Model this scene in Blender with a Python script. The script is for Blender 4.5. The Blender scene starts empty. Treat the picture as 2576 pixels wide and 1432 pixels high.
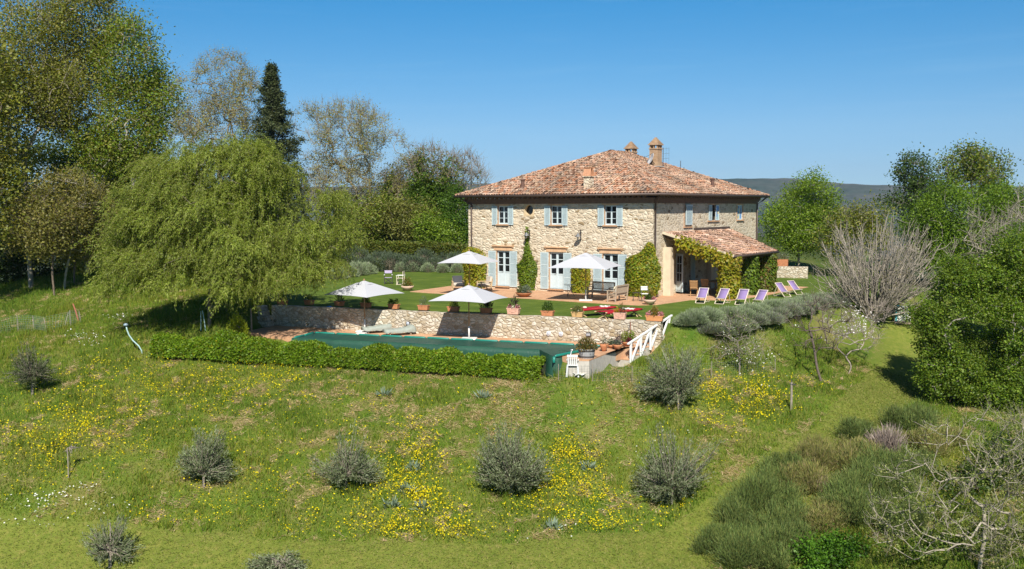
import bpy, math, random
import numpy as np
from mathutils import Vector, Matrix

# ---------------------------------------------------------------- camera, sky, sun, exposure
SC = bpy.context.scene
COL = SC.collection
CAM = np.array([26.8908, -51.1527, 5.2733])
ROT = np.array([[0.80942675, 0.5872136, -0.00291879],
                [-0.04343852, 0.06483191, 0.99695031],
                [-0.58561201, 0.80683146, -0.07798437]])      # rows: right, up, forward
FPX, CX, CY = 2450.0, 1288.0, 716.0                            # focal length in a 2576 px wide frame
cam_data = bpy.data.cameras.new("camera")
cam_data.sensor_width = 36.0
cam_data.lens = 36.0 * FPX / 2576.0
cam_data.clip_start = 0.5
cam_data.clip_end = 12000.0
cam = bpy.data.objects.new("camera", cam_data)
COL.objects.link(cam)
cam.matrix_world = Matrix([[ROT[0][i], ROT[1][i], -ROT[2][i], CAM[i]] for i in range(3)] + [[0, 0, 0, 1]])
SC.camera = cam

SUN_EL, SUN_AZ = math.radians(43), math.radians(143)           # azimuth clockwise from +Y
world = bpy.data.worlds.new("World")
SC.world = world
world.use_nodes = True
wn = world.node_tree
sky = wn.nodes.new("ShaderNodeTexSky")
sky.sky_type = 'NISHITA'
sky.sun_disc = False
sky.sun_elevation = SUN_EL
sky.sun_rotation = SUN_AZ
sky.altitude = 300.0
sky.air_density = 0.7
sky.dust_density = 0.0
sky.ozone_density = 6.0
# the photograph's sky is deeper higher in the frame and flatter towards the horizon than the clear-sky model
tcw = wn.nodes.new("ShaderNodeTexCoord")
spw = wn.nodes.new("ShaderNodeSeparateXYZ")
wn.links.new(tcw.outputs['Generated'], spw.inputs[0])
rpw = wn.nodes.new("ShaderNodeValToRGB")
stops = [(0.0, (.46, .58, .70)), (.04, (.57, .66, .71)), (.08, (.66, .79, .78)), (.132, (.53, .86, .87)), (.20, (.31, .90, .98)), (.55, (.36, .66, .78))]  # last stop, above the framed sky, is darkened to cut fill light
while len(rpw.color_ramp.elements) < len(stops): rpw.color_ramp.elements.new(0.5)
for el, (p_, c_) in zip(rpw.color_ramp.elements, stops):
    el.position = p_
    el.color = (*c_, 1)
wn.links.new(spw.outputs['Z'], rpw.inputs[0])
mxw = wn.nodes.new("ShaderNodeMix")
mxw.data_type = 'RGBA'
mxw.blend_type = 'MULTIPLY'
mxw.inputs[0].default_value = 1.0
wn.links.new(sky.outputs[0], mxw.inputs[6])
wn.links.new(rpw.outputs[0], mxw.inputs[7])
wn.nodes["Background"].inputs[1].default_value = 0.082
# thin veils of high cloud
mpw = wn.nodes.new("ShaderNodeMapping")
mpw.inputs['Scale'].default_value = (2.2, 2.2, 34.0)
mpw.inputs['Rotation'].default_value = (0.03, -0.05, 0.0)
wn.links.new(tcw.outputs['Generated'], mpw.inputs[0])
nzw = wn.nodes.new("ShaderNodeTexNoise")
nzw.inputs['Scale'].default_value = 1.6
nzw.inputs['Detail'].default_value = 6
nzw.inputs['Roughness'].default_value = 0.62
nzw.inputs['Distortion'].default_value = 0.8
wn.links.new(mpw.outputs[0], nzw.inputs['Vector'])
mrw = wn.nodes.new("ShaderNodeMapRange")
mrw.inputs[1].default_value, mrw.inputs[2].default_value = 0.52, 0.78
mrw.inputs[3].default_value, mrw.inputs[4].default_value = 0.0, 0.05
wn.links.new(nzw.outputs['Fac'], mrw.inputs[0])
mxc = wn.nodes.new("ShaderNodeMix")
mxc.data_type = 'RGBA'
wn.links.new(mrw.outputs[0], mxc.inputs[0])
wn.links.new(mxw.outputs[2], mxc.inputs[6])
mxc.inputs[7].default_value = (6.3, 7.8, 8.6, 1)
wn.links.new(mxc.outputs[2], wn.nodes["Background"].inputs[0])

sun_data = bpy.data.lights.new("sun", 'SUN')
sun_data.energy = 5.0
sun_data.angle = math.radians(0.55)
sun_data.color = (1.0, 0.94, 0.84)
sun = bpy.data.objects.new("sun", sun_data)
COL.objects.link(sun)
sun_dir = Vector((math.sin(SUN_AZ) * math.cos(SUN_EL), math.cos(SUN_AZ) * math.cos(SUN_EL), math.sin(SUN_EL)))
sun.rotation_euler = sun_dir.to_track_quat('Z', 'Y').to_euler()

SC.view_settings.view_transform = 'Standard'
SC.view_settings.look = 'None'
SC.view_settings.exposure = 0.58
SC.view_settings.gamma = 1.0
SC.view_settings.use_curve_mapping = False
SC.render.engine = 'CYCLES'
SC.cycles.max_bounces = 6
SC.cycles.diffuse_bounces = 3
SC.cycles.transmission_bounces = 4
SC.cycles.transparent_max_bounces = 8
SC.cycles.use_denoising = True
SC.cycles.denoiser = 'OPENIMAGEDENOISE'
SC.cycles.denoising_prefilter = 'ACCURATE'

RNG = np.random.default_rng(7)


# ---------------------------------------------------------------- helpers
def sc(ob, label=None, cat=None, group=None, kind=None):
    if label: ob['label'] = label
    if cat: ob['category'] = cat
    if group: ob['group'] = group
    if kind: ob['kind'] = kind
    return ob


def thing(name, label, cat, loc=(0, 0, 0), rz=0.0, group=None):
    o = bpy.data.objects.new(name, None)
    o.empty_display_size = 0.2
    COL.objects.link(o)
    o.location = [float(a) for a in loc]
    o.rotation_euler = (0, 0, rz)
    return sc(o, label, cat, group)


def mesh_np(name, verts, faces, material=None, parent=None, cols=None, smooth=False):
    """faces: (M,3) or (M,4) integer array."""
    verts = np.ascontiguousarray(verts, dtype=np.float32)
    faces = np.ascontiguousarray(faces, dtype=np.int32)
    me = bpy.data.meshes.new(name)
    me.vertices.add(len(verts))
    me.vertices.foreach_set('co', verts.ravel())
    m, k = faces.shape
    me.loops.add(m * k)
    me.loops.foreach_set('vertex_index', faces.ravel())
    me.polygons.add(m)
    me.polygons.foreach_set('loop_start', np.arange(0, m * k, k, dtype=np.int32))
    me.polygons.foreach_set('loop_total', np.full(m, k, dtype=np.int32))
    if smooth:
        me.polygons.foreach_set('use_smooth', np.ones(m, dtype=bool))
    if cols is not None:
        at = me.attributes.new('Col', 'FLOAT_COLOR', 'POINT')
        c4 = np.ones((len(verts), 4), dtype=np.float32)
        c4[:, :3] = cols
        at.data.foreach_set('color', c4.ravel())
    me.update(calc_edges=True)
    if material: me.materials.append(material)
    ob = bpy.data.objects.new(name, me)
    COL.objects.link(ob)
    if parent: ob.parent = parent
    return ob


def copy_tree(o, parent=None):
    c = o.copy()
    COL.objects.link(c)
    if parent: c.parent = parent
    for ch in list(o.children):
        copy_tree(ch, c)
    return c


def rotz(a):
    c, s = math.cos(a), math.sin(a)
    return np.array([[c, -s, 0], [s, c, 0], [0, 0, 1.0]])


class MB:
    """collects simple solids; build() links them as one mesh object"""
    def __init__(s):
        s.v, s.f, s.n = [], [], 0

    def add(s, v, f):
        s.v += [tuple(map(float, p)) for p in v]
        s.f += [tuple(i + s.n for i in q) for q in f]
        s.n = len(s.v)

    def box(s, c, size, rz=0.0, top=1.0):
        hx, hy, hz = size[0] / 2, size[1] / 2, size[2] / 2
        P = np.array([[-hx, -hy, -hz], [hx, -hy, -hz], [hx, hy, -hz], [-hx, hy, -hz],
                      [-hx * top, -hy * top, hz], [hx * top, -hy * top, hz], [hx * top, hy * top, hz], [-hx * top, hy * top, hz]])
        P = P @ rotz(rz).T + np.array(c)
        s.add(P, [(0, 3, 2, 1), (4, 5, 6, 7), (0, 1, 5, 4), (1, 2, 6, 5), (2, 3, 7, 6), (3, 0, 4, 7)])

    def bar(s, a, b, w, h=None, up=(0, 0, 1)):
        a, b = np.array(a, float), np.array(b, float)
        h = w if h is None else h
        d = b - a
        d = d / np.linalg.norm(d)
        r = np.cross(d, np.array(up, float))
        if np.linalg.norm(r) < 1e-3: r = np.cross(d, np.array([1.0, 0, 0]))
        r /= np.linalg.norm(r)
        u = np.cross(r, d)
        P = [p + r * (i * w / 2) + u * (j * h / 2) for p in (a, b) for i, j in ((-1, -1), (1, -1), (1, 1), (-1, 1))]
        s.add(P, [(0, 1, 2, 3), (7, 6, 5, 4), (0, 4, 5, 1), (1, 5, 6, 2), (2, 6, 7, 3), (3, 7, 4, 0)])

    def tube(s, pts, r, n=8):
        pts = np.array(pts, float)
        rs = np.full(len(pts), r, float) if np.isscalar(r) else np.array(r, float)
        V_, F_ = [], []
        for i, p in enumerate(pts):
            d = pts[min(i + 1, len(pts) - 1)] - pts[max(i - 1, 0)]
            d /= np.linalg.norm(d) + 1e-9
            a = np.cross(d, [0, 0, 1.0] if abs(d[2]) < 0.9 else [1.0, 0, 0])
            a /= np.linalg.norm(a)
            b = np.cross(d, a)
            for k in range(n):
                t = 2 * math.pi * k / n
                V_.append(p + rs[i] * (a * math.cos(t) + b * math.sin(t)))
        for i in range(len(pts) - 1):
            for k in range(n):
                k2 = (k + 1) % n
                F_.append((i * n + k, (i + 1) * n + k, (i + 1) * n + k2, i * n + k2))
        F_.append(tuple(range(n)))
        F_.append(tuple(range((len(pts) - 1) * n, len(pts) * n))[::-1])
        s.add(V_, F_)

    def lathe(s, prof, c=(0, 0, 0), n=24, sx=1.0, sy=1.0):
        V_, F_ = [], []
        for r, z in prof:
            for k in range(n):
                t = 2 * math.pi * k / n
                V_.append((c[0] + sx * r * math.cos(t), c[1] + sy * r * math.sin(t), c[2] + z))
        for i in range(len(prof) - 1):
            for k in range(n):
                k2 = (k + 1) % n
                F_.append((i * n + k, i * n + k2, (i + 1) * n + k2, (i + 1) * n + k))
        F_.append(tuple(range(n))[::-1])
        F_.append(tuple(range((len(prof) - 1) * n, len(prof) * n)))
        s.add(V_, F_)

    def prism(s, poly, z0, z1):
        n = len(poly)
        P = [(x, y, z0) for x, y in poly] + [(x, y, z1) for x, y in poly]
        F_ = [tuple(range(n))[::-1], tuple(range(n, 2 * n))]
        F_ += [(i, (i + 1) % n, n + (i + 1) % n, n + i) for i in range(n)]
        s.add(P, F_)

    def build(s, name, material, parent=None, smooth=False, bevel=0.0):
        me = bpy.data.meshes.new(name)
        me.from_pydata(s.v, [], s.f)
        if smooth:
            me.polygons.foreach_set('use_smooth', np.ones(len(me.polygons), dtype=bool))
        me.update()
        if material: me.materials.append(material)
        ob = bpy.data.objects.new(name, me)
        COL.objects.link(ob)
        if parent: ob.parent = parent
        if bevel:
            m = ob.modifiers.new('bevel', 'BEVEL')
            m.width = bevel
            m.segments = 2
            m.limit_method = 'ANGLE'
        return ob


# ---------------------------------------------------------------- materials
def new_mat(name):
    m = bpy.data.materials.new(name)
    m.use_nodes = True
    nt = m.node_tree
    return m, nt, nt.nodes["Principled BSDF"]


def nd(nt, typ, **kw):
    n = nt.nodes.new(typ)
    for k, v in kw.items():
        if k.startswith('i_'): n.inputs[int(k[2:])].default_value = v
        else: setattr(n, k, v)
    return n


def ramp(nt, fac, stops, interp='LINEAR'):
    r = nt.nodes.new("ShaderNodeValToRGB")
    r.color_ramp.interpolation = interp
    e = r.color_ramp.elements
    while len(e) < len(stops): e.new(0.5)
    for el, (p, c) in zip(e, stops):
        el.position = p
        el.color = (c[0], c[1], c[2], 1)
    nt.links.new(fac, r.inputs[0])
    return r.outputs[0]


def mixc(nt, fac, a, b, mode='MIX'):
    m = nt.nodes.new("ShaderNodeMix")
    m.data_type = 'RGBA'
    m.blend_type = mode
    for sock, val in ((m.inputs[0], fac), (m.inputs[6], a), (m.inputs[7], b)):
        if isinstance(val, bpy.types.NodeSocket): nt.links.new(val, sock)
        elif isinstance(val, (tuple, list)): sock.default_value = (val[0], val[1], val[2], 1)
        else: sock.default_value = val
    return m.outputs[2]


def noise(nt, scale, detail=4, rough=0.6, vec=None, dist=0.0):
    n = nd(nt, "ShaderNodeTexNoise")
    n.inputs['Scale'].default_value = scale
    n.inputs['Detail'].default_value = detail
    n.inputs['Roughness'].default_value = rough
    n.inputs['Distortion'].default_value = dist
    if vec is None:
        vec = nd(nt, "ShaderNodeTexCoord").outputs['Object']
    nt.links.new(vec, n.inputs['Vector'])
    return n.outputs['Fac']


def bump(nt, b, h, strength=0.5, dist=0.02):
    bp = nd(nt, "ShaderNodeBump")
    bp.inputs['Strength'].default_value = strength
    bp.inputs['Distance'].default_value = dist
    nt.links.new(h, bp.inputs['Height'])
    nt.links.new(bp.outputs[0], b.inputs['Normal'])


def mat(name, col, rough=0.6, var=0.12, scale=6.0, metal=0.0, spec=None, bmp=0.0):
    """plain paint-like material with a soft uneven tint"""
    m, nt, b = new_mat(name)
    f = noise(nt, scale, 5)
    lo = tuple(c * (1 - var) for c in col)
    hi = tuple(min(1, c * (1 + var)) for c in col)
    nt.links.new(ramp(nt, f, [(0.3, lo), (0.7, hi)]), b.inputs['Base Color'])
    b.inputs['Roughness'].default_value = rough
    b.inputs['Metallic'].default_value = metal
    if spec is not None: b.inputs['Specular IOR Level'].default_value = spec
    if bmp: bump(nt, b, f, bmp, 0.01)
    return m


def attr_mat(name, rough=0.6, trans=0.0, spec=0.3, tint=None, nscale=0.0):
    """colour from the mesh's Col attribute; trans = share of light let through (leaves, cloth)"""
    m, nt, b = new_mat(name)
    a = nd(nt, "ShaderNodeAttribute", attribute_name='Col')
    c = a.outputs['Color']
    if nscale:
        c = mixc(nt, 1.0, c, ramp(nt, noise(nt, nscale, 5), [(0.3, (0.7, 0.7, 0.7)), (0.7, (1.2, 1.2, 1.2))]), 'MULTIPLY')
    nt.links.new(c, b.inputs['Base Color'])
    b.inputs['Roughness'].default_value = rough
    b.inputs['Specular IOR Level'].default_value = spec
    if trans:
        t = nd(nt, "ShaderNodeBsdfTranslucent")
        tc = mixc(nt, 1.0, c, tint or (1.3, 1.25, 0.5), 'MULTIPLY')
        nt.links.new(tc, t.inputs['Color'])
        mx = nd(nt, "ShaderNodeMixShader")
        mx.inputs[0].default_value = trans
        out = nt.nodes["Material Output"]
        nt.links.new(b.outputs[0], mx.inputs[1])
        nt.links.new(t.outputs[0], mx.inputs[2])
        nt.links.new(mx.outputs[0], out.inputs['Surface'])
    return m


def stone_mat(name, stones, mortar, sx=2.6, sz=5.0, edge=0.09, bstr=0.7):
    """irregular coursed rubble: stretched Voronoi cells with mortar joints"""
    m, nt, b = new_mat(name)
    co = nd(nt, "ShaderNodeTexCoord").outputs['Object']
    dn = nd(nt, "ShaderNodeTexNoise")
    dn.inputs['Scale'].default_value = 1.7
    dn.inputs['Detail'].default_value = 3
    nt.links.new(co, dn.inputs['Vector'])
    sub = nd(nt, "ShaderNodeVectorMath", operation='SUBTRACT', i_1=(0.5, 0.5, 0.5))
    nt.links.new(dn.outputs['Color'], sub.inputs[0])
    scl = nd(nt, "ShaderNodeVectorMath", operation='MULTIPLY', i_1=(0.28, 0.28, 0.20))
    nt.links.new(sub.outputs[0], scl.inputs[0])
    ad = nd(nt, "ShaderNodeVectorMath", operation='ADD')
    nt.links.new(co, ad.inputs[0])
    nt.links.new(scl.outputs[0], ad.inputs[1])
    mp = nd(nt, "ShaderNodeVectorMath", operation='MULTIPLY', i_1=(sx, sx, sz))
    nt.links.new(ad.outputs[0], mp.inputs[0])
    v1 = nd(nt, "ShaderNodeTexVoronoi", feature='F1')
    v2 = nd(nt, "ShaderNodeTexVoronoi", feature='DISTANCE_TO_EDGE')
    for v in (v1, v2):
        v.inputs['Scale'].default_value = 1.0
        v.inputs['Randomness'].default_value = 0.9
        nt.links.new(mp.outputs[0], v.inputs['Vector'])
    sepc = nd(nt, "ShaderNodeSeparateColor")
    nt.links.new(v1.outputs['Color'], sepc.inputs[0])
    c = ramp(nt, sepc.outputs[0], stones, 'CONSTANT')
    fine = noise(nt, 14.0, 6, 0.65, co)
    c = mixc(nt, 1.0, c, ramp(nt, fine, [(0.25, (0.78, 0.76, 0.74)), (0.75, (1.16, 1.15, 1.12))]), 'MULTIPLY')
    big = noise(nt, 0.5, 4, 0.6, co)
    c = mixc(nt, 1.0, c, ramp(nt, big, [(0.3, (0.88, 0.87, 0.86)), (0.7, (1.08, 1.07, 1.05))]), 'MULTIPLY')
    ef = ramp(nt, v2.outputs['Distance'], [(edge * 0.35, (0, 0, 0)), (edge, (1, 1, 1))])
    c = mixc(nt, ef, mortar, c)
    nt.links.new(c, b.inputs['Base Color'])
    b.inputs['Roughness'].default_value = 0.9
    b.inputs['Specular IOR Level'].default_value = 0.15
    hgt = mixc(nt, 0.25, ramp(nt, v2.outputs['Distance'], [(0.0, (0, 0, 0)), (0.22, (1, 1, 1))]), fine)
    bump(nt, b, hgt, bstr, 0.05)
    return m


def brick_mat(name, c1, c2, mortar, scale=1.0, bw=0.25, rh=0.07, vec=None):
    m, nt, b = new_mat(name)
    co = nd(nt, "ShaderNodeTexCoord").outputs['Object']
    if vec:                                   # which object axes run along / across the courses
        sp = nd(nt, "ShaderNodeSeparateXYZ")
        nt.links.new(co, sp.inputs[0])
        cb = nd(nt, "ShaderNodeCombineXYZ")
        for i, ax in enumerate(vec):
            if len(ax) == 1: nt.links.new(sp.outputs['XYZ'.index(ax)], cb.inputs[i])
            else:
                s_ = nd(nt, "ShaderNodeMath", operation='ADD')
                nt.links.new(sp.outputs['XYZ'.index(ax[0])], s_.inputs[0])
                nt.links.new(sp.outputs['XYZ'.index(ax[1])], s_.inputs[1])
                nt.links.new(s_.outputs[0], cb.inputs[i])
        co = cb.outputs[0]
    t = nd(nt, "ShaderNodeTexBrick")
    t.inputs['Color1'].default_value = (*c1, 1)
    t.inputs['Color2'].default_value = (*c2, 1)
    t.inputs['Mortar'].default_value = (*mortar, 1)
    t.inputs['Scale'].default_value = scale
    t.inputs['Mortar Size'].default_value = 0.008
    t.inputs['Brick Width'].default_value = bw
    t.inputs['Row Height'].default_value = rh
    nt.links.new(co, t.inputs['Vector'])
    f = noise(nt, 2.2, 5)
    c = mixc(nt, 1.0, t.outputs['Color'], ramp(nt, f, [(0.3, (0.8, 0.79, 0.78)), (0.7, (1.12, 1.12, 1.1))]), 'MULTIPLY')
    nt.links.new(c, b.inputs['Base Color'])
    b.inputs['Roughness'].default_value = 0.88
    b.inputs['Specular IOR Level'].default_value = 0.2
    bump(nt, b, t.outputs['Fac'], -0.3, 0.01)
    return m

# ---------------------------------------------------------------- terrain: heights known along lines of sight, smooth surface through them
def ray(u, v):
    u = np.asarray(u, float); v = np.asarray(v, float)
    return ((u - CX) / FPX)[..., None] * ROT[0] - ((v - CY) / FPX)[..., None] * ROT[1] + ROT[2]


def at(u, v, d):
    """point d metres along the view axis in the direction of (u, v)"""
    return CAM + ray(u, v) * d


def onplane(u, v, axis, val):
    r = ray(u, v)
    return CAM + r * ((val - CAM[axis]) / r[..., axis])[..., None]


SIGHT = [(400, 905, 47), (640, 918, 46), (900, 928, 44.7), (1150, 945, 43.5), (1380, 957, 42.5), (250, 890, 47),
         (513, 1228, 35.8), (870, 1232, 35.5), (1285, 1250, 35.2), (1690, 1270, 35.3), (1000, 1090, 39.0), (1450, 1100, 38.6), (600, 1060, 40),
         (275, 1425, 32.2), (700, 1425, 31.6), (1285, 1425, 31.2), (1750, 1410, 32.6), (60, 1390, 33.5), (1000, 1330, 33.3), (1500, 1350, 33.0),
         (1990, 1032, 41), (2070, 960, 45), (2135, 940, 46.5), (1858, 935, 44.5), (2265, 812, 54), (2300, 880, 52), (1760, 890, 45.5),
         (1950, 815, 50.5), (2150, 1000, 42.5), (1900, 1180, 37), (2250, 1060, 40), (2450, 1050, 42), (2560, 900, 50), (2400, 1200, 35), (2520, 1430, 28),
         (2100, 1430, 31), (80, 998, 42), (172, 1203, 36), (358, 890, 46.8), (190, 808, 53), (30, 832, 53), (150, 725, 63), (525, 823, 49),
         (400, 800, 52), (60, 900, 47), (60, 1150, 37.5), (300, 760, 58), (30, 700, 70), (250, 1000, 42),
         (1605, 908, 43.4), (1500, 930, 42), (1440, 934, 40.7), (1487, 930, 40.9), (1415, 942, 41.2), (1462, 956, 40.2), (1560, 925, 42.5), (1700, 868, 45.2), (1850, 845, 47.5),
         (2100, 770, 57), (2180, 800, 58), (2400, 790, 66), (2560, 760, 75), (1690, 1010, 41.0), (1560, 1010, 40.6)]
WORLD_PTS = [(-29, 24, 0.9), (-22, 27, 0.9), (-14, 31, 0.9), (-6, 34, 0.8), (-40, 20, 0.8), (-38, 30, 2.0), (-28, 36, 2.4), (-15, 42, 2.2),
             (-50, 10, 1.0), (-60, 30, 3.0), (-45, 45, 4.0), (-20, 60, 3), (0, 50, -1), (14, 28, -0.3), (24, 22, -1.2), (20, 40, -3), (40, 30, -4),
             (45, 10, -4.5), (40, -10, -5.0), (60, 0, -8), (45, -30, -9), (30, -45, -10.5), (10, -50, -10), (-10, -50, -9.5), (-35, -45, -9), (-50, -25, -5),
             (26, -51, -11.5), (-60, -45, -10), (60, -50, -14), (-60, 0, 0), (70, 60, -12), (-80, 60, 5), (0, 85, -6), (0, -80, -14)]
LAWN = np.array([(6.1, -10.5), (7.2, -9.6), (8.2, -6.0), (9.6, -0.8), (11.2, 5), (12, 16), (6, 24), (-13, 24), (-24, 17), (-31, 8), (-24, -6), (-18, -13.2), (-14.7, -15.35)])
POOLP = np.array([(6.05, -10.72), (5.7, -12.6), (5.3, -14.5), (5.1, -16.6), (4.2, -16.5), (2.9, -15.45), (-9.4, -19.15), (-13.6, -19.5), (-15.0, -15.6)])


def sdist(poly, x, y):
    """signed distance to a polygon, negative inside"""
    p = np.stack([x, y], -1)
    best = np.full(x.shape, 1e18)
    inside = np.zeros(x.shape, bool)
    n = len(poly)
    for i in range(n):
        a, b = poly[i], poly[(i + 1) % n]
        ab = b - a
        t = np.clip(((p - a) @ ab) / (ab @ ab), 0, 1)
        q = p - a - t[..., None] * ab
        best = np.minimum(best, (q ** 2).sum(-1))
        c = ((a[1] > y) != (b[1] > y)) & (x < (b[0] - a[0]) * (y - a[1]) / (b[1] - a[1] + 1e-12) + a[0])
        inside ^= c
    d = np.sqrt(best)
    return np.where(inside, -d, d)


_na, _fa = at(1587.0, 908.0, 43.4), at(1684.0, 838.0, 45.8)
_sd = np.array([-(_fa - _na)[1], (_fa - _na)[0], 0]) / np.linalg.norm((_fa - _na)[:2])
STEPS = (_na + _sd * 0.62, _fa + _sd * 0.62)


def smooth(e0, e1, x):
    t = np.clip((x - e0) / (e1 - e0), 0, 1)
    return t * t * (3 - 2 * t)


cp = [at(*s) for s in SIGHT] + [np.array(w, float) for w in WORLD_PTS]
gx, gy = np.meshgrid(np.arange(-32, 14, 4.0), np.arange(-16, 26, 4.0))
ins = sdist(LAWN, gx, gy) < -0.3
cp += [np.array((a, b, 0.0)) for a, b in zip(gx[ins], gy[ins])]
cp = np.array(cp)


def _phi(r2): return 0.5 * r2 * np.log(r2 + 1e-9)


_n = len(cp)
_d2 = ((cp[:, None, :2] - cp[None, :, :2]) ** 2).sum(-1) / 100.0
_A = np.zeros((_n + 3, _n + 3))
_A[:_n, :_n] = _phi(_d2) + np.eye(_n) * 0.02
_A[:_n, _n] = 1; _A[:_n, _n + 1:] = cp[:, :2] / 10
_A[_n:, :_n] = _A[:_n, _n:].T
_w = np.linalg.solve(_A, np.concatenate([cp[:, 2], np.zeros(3)]))


def wob(x, y, s, seed):
    """cheap smooth noise from a few sines"""
    r = np.random.default_rng(seed)
    o = np.zeros_like(x)
    for _ in range(6):
        a = r.uniform(0, 6.283); k = s * r.uniform(0.6, 1.7)
        o = o + np.sin(k * (x * math.cos(a) + y * math.sin(a)) + r.uniform(0, 6.283))
    return o / 6


def height(x, y):
    x = np.asarray(x, float); y = np.asarray(y, float)
    sh = x.shape
    xf, yf = x.ravel(), y.ravel()
    z = np.empty(len(xf))
    for i in range(0, len(xf), 20000):
        a, b = xf[i:i + 20000], yf[i:i + 20000]
        d2 = ((a[:, None] - cp[None, :, 0]) ** 2 + (b[:, None] - cp[None, :, 1]) ** 2) / 100.0
        z[i:i + 20000] = _phi(d2) @ _w[:_n] + _w[_n] + _w[_n + 1] * a / 10 + _w[_n + 2] * b / 10
    r = np.hypot(xf, yf + 10)
    far = -22 - 0.03 * np.clip(r - 80, 0, 700) + 3 * wob(xf, yf, 0.02, 3)
    z = z + (far - z) * smooth(62, 130, r)
    z = z + 0.10 * wob(xf, yf, 1.1, 5) * (r < 70)
    dl = sdist(LAWN, xf, yf)
    z = z * smooth(-0.2, 1.6, dl)                              # the garden terrace is level
    dp = sdist(POOLP, xf, yf)
    z = np.where(dp < 0, -1.16, z + (np.minimum(z, -1.16) - z) * (1 - smooth(0.0, 0.7, dp)) * (dl > 0.0))
    sa, sb = STEPS[0], STEPS[1]                                # trench for the garden steps
    ab = (sb - sa)[:2]
    t = ((xf - sa[0]) * ab[0] + (yf - sa[1]) * ab[1]) / (ab @ ab)
    off = np.abs((xf - sa[0]) * ab[1] - (yf - sa[1]) * ab[0]) / np.linalg.norm(ab)
    zl = sa[2] + (sb[2] - sa[2]) * np.clip(t, 0, 1) - 0.38
    z = np.where((off < 0.62) & (t > -0.25) & (t < 0.98), np.minimum(z, zl), z)
    return z.reshape(sh)


def axis_coords(lo, hi, step, far, g=1.16):
    c = list(np.arange(lo, hi + 1e-6, step))
    s, a = step, hi
    while a < far:
        s *= g; a += s; c.append(a)
    s, a = step, lo
    while a > -far:
        s *= g; a -= s; c.insert(0, a)
    return np.array(c)


GXC = axis_coords(-46, 46, 0.4, 3400)
GYC = axis_coords(-46, 46, 0.4, 3400)
_gx, _gy = np.meshgrid(GXC, GYC)
GZ = height(_gx, _gy)


def hz(x, y):
    """terrain height from the grid (bilinear)"""
    x = np.asarray(x, float); y = np.asarray(y, float)
    i = np.clip(np.searchsorted(GXC, x) - 1, 0, len(GXC) - 2)
    j = np.clip(np.searchsorted(GYC, y) - 1, 0, len(GYC) - 2)
    fx = np.clip((x - GXC[i]) / (GXC[i + 1] - GXC[i]), 0, 1)
    fy = np.clip((y - GYC[j]) / (GYC[j + 1] - GYC[j]), 0, 1)
    return (GZ[j, i] * (1 - fx) + GZ[j, i + 1] * fx) * (1 - fy) + (GZ[j + 1, i] * (1 - fx) + GZ[j + 1, i + 1] * fx) * fy


def G(u, v):
    """where the line of sight through (u, v) meets the ground"""
    r = ray(u, v)
    t = np.arange(22.0, 140.0, 0.12)
    shp = r.shape[:-1]
    r = r.reshape(-1, 3)
    out = np.empty((len(r), 3))
    for k in range(0, len(r), 500):
        q = r[k:k + 500]
        P = CAM + q[:, None, :] * t[None, :, None]
        below = P[..., 2] < hz(P[..., 0], P[..., 1])
        j = below.argmax(1)
        j[~below.any(1)] = len(t) - 1
        out[k:k + 500] = P[np.arange(len(q)), j]
    out[:, 2] = hz(out[:, 0], out[:, 1])
    return out.reshape(*shp, 3)


def project(P):
    v = (np.asarray(P, float) - CAM) @ ROT.T
    return CX + FPX * v[..., 0] / v[..., 2], CY - FPX * v[..., 1] / v[..., 2], v[..., 2]

# ---------------------------------------------------------------- ground sheet, far hills, meadow grass
def poly_dist(pts, x, y):
    best = np.full(np.shape(x), 1e9)
    p = np.stack([x, y], -1)
    for a, b in zip(pts[:-1], pts[1:]):
        ab = b - a
        t = np.clip(((p - a) @ ab) / (ab @ ab), 0, 1)
        best = np.minimum(best, np.sqrt(((p - a - t[..., None] * ab) ** 2).sum(-1)))
    return best


TRACK = G([-60, 300, 700, 1285, 1700, 1960, 2130, 2230, 2300, 2290], [1385, 1395, 1428, 1432, 1400, 1215, 1095, 985, 920, 850])[:, :2]
TRACK_W = 1.25


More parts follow.
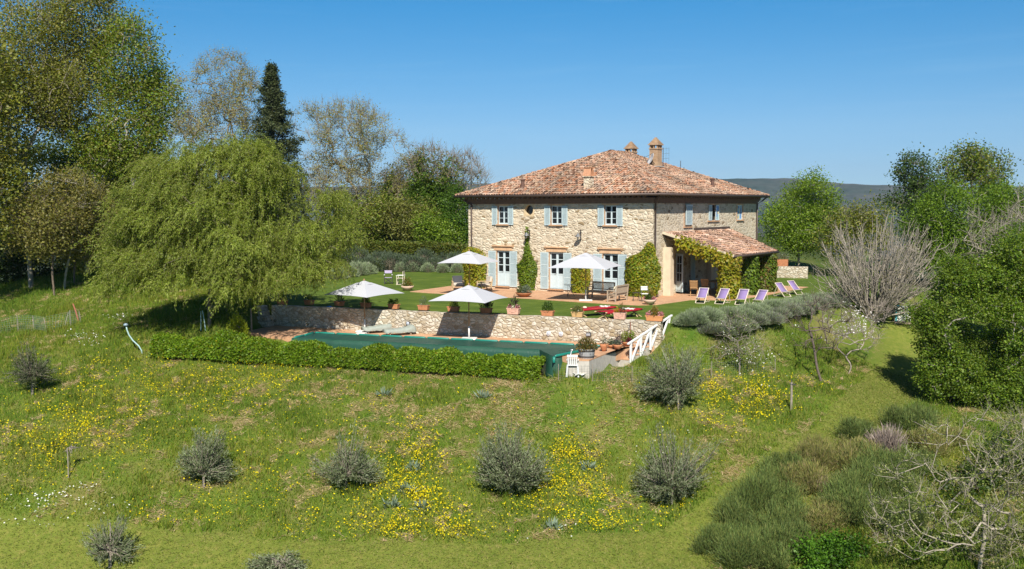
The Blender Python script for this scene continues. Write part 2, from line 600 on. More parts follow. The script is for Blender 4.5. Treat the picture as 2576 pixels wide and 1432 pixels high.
def ground_mats():
    m, nt, b = new_mat("ground_grass")
    a = nd(nt, "ShaderNodeAttribute", attribute_name='Col')
    s = nd(nt, "ShaderNodeSeparateColor")
    nt.links.new(a.outputs['Color'], s.inputs[0])
    co = nd(nt, "ShaderNodeTexCoord").outputs['Object']
    n1, n2, n3 = noise(nt, 0.6, 5, 0.65, co), noise(nt, 3.5, 6, 0.7, co), noise(nt, 26, 4, 0.7, co)
    meadow = ramp(nt, n1, [(0.30, (0.062, 0.118, 0.014)), (0.5, (0.110, 0.150, 0.024)), (0.68, (0.165, 0.160, 0.050))])
    meadow = mixc(nt, ramp(nt, n2, [(0.56, (0, 0, 0)), (0.68, (0.65, 0.65, 0.65))]), meadow, (0.27, 0.20, 0.10))
    lawn = ramp(nt, n1, [(0.3, (0.060, 0.104, 0.016)), (0.52, (0.086, 0.133, 0.022)), (0.72, (0.120, 0.165, 0.030))])
    mp = nd(nt, "ShaderNodeMapping")
    mp.inputs['Scale'].default_value = (0.35, 2.2, 1)
    mp.inputs['Rotation'].default_value = (0, 0, -0.25)
    nt.links.new(co, mp.inputs[0])
    n4 = noise(nt, 0.9, 6, 0.65, mp.outputs[0], 0.6)
    lawn = mixc(nt, 1.0, lawn, ramp(nt, n4, [(0.3, (0.82, 0.86, 0.8)), (0.68, (1.32, 1.24, 1.2))]), 'MULTIPLY')
    track = ramp(nt, n2, [(0.3, (0.105, 0.150, 0.022)), (0.55, (0.165, 0.190, 0.036)), (0.75, (0.24, 0.215, 0.065))])
    c = mixc(nt, s.outputs[1], meadow, track)
    c = mixc(nt, s.outputs[0], c, lawn)
    wood = ramp(nt, n2, [(0.3, (0.022, 0.040, 0.012)), (0.7, (0.075, 0.095, 0.03))])
    c = mixc(nt, s.outputs[2], c, wood)
    c = mixc(nt, 1.0, c, ramp(nt, n3, [(0.25, (0.72, 0.74, 0.7)), (0.75, (1.22, 1.2, 1.15))]), 'MULTIPLY')
    nt.links.new(c, b.inputs['Base Color'])
    b.inputs['Roughness'].default_value = 0.95
    b.inputs['Specular IOR Level'].default_value = 0.1
    bump(nt, b, mixc(nt, 0.5, n2, n3), 0.6, 0.08)
    return m


_dl = sdist(LAWN, _gx, _gy)
_dt = poly_dist(TRACK, _gx, _gy)
_r = np.hypot(_gx, _gy + 10)
gcol = np.stack([1 - smooth(-0.1, 0.5, _dl + 0.25 * wob(_gx, _gy, 1.5, 9)), 1 - smooth(TRACK_W - 0.3, TRACK_W + 0.5, _dt), smooth(34, 60, _r)], -1).reshape(-1, 3)
ny, nx = _gx.shape
_i = np.arange(ny * nx).reshape(ny, nx)
gf = np.stack([_i[:-1, :-1], _i[:-1, 1:], _i[1:, 1:], _i[1:, :-1]], -1).reshape(-1, 4)
M_GROUND = ground_mats()
ground = mesh_np("ground", np.stack([_gx, _gy, GZ], -1).reshape(-1, 3), gf, M_GROUND, None, gcol, True)
sc(ground, kind='structure')


_wl = np.array([(-14.75, -16.1), (-8.54, -14.89), (-3.1, -13.47), (3.26, -11.84), (6.25, -11.07)])
_nb = np.array([-0.236, 0.972])
_lv = np.concatenate([np.c_[_wl + _nb * 0.40, np.full(5, 0.012)], np.c_[_wl + _nb * 1.7, np.full(5, 0.012)]])
sc(mesh_np("lawn", _lv, np.array([(i, i + 1, i + 6, i + 5) for i in range(4)]), M_GROUND, None, np.tile([[1.0, 0, 0]], (10, 1))), kind='structure')


def make_hills():
    m, nt, b = new_mat("hazed_hill_woods")
    co = nd(nt, "ShaderNodeTexCoord").outputs['Object']
    f, g = noise(nt, 0.004, 6, 0.7, co), noise(nt, 0.05, 5, 0.7, co)
    c = ramp(nt, f, [(0.35, (0.026, 0.048, 0.036)), (0.5, (0.052, 0.066, 0.055)), (0.62, (0.095, 0.092, 0.085))])  # slight blue of distant haze is put into the woodland colours
    c = mixc(nt, 1.0, c, ramp(nt, g, [(0.3, (0.6, 0.6, 0.6)), (0.7, (1.3, 1.3, 1.3))]), 'MULTIPLY')
    nt.links.new(c, b.inputs['Base Color'])
    b.inputs['Roughness'].default_value = 1.0
    b.inputs['Specular IOR Level'].default_value = 0.0
    th = np.linspace(-0.75, 0.62, 420)                 # bearing from the view axis, positive to the right
    rr = np.linspace(0, 1, 40)
    T, Q = np.meshgrid(th, rr)
    prof = np.interp(th, [-0.75, -0.4, -0.12, -0.04, 0.06, 0.15, 0.215, 0.28, 0.33, 0.39, 0.45, 0.52, 0.62],
                     [50, 60, 78, 84, 88, 90, 93, 96, 78, 68, 62, 64, 60])
    prof = prof + 4 * wob(th, th * 0, 40, 2) + 1.5 * wob(th, th * 0, 260, 4)
    R = 2300 + 1500 * Q
    ridge = np.sin(np.clip(Q / 0.55, 0, 1) * math.pi / 2) ** 1.4 * np.where(Q > 0.55, 1 - 0.5 * (Q - 0.55) / 0.45, 1)
    az = 0.6278 - T
    X = CAM[0] - np.sin(az) * R
    Y = CAM[1] + np.cos(az) * R
    gully = 14 * wob(X, Y, 0.009, 8) * np.sin(math.pi * np.clip(Q / 0.55, 0, 1)) + 2.5 * wob(X, Y, 0.06, 11)
    Z = -45 + (prof[None, :] + 45) * ridge + gully
    k = np.arange(T.size).reshape(T.shape)
    fc = np.stack([k[:-1, :-1], k[:-1, 1:], k[1:, 1:], k[1:, :-1]], -1).reshape(-1, 4)
    sc(mesh_np("hills", np.stack([X, Y, Z], -1).reshape(-1, 3), fc, m, None, None, True), kind='structure')
    # wooded lower slopes in front of the ridge
    T, Q = np.meshgrid(np.linspace(-0.7, 0.62, 300), np.linspace(0, 1, 26))
    R = 900 + 900 * Q
    az = 0.6278 - T
    X, Y = CAM[0] - np.sin(az) * R, CAM[1] + np.cos(az) * R
    Z = -60 + 52 * np.sin(math.pi * Q) * (0.75 + 0.5 * wob(X, Y, 0.006, 21)) + 5 * wob(X, Y, 0.03, 22)
    k = np.arange(T.size).reshape(T.shape)
    fc = np.stack([k[:-1, :-1], k[:-1, 1:], k[1:, 1:], k[1:, :-1]], -1).reshape(-1, 4)
    sc(mesh_np("hills", np.stack([X, Y, Z], -1).reshape(-1, 3), fc, m, None, None, True), kind='structure')


make_hills()


def pick(rng, pal, n):
    """per-item colours mixed between neighbours of a palette"""
    pal = np.array(pal, float)
    a, b = rng.integers(0, len(pal), n), rng.integers(0, len(pal), n)
    t = rng.random((n, 1))
    return (pal[a] * t + pal[b] * (1 - t)) * rng.uniform(0.82, 1.18, (n, 1))


def blades(name, P, h, w, lean, col, material, rng, parent=None):
    n = len(P)
    a = rng.uniform(0, 6.283, n)
    side = np.stack([np.cos(a), np.sin(a), np.zeros(n)], -1) * (np.asarray(w) / 2).reshape(-1, 1)
    b = rng.uniform(0, 6.283, n)
    tip = np.stack([np.cos(b) * lean, np.sin(b) * lean, h * np.ones(n)], -1)
    v = np.stack([P - side, P + side, P + tip], 1).reshape(-1, 3)
    f = np.arange(n * 3).reshape(n, 3)
    return mesh_np(name, v, f, material, parent, np.repeat(col, 3, 0))


MAT_GRASS = attr_mat("grass_blades", 0.7, 0.3, 0.15)
MAT_FLOWER = attr_mat("petals", 0.6, 0.25, 0.1, (1.1, 1.0, 0.5))


def meadow():
    rng = np.random.default_rng(21)
    n = 960000
    x, y = rng.uniform(-42, 30, n), rng.uniform(-40, -2, n)
    z = hz(x, y)
    P = np.stack([x, y, z], -1)
    u, v, d = project(P)
    dl, dp, dt = sdist(LAWN, x, y), sdist(POOLP, x, y), poly_dist(TRACK, x, y)
    out_ = np.maximum(np.maximum(-60 - u, u - 2640), v - 1500)
    ok = (rng.random(n) > 0.55 * smooth(0, 150, out_) + 0.45 * smooth(300, 1100, out_)) & (d > 14) & (dl > 0.5) & (dp > 0.5)
    P, u, v, d, dt, x, y = P[ok], u[ok], v[ok], d[ok], dt[ok], x[ok], y[ok]
    n = len(P)
    # dry patches gather in the middle of the bank, lush ones lower and to the right
    dryband = np.exp(-((v - 1040) / 120) ** 2) * np.exp(-((u - 1250) / 620) ** 2)
    pat = wob(x, y, 1.7, 31) + 1.0 * wob(x, y, 4.6, 32) + 0.7 * wob(x, y, 9.5, 36)
    dry = rng.random(n) < 0.97 * smooth(0.32, 0.80, pat + 0.75 * dryband - 0.05)
    lush = wob(x, y, 1.3, 33) + 0.6 * wob(x, y, 3.7, 34)
    mown = dt < TRACK_W + 0.2 * wob(x, y, 2.0, 35)
    clump = smooth(0.25, 0.9, wob(x, y, 3.3, 41) + 0.7 * wob(x, y, 7.7, 42))
    hh = rng.gamma(4.0, 0.034, n) * (0.85 + 0.6 * np.clip(lush, -0.6, 1.0) + 1.5 * clump)
    hh = np.where(mown, rng.uniform(0.03, 0.07, n), hh)
    col = pick(rng, [(0.100, 0.190, 0.012), (0.155, 0.235, 0.018), (0.205, 0.255, 0.028), (0.068, 0.138, 0.012), (0.26, 0.245, 0.050)], n)
    big_ = np.clip(wob(x, y, 0.45, 43) + 0.6 * wob(x, y, 1.1, 44), -1, 1)[:, None]
    col *= (1 - 0.20 * np.clip(lush, -1, 1))[:, None] * (1 + big_ * np.array([0.30, 0.10, 0.15]))
    col = np.where(mown[:, None], pick(rng, [(0.165, 0.205, 0.035), (0.22, 0.235, 0.055), (0.125, 0.18, 0.025), (0.30, 0.265, 0.10)], n), col)
    straw = pick(rng, [(0.58, 0.44, 0.26), (0.48, 0.35, 0.19), (0.66, 0.52, 0.33), (0.40, 0.31, 0.16), (0.36, 0.34, 0.12)], n)
    d_ = dry & ~mown
    g = ~d_
    sc(blades("meadow_grass", P[g], hh[g], rng.uniform(0.018, 0.040, g.sum()), rng.uniform(0.02, 0.16, g.sum()), col[g], MAT_GRASS, rng), kind='stuff')
    k = d_
    Pd = P[k] + np.array([0, 0, 0.02])
    sc(blades("dry_grass", Pd, rng.uniform(0.03, 0.12, k.sum()), rng.uniform(0.02, 0.04, k.sum()), rng.uniform(0.15, 0.42, k.sum()), straw[k], MAT_GRASS, rng), kind='stuff')


meadow()


def petals(name, P, s, col, rng):
    n = len(P)
    a = rng.normal(size=(n, 3)); a[:, 2] *= 0.45
    a /= np.linalg.norm(a, axis=1)[:, None]
    b = np.cross(a, rng.normal(size=(n, 3)) * 0.5 + np.array([0, 0, 1.0]))
    b /= np.linalg.norm(b, axis=1)[:, None]
    s = np.asarray(s).reshape(-1, 1)
    v = np.stack([P - a * s, P - b * s, P + a * s, P + b * s], 1).reshape(-1, 3)
    return mesh_np(name, v, np.arange(n * 4).reshape(n, 4), MAT_FLOWER, None, np.repeat(col, 4, 0))


def flowers():
    rng = np.random.default_rng(5)
    spots = [(190, 1090, 150, 75, 900), (330, 1040, 200, 110, 450), (60, 1160, 130, 120, 350), (1040, 1180, 55, 85, 850), (1010, 1250, 90, 60, 500), (1080, 1340, 150, 60, 650),
             (1425, 1190, 65, 75, 850), (1440, 1270, 110, 60, 420), (1500, 1340, 90, 50, 260), (1880, 1000, 110, 45, 800), (1830, 1060, 130, 40, 300),
             (660, 950, 170, 45, 420), (560, 1010, 260, 60, 300), (870, 1040, 300, 120, 350), (1250, 1200, 420, 150, 400), (620, 1250, 180, 90, 260),
             (880, 1330, 180, 60, 300), (480, 980, 200, 40, 260), (270, 925, 40, 12, 40), (1770, 980, 40, 18, 120), (1690, 1310, 60, 40, 160), (2070, 975, 40, 20, 50),
             (300, 950, 250, 60, 260), (1400, 1000, 300, 60, 120), (460, 1310, 120, 30, 120)]
    us, vs = [], []
    for u, v, a, b, k in [(q[0], q[1], q[2] * 1.15, q[3] * 1.15, int(q[4] * 2.1)) for q in spots]:
        us.append(rng.normal(u, a * 0.55, k)); vs.append(rng.normal(v, b * 0.55, k))
    us, vs = np.concatenate(us), np.concatenate(vs)
    P = G(us, vs)
    ok = (sdist(LAWN, P[:, 0], P[:, 1]) > 1.0) & (sdist(POOLP, P[:, 0], P[:, 1]) > 1.2) & (poly_dist(TRACK, P[:, 0], P[:, 1]) > 1.2)
    ok &= rng.random(len(P)) < 0.25 + 0.75 * smooth(-0.25, 0.35, wob(P[:, 0], P[:, 1], 2.6, 71) + 0.6 * wob(P[:, 0], P[:, 1], 6.0, 72))
    P = P[ok] + np.stack([np.zeros(ok.sum()), np.zeros(ok.sum()), rng.uniform(0.12, 0.36, ok.sum())], -1)
    # each plant carries two or three heads
    P = np.concatenate([P, P[::2] + rng.normal(0, 0.06, P[::2].shape)])
    sc(petals("yellow_wildflowers", P, rng.uniform(0.017, 0.036, len(P)), pick(rng, [(0.72, 0.58, 0.006), (0.62, 0.52, 0.006), (0.76, 0.66, 0.02)], len(P)), rng), kind='stuff')
    us, vs = [], []
    for u, v, a, b, k in [(90, 1280, 60, 25, 60), (150, 1255, 40, 12, 30), (250, 1285, 70, 20, 30), (215, 1235, 30, 8, 20), (215, 850, 50, 12, 70), (300, 803, 30, 6, 40),
                          (1900, 985, 60, 20, 40), (1250, 1330, 400, 60, 25), (1650, 1160, 100, 60, 20), (230, 870, 30, 10, 30), (120, 1330, 100, 20, 20)]:
        us.append(rng.normal(u, a * 0.55, k)); vs.append(rng.normal(v, b * 0.55, k))
    P = G(np.concatenate(us), np.concatenate(vs))
    P = P + np.stack([np.zeros(len(P)), np.zeros(len(P)), rng.uniform(0.08, 0.25, len(P))], -1)
    sc(petals("white_wildflowers", P, rng.uniform(0.022, 0.04, len(P)), pick(rng, [(0.8, 0.8, 0.75), (0.7, 0.72, 0.66)], len(P)), rng), kind='stuff')


flowers()

# ---------------------------------------------------------------- plants: branch skeletons and leaves
MAT_LEAF = attr_mat("leaves", 0.5, 0.45, 0.35, (1.45, 1.35, 0.5))
MAT_LEAF_DULL = attr_mat("leaves_dull", 0.6, 0.18, 0.25, (1.1, 1.1, 0.7))
MAT_BARK = attr_mat("bark", 0.9, 0.0, 0.1, None, 9.0)


def frusta(P0, P1, R0, R1, k):
    """one open tapered tube of k sides per segment"""
    n = len(P0)
    d = P1 - P0
    d /= np.linalg.norm(d, axis=1)[:, None] + 1e-9
    ref = np.where(np.abs(d[:, 2:3]) < 0.9, np.array([[0, 0, 1.0]]), np.array([[1.0, 0, 0]]))
    a = np.cross(d, ref)
    a /= np.linalg.norm(a, axis=1)[:, None]
    b = np.cross(d, a)
    t = 2 * np.pi * np.arange(k) / k
    ring = a[:, None, :] * np.cos(t)[None, :, None] + b[:, None, :] * np.sin(t)[None, :, None]
    v = np.concatenate([P0[:, None] + ring * R0[:, None, None], P1[:, None] + ring * R1[:, None, None]], 1)
    i = np.arange(k)
    f = np.stack([i, (i + 1) % k, (i + 1) % k + k, i + k], -1)
    f = (np.arange(n) * 2 * k)[:, None, None] + f[None]
    return v.reshape(-1, 3), f.reshape(-1, 4)


def skeleton(trunk, targets, step=0.45, up=0.5, rng=None, stiff=0.35, jit=0.12):
    """grow branches from a trunk polyline to every target; returns node positions and parents"""
    N = [np.array(p, float) for p in trunk]
    par = [-1] + list(range(len(N) - 1))
    cap = len(N) + 1
    pos = np.zeros((200000, 3))
    pos[:len(N)] = N
    n = len(N)
    dirs = [np.array([0, 0, 1.0])] + [N[i] - N[i - 1] for i in range(1, n)]
    dirs = [d / (np.linalg.norm(d) + 1e-9) for d in dirs]
    nb = n // 3
    order = np.argsort(np.linalg.norm(targets - N[-1], axis=1) + rng.random(len(targets)) * 0.5)
    for t in targets[order]:
        lo = nb if n > nb + 1 else 0
        dd = np.linalg.norm(pos[lo:n] - t, axis=1) + up * np.maximum(0, pos[lo:n, 2] - t[2] + 0.1)
        j = int(dd.argmin()) + lo
        d = np.linalg.norm(t - pos[j])
        if d < step * 0.3: continue
        k = max(1, int(round(d / step)))
        c = pos[j] + dirs[j] * d * stiff + np.array([0, 0, 0.12 * d * up])
        prev = j
        for i in range(1, k + 1):
            s = i / k
            q = (1 - s) ** 2 * pos[j] + 2 * s * (1 - s) * c + s * s * t
            if i < k: q = q + rng.normal(0, jit * step, 3)
            e = q - pos[prev]
            pos[n] = q
            dirs.append(e / (np.linalg.norm(e) + 1e-9))
            par.append(prev)
            prev = n
            n += 1
            if n >= 199990: break
    return pos[:n].copy(), np.array(par), np.array(dirs)


def thickness(par, r_tip, r_max, p=2.4):
    n = len(par)
    acc = np.zeros(n)
    kids = np.zeros(n, int)
    for i in range(1, n): kids[par[i]] += 1
    for i in range(n - 1, 0, -1):
        if kids[i] == 0: acc[i] = r_tip ** p
        acc[par[i]] += acc[i] * 1.015
    r = acc ** (1 / p)
    return np.minimum(r * 1.0, r_max) if r[0] <= r_max else r_tip + (r - r_tip) * (r_max - r_tip) / (r[0] - r_tip)


def bark_mesh(name, pos, par, rad, col, parent, rng, twigs=0, twig_len=0.5, twig_r=0.008, twig_up=0.4, dirs=None, tipmask=None, var=0.25):
    i = np.arange(1, len(par))
    thick = rad[i] > 0.045
    V_, F_, o = [], [], 0
    for msk, k in ((thick, 7), (~thick, 4)):
        j = i[msk]
        if len(j) == 0: continue
        r0 = np.minimum(rad[par[j]], rad[j] * 1.5)
        v, f = frusta(pos[par[j]], pos[j], r0, rad[j], k)
        V_.append(v); F_.append(f + o); o += len(v)
    if twigs:
        thin = i[rad[i] < np.quantile(rad[i], 0.75)]
        src = rng.choice(thin, twigs)
        d = rng.normal(size=(twigs, 3)) * 0.6 + (dirs[src] if dirs is not None else 0)
        d[:, 2] += twig_up
        d /= np.linalg.norm(d, axis=1)[:, None]
        L = twig_len * rng.uniform(0.5, 1.3, (twigs, 1))
        p0 = pos[src]
        p1 = p0 + d * L * 0.5
        d2 = d + rng.normal(0, 0.25, d.shape); d2[:, 2] += twig_up * 0.5
        d2 /= np.linalg.norm(d2, axis=1)[:, None]
        p2 = p1 + d2 * L * 0.5
        one = np.ones(twigs)
        for a, b, ra, rb in ((p0, p1, twig_r, twig_r * 0.8), (p1, p2, twig_r * 0.8, twig_r * 0.4)):
            v, f = frusta(a, b, one * ra, one * rb, 3)
            V_.append(v); F_.append(f + o); o += len(v)
        tips = np.concatenate([p1, p2])
    else:
        tips = np.zeros((0, 3))
    v = np.concatenate(V_)
    f = np.concatenate(F_)
    m = np.repeat(rng.uniform(1 - var, 1 + var, (len(v) // 2 + 1, 1)), 2, 0)[:len(v)]
    return mesh_np(name, v, f, MAT_BARK, parent, np.array(col) * m, True), tips


def leaf_cards(P, axis, nrm, l, w, droop=0.0):
    """rhombic leaves at P along axis"""
    side = np.cross(axis, nrm)
    side /= np.linalg.norm(side, axis=1)[:, None] + 1e-9
    l = np.asarray(l, float).reshape(-1, 1); w = np.asarray(w, float).reshape(-1, 1)
    mid = P + axis * l * 0.45
    tip = P + axis * l
    if droop: tip = tip - np.array([0, 0, 1.0]) * l * droop
    v = np.stack([P, mid + side * w * 0.5, tip, mid - side * w * 0.5], 1).reshape(-1, 3)
    return v, np.arange(len(P) * 4).reshape(-1, 4)


def unit(a): return a / (np.linalg.norm(a, axis=-1)[..., None] + 1e-9)


def foliage(name, C, per, spread, l, w, pal, parent, rng, material=None, up=0.7, flat=0.0, clumpvar=0.18, out=None):
    """per leaves scattered round each clump centre in C"""
    n = len(C) * per
    sp = np.array(spread) if np.ndim(spread) else np.array([spread] * 3)
    P = np.repeat(C, per, 0) + rng.normal(size=(n, 3)) * sp
    ax = rng.normal(size=(n, 3)); ax[:, 2] = ax[:, 2] * (0.6 - flat * 0.4) + 0.1
    nr = rng.normal(size=(n, 3)) * 0.7; nr[:, 2] += up
    if out is not None:
        o = np.repeat(out, per, 0)
        nr = nr + o * 1.0
        ax = ax + o * 0.5
    L = l * rng.uniform(0.65, 1.3, n)
    v, f = leaf_cards(P, unit(ax), unit(nr), L, L * (w / l))
    cl = np.repeat(rng.uniform(1 - clumpvar, 1 + clumpvar, (len(C), 1)), per, 0)
    c = pick(rng, pal, n) * cl
    return mesh_np(name, v, f, material or MAT_LEAF, parent, np.repeat(c, 4, 0))


def crown_points(lobes, n, rng, shell=0.55, gap=0.0, gs=0.9, seed=1):
    """points in a union of ellipsoids, denser near the outside, with gaps"""
    lobes = np.array(lobes, float)
    vol = lobes[:, 3] * lobes[:, 4] * lobes[:, 5]
    out = []
    while sum(map(len, out)) < n:
        k = rng.choice(len(lobes), n * 2, p=vol / vol.sum())
        d = unit(rng.normal(size=(n * 2, 3)))
        r = rng.random((n * 2, 1)) ** (1 / 3.0)
        r = r * (1 - shell) + shell * rng.random((n * 2, 1)) ** 0.22
        q = lobes[k, :3] + d * r * lobes[k, 3:]
        if gap:
            g = wob(q[:, 0] + q[:, 2] * 0.7, q[:, 1] - q[:, 2] * 0.9, gs, seed)
            q = q[g > gap - 0.45]
        out.append(q)
    return np.concatenate(out)[:n]


GREEN = [(0.075, 0.145, 0.013), (0.105, 0.180, 0.017), (0.055, 0.108, 0.012), (0.130, 0.200, 0.024)]
OLIVE = [(0.085, 0.105, 0.055), (0.115, 0.135, 0.080), (0.060, 0.078, 0.038), (0.17, 0.19, 0.13)]
BUDS = [(0.24, 0.23, 0.050), (0.185, 0.19, 0.042), (0.29, 0.25, 0.075), (0.15, 0.165, 0.040)]


def tree(name, label, cat, loc, H, lobes, n_t=160, leaves=40, spread=0.35, lsize=(0.16, 0.10), pal=GREEN, bark=(0.16, 0.13, 0.10), r_tip=0.012, r_max=0.22,
         trunk_h=None, lean=(0, 0), twigs=0, twig_len=0.6, seed=1, group=None, material=None, shell=0.5, gap=0.0, step=0.45, up=0.5, leaf_on_twigs=0, twig_r=0.008,
         stems=1, jit=0.12, flat=0.0, twig_up=0.4, leafup=0.7, crownname="crown", stiff=0.35):
    rng = np.random.default_rng(seed)
    root = thing(name, label, cat, loc, 0.0, group)
    th = trunk_h or H * 0.45
    k = max(4, int(th / step))
    s = np.linspace(0, 1, k + 1)
    trunk = np.stack([lean[0] * s + 0.05 * np.sin(s * 5 + seed), lean[1] * s + 0.05 * np.cos(s * 4 + seed), -0.15 + (th + 0.15) * s], -1)
    T = crown_points(lobes, n_t, rng, shell, gap, 0.9, seed)
    pos, par, dirs = skeleton(trunk, T, step, up, rng, stiff, jit)
    rad = thickness(par, r_tip, r_max)
    ob, tips = bark_mesh("trunk", pos, par, rad, bark, root, rng, twigs, twig_len, twig_r, twig_up, dirs)
    if leaves:
        Lb = np.array(lobes, float)
        q = (T[:, None] - Lb[None, :, :3]) / Lb[None, :, 3:]
        near = (q ** 2).sum(-1).argmin(1)
        o = unit(q[np.arange(len(T)), near] / Lb[near, 3:] * Lb[near, 3:].mean(1)[:, None])
        foliage(crownname, T, leaves, spread, lsize[0], lsize[1], pal, root, rng, material, up=leafup * 0.7, flat=flat, out=o * 0.8, clumpvar=0.24)
    if leaf_on_twigs:
        foliage("leaves" if leaves else crownname, tips, leaf_on_twigs, 0.05, lsize[0], lsize[1], pal, root, rng, material, up=leafup)
    return root

# ---------------------------------------------------------------- the stone house
W, D = 13.82, 15.75
EAVE, RIDGE, OV = 6.12, 9.12, 0.60
SLOPE = (RIDGE - EAVE) / (W / 2 + OV)
M_STONE = stone_mat("house_stone", [(0.0, (0.57, 0.48, 0.36)), (0.2, (0.65, 0.575, 0.455)), (0.42, (0.53, 0.45, 0.34)), (0.58, (0.69, 0.62, 0.50)), (0.76, (0.48, 0.41, 0.31)), (0.85, (0.61, 0.53, 0.41)), (0.925, (0.30, 0.225, 0.135))],
                    (0.60, 0.51, 0.385), 2.9, 6.4, 0.10, 0.85)
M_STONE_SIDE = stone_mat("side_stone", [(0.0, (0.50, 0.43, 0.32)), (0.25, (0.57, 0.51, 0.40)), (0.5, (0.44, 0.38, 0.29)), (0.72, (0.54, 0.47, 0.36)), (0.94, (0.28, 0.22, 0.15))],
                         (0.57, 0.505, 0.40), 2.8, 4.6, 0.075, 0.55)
M_BRICK = brick_mat("soldier_brick", (0.56, 0.33, 0.18), (0.62, 0.40, 0.24), (0.60, 0.46, 0.31), 1.0, 0.06, 0.30, ('XY', 'Z'))
M_BRICKH = brick_mat("jamb_brick", (0.42, 0.24, 0.15), (0.52, 0.33, 0.22), (0.55, 0.45, 0.34), 1.0, 0.25, 0.065, ('XY', 'Z'))
M_CHIM = brick_mat("chimney_brick", (0.33, 0.20, 0.115), (0.44, 0.29, 0.18), (0.40, 0.32, 0.23), 1.0, 0.25, 0.07, ('XY', 'Z'))
M_BLUE = mat("pale_blue_paint", (0.52, 0.615, 0.64), 0.55, 0.04, 3)
M_BLUE2 = mat("shutter_paint", (0.46, 0.555, 0.575), 0.6, 0.06, 4)
M_GLASS = mat("dark_room_glass", (0.012, 0.014, 0.016), 0.05, 0.2, 1, 0.0, 0.6)  # opaque pane; the unlit room's darkness is put into its colour
M_IRON = mat("dark_iron", (0.045, 0.040, 0.038), 0.6)
M_GUTTER = mat("brown_gutter", (0.085, 0.060, 0.050), 0.5, 0.15, 2, 0.2)
M_EAVEWOOD = mat("eaves_brown", (0.15, 0.10, 0.07), 0.85, 0.2, 5)
M_STUCCO = mat("cream_stucco", (0.62, 0.52, 0.38), 0.9, 0.10, 2.5, 0, 0.1, 0.3)
M_TILE = attr_mat("roof_tiles", 0.9, 0.0, 0.12, None, 7.0)
M_UNDER = mat("under_tiles", (0.16, 0.085, 0.05), 0.95, 0.3, 8)
M_WOOD = mat("weathered_wood", (0.27, 0.21, 0.15), 0.8, 0.2, 12)
M_DARKWOOD = mat("dark_beams", (0.10, 0.065, 0.04), 0.8, 0.2, 8)
M_PLINTH = mat("sill_brick", (0.50, 0.30, 0.17), 0.9, 0.15, 8)

house = thing("stone_house", "large two-storey stone farmhouse with terracotta hip roof and pale blue shutters", "house", (0, 0, 0))
XW = [-10.95, -6.79, -2.88]
ZS0, ZS1, ZD0, ZD1 = 4.24, 5.44, 0.20, 2.52


def wall_panel(mb, o, du, dn, length, z0, z1, holes, depth=0.24):
    """vertical wall: o origin, du along, dn outward normal; holes (a0,a1,z0,z1) get reveals"""
    o, du, dn = np.array(o, float), np.array(du, float), np.array(dn, float)
    A = sorted({0.0, length, *[h[0] for h in holes], *[h[1] for h in holes]})
    Z = sorted({z0, z1, *[h[2] for h in holes], *[h[3] for h in holes]})
    pt = lambda a, z, k=0.0: o + du * a + np.array([0, 0, z]) - dn * k
    for a0, a1 in zip(A[:-1], A[1:]):
        for c0, c1 in zip(Z[:-1], Z[1:]):
            m, n = (a0 + a1) / 2, (c0 + c1) / 2
            if any(h[0] < m < h[1] and h[2] < n < h[3] for h in holes): continue
            mb.add([pt(a0, c0), pt(a1, c0), pt(a1, c1), pt(a0, c1)], [(0, 1, 2, 3)])
    for a0, a1, c0, c1 in holes:
        q = [(a0, c0), (a1, c0), (a1, c1), (a0, c1)]
        P = [pt(a, c) for a, c in q] + [pt(a, c, depth) for a, c in q]
        mb.add(P, [(i, (i + 1) % 4, 4 + (i + 1) % 4, 4 + i) for i in range(4)])


OCX, OCZ, OCR = -8.87, 5.16, 0.32
yy = lambda u, v=600: float(onplane(u, v, 0, 0.0)[1])
R2 = (yy(1781), yy(1806))
R3 = (yy(1853.5), yy(1867))
RD = (yy(1700, 700), yy(1718, 700))
front_holes = [(x - 0.43 + W, x + 0.43 + W, ZS0, ZS1) for x in XW] + [(x - 0.55 + W, x + 0.55 + W, ZD0, ZD1) for x in XW] + [(OCX - 0.41 + W, OCX + 0.41 + W, OCZ - 0.41, OCZ + 0.41)]
fw, sw = MB(), MB()
wall_panel(fw, (-W, 0, 0), (1, 0, 0), (0, -1, 0), W, -0.4, 5.60, front_holes)
wall_panel(fw, (-W, D, 0), (0, -1, 0), (-1, 0, 0), D, -0.4, 5.62, [])
fw.build("wall", M_STONE, house)
wall_panel(sw, (0, 0, 0), (0, 1, 0), (1, 0, 0), D, -0.4, 5.62, [(R2[0] + 0.30, R2[1] - 0.30, 4.46, 5.45), (R3[0], R3[1], 4.44, 5.45), (RD[0], RD[1], 0.15, 2.5)])
wall_panel(sw, (0, D, 0), (-1, 0, 0), (0, 1, 0), W, -0.4, 5.62, [])
sw.build("wall", M_STONE_SIDE, house)

# oculus: square infill with a round hole, reveal and a dark pane
oc = MB()
n = 32
sq, ci, ce = [], [], []
for k in range(n):
    t = 2 * math.pi * k / n
    c, s = math.cos(t), math.sin(t)
    m_ = 0.41 / max(abs(c), abs(s))
    sq.append((OCX + c * m_, -0.004, OCZ + s * m_)); ci.append((OCX + c * OCR, -0.012, OCZ + s * OCR)); ce.append((OCX + c * OCR, 0.22, OCZ + s * OCR))
oc.add(sq + ci + ce, [(k, n + k, n + (k + 1) % n, (k + 1) % n) for k in range(n)] + [(n + k, 2 * n + k, 2 * n + (k + 1) % n, n + (k + 1) % n) for k in range(n)])
oco = oc.build("round_window", mat("oculus_stone", (0.58, 0.45, 0.28), 0.9, 0.15, 9, 0, 0.1, 0.3), house)
pn = MB()
pn.add(ce, [tuple(range(n))])
pn.build("pane", M_GLASS, oco)

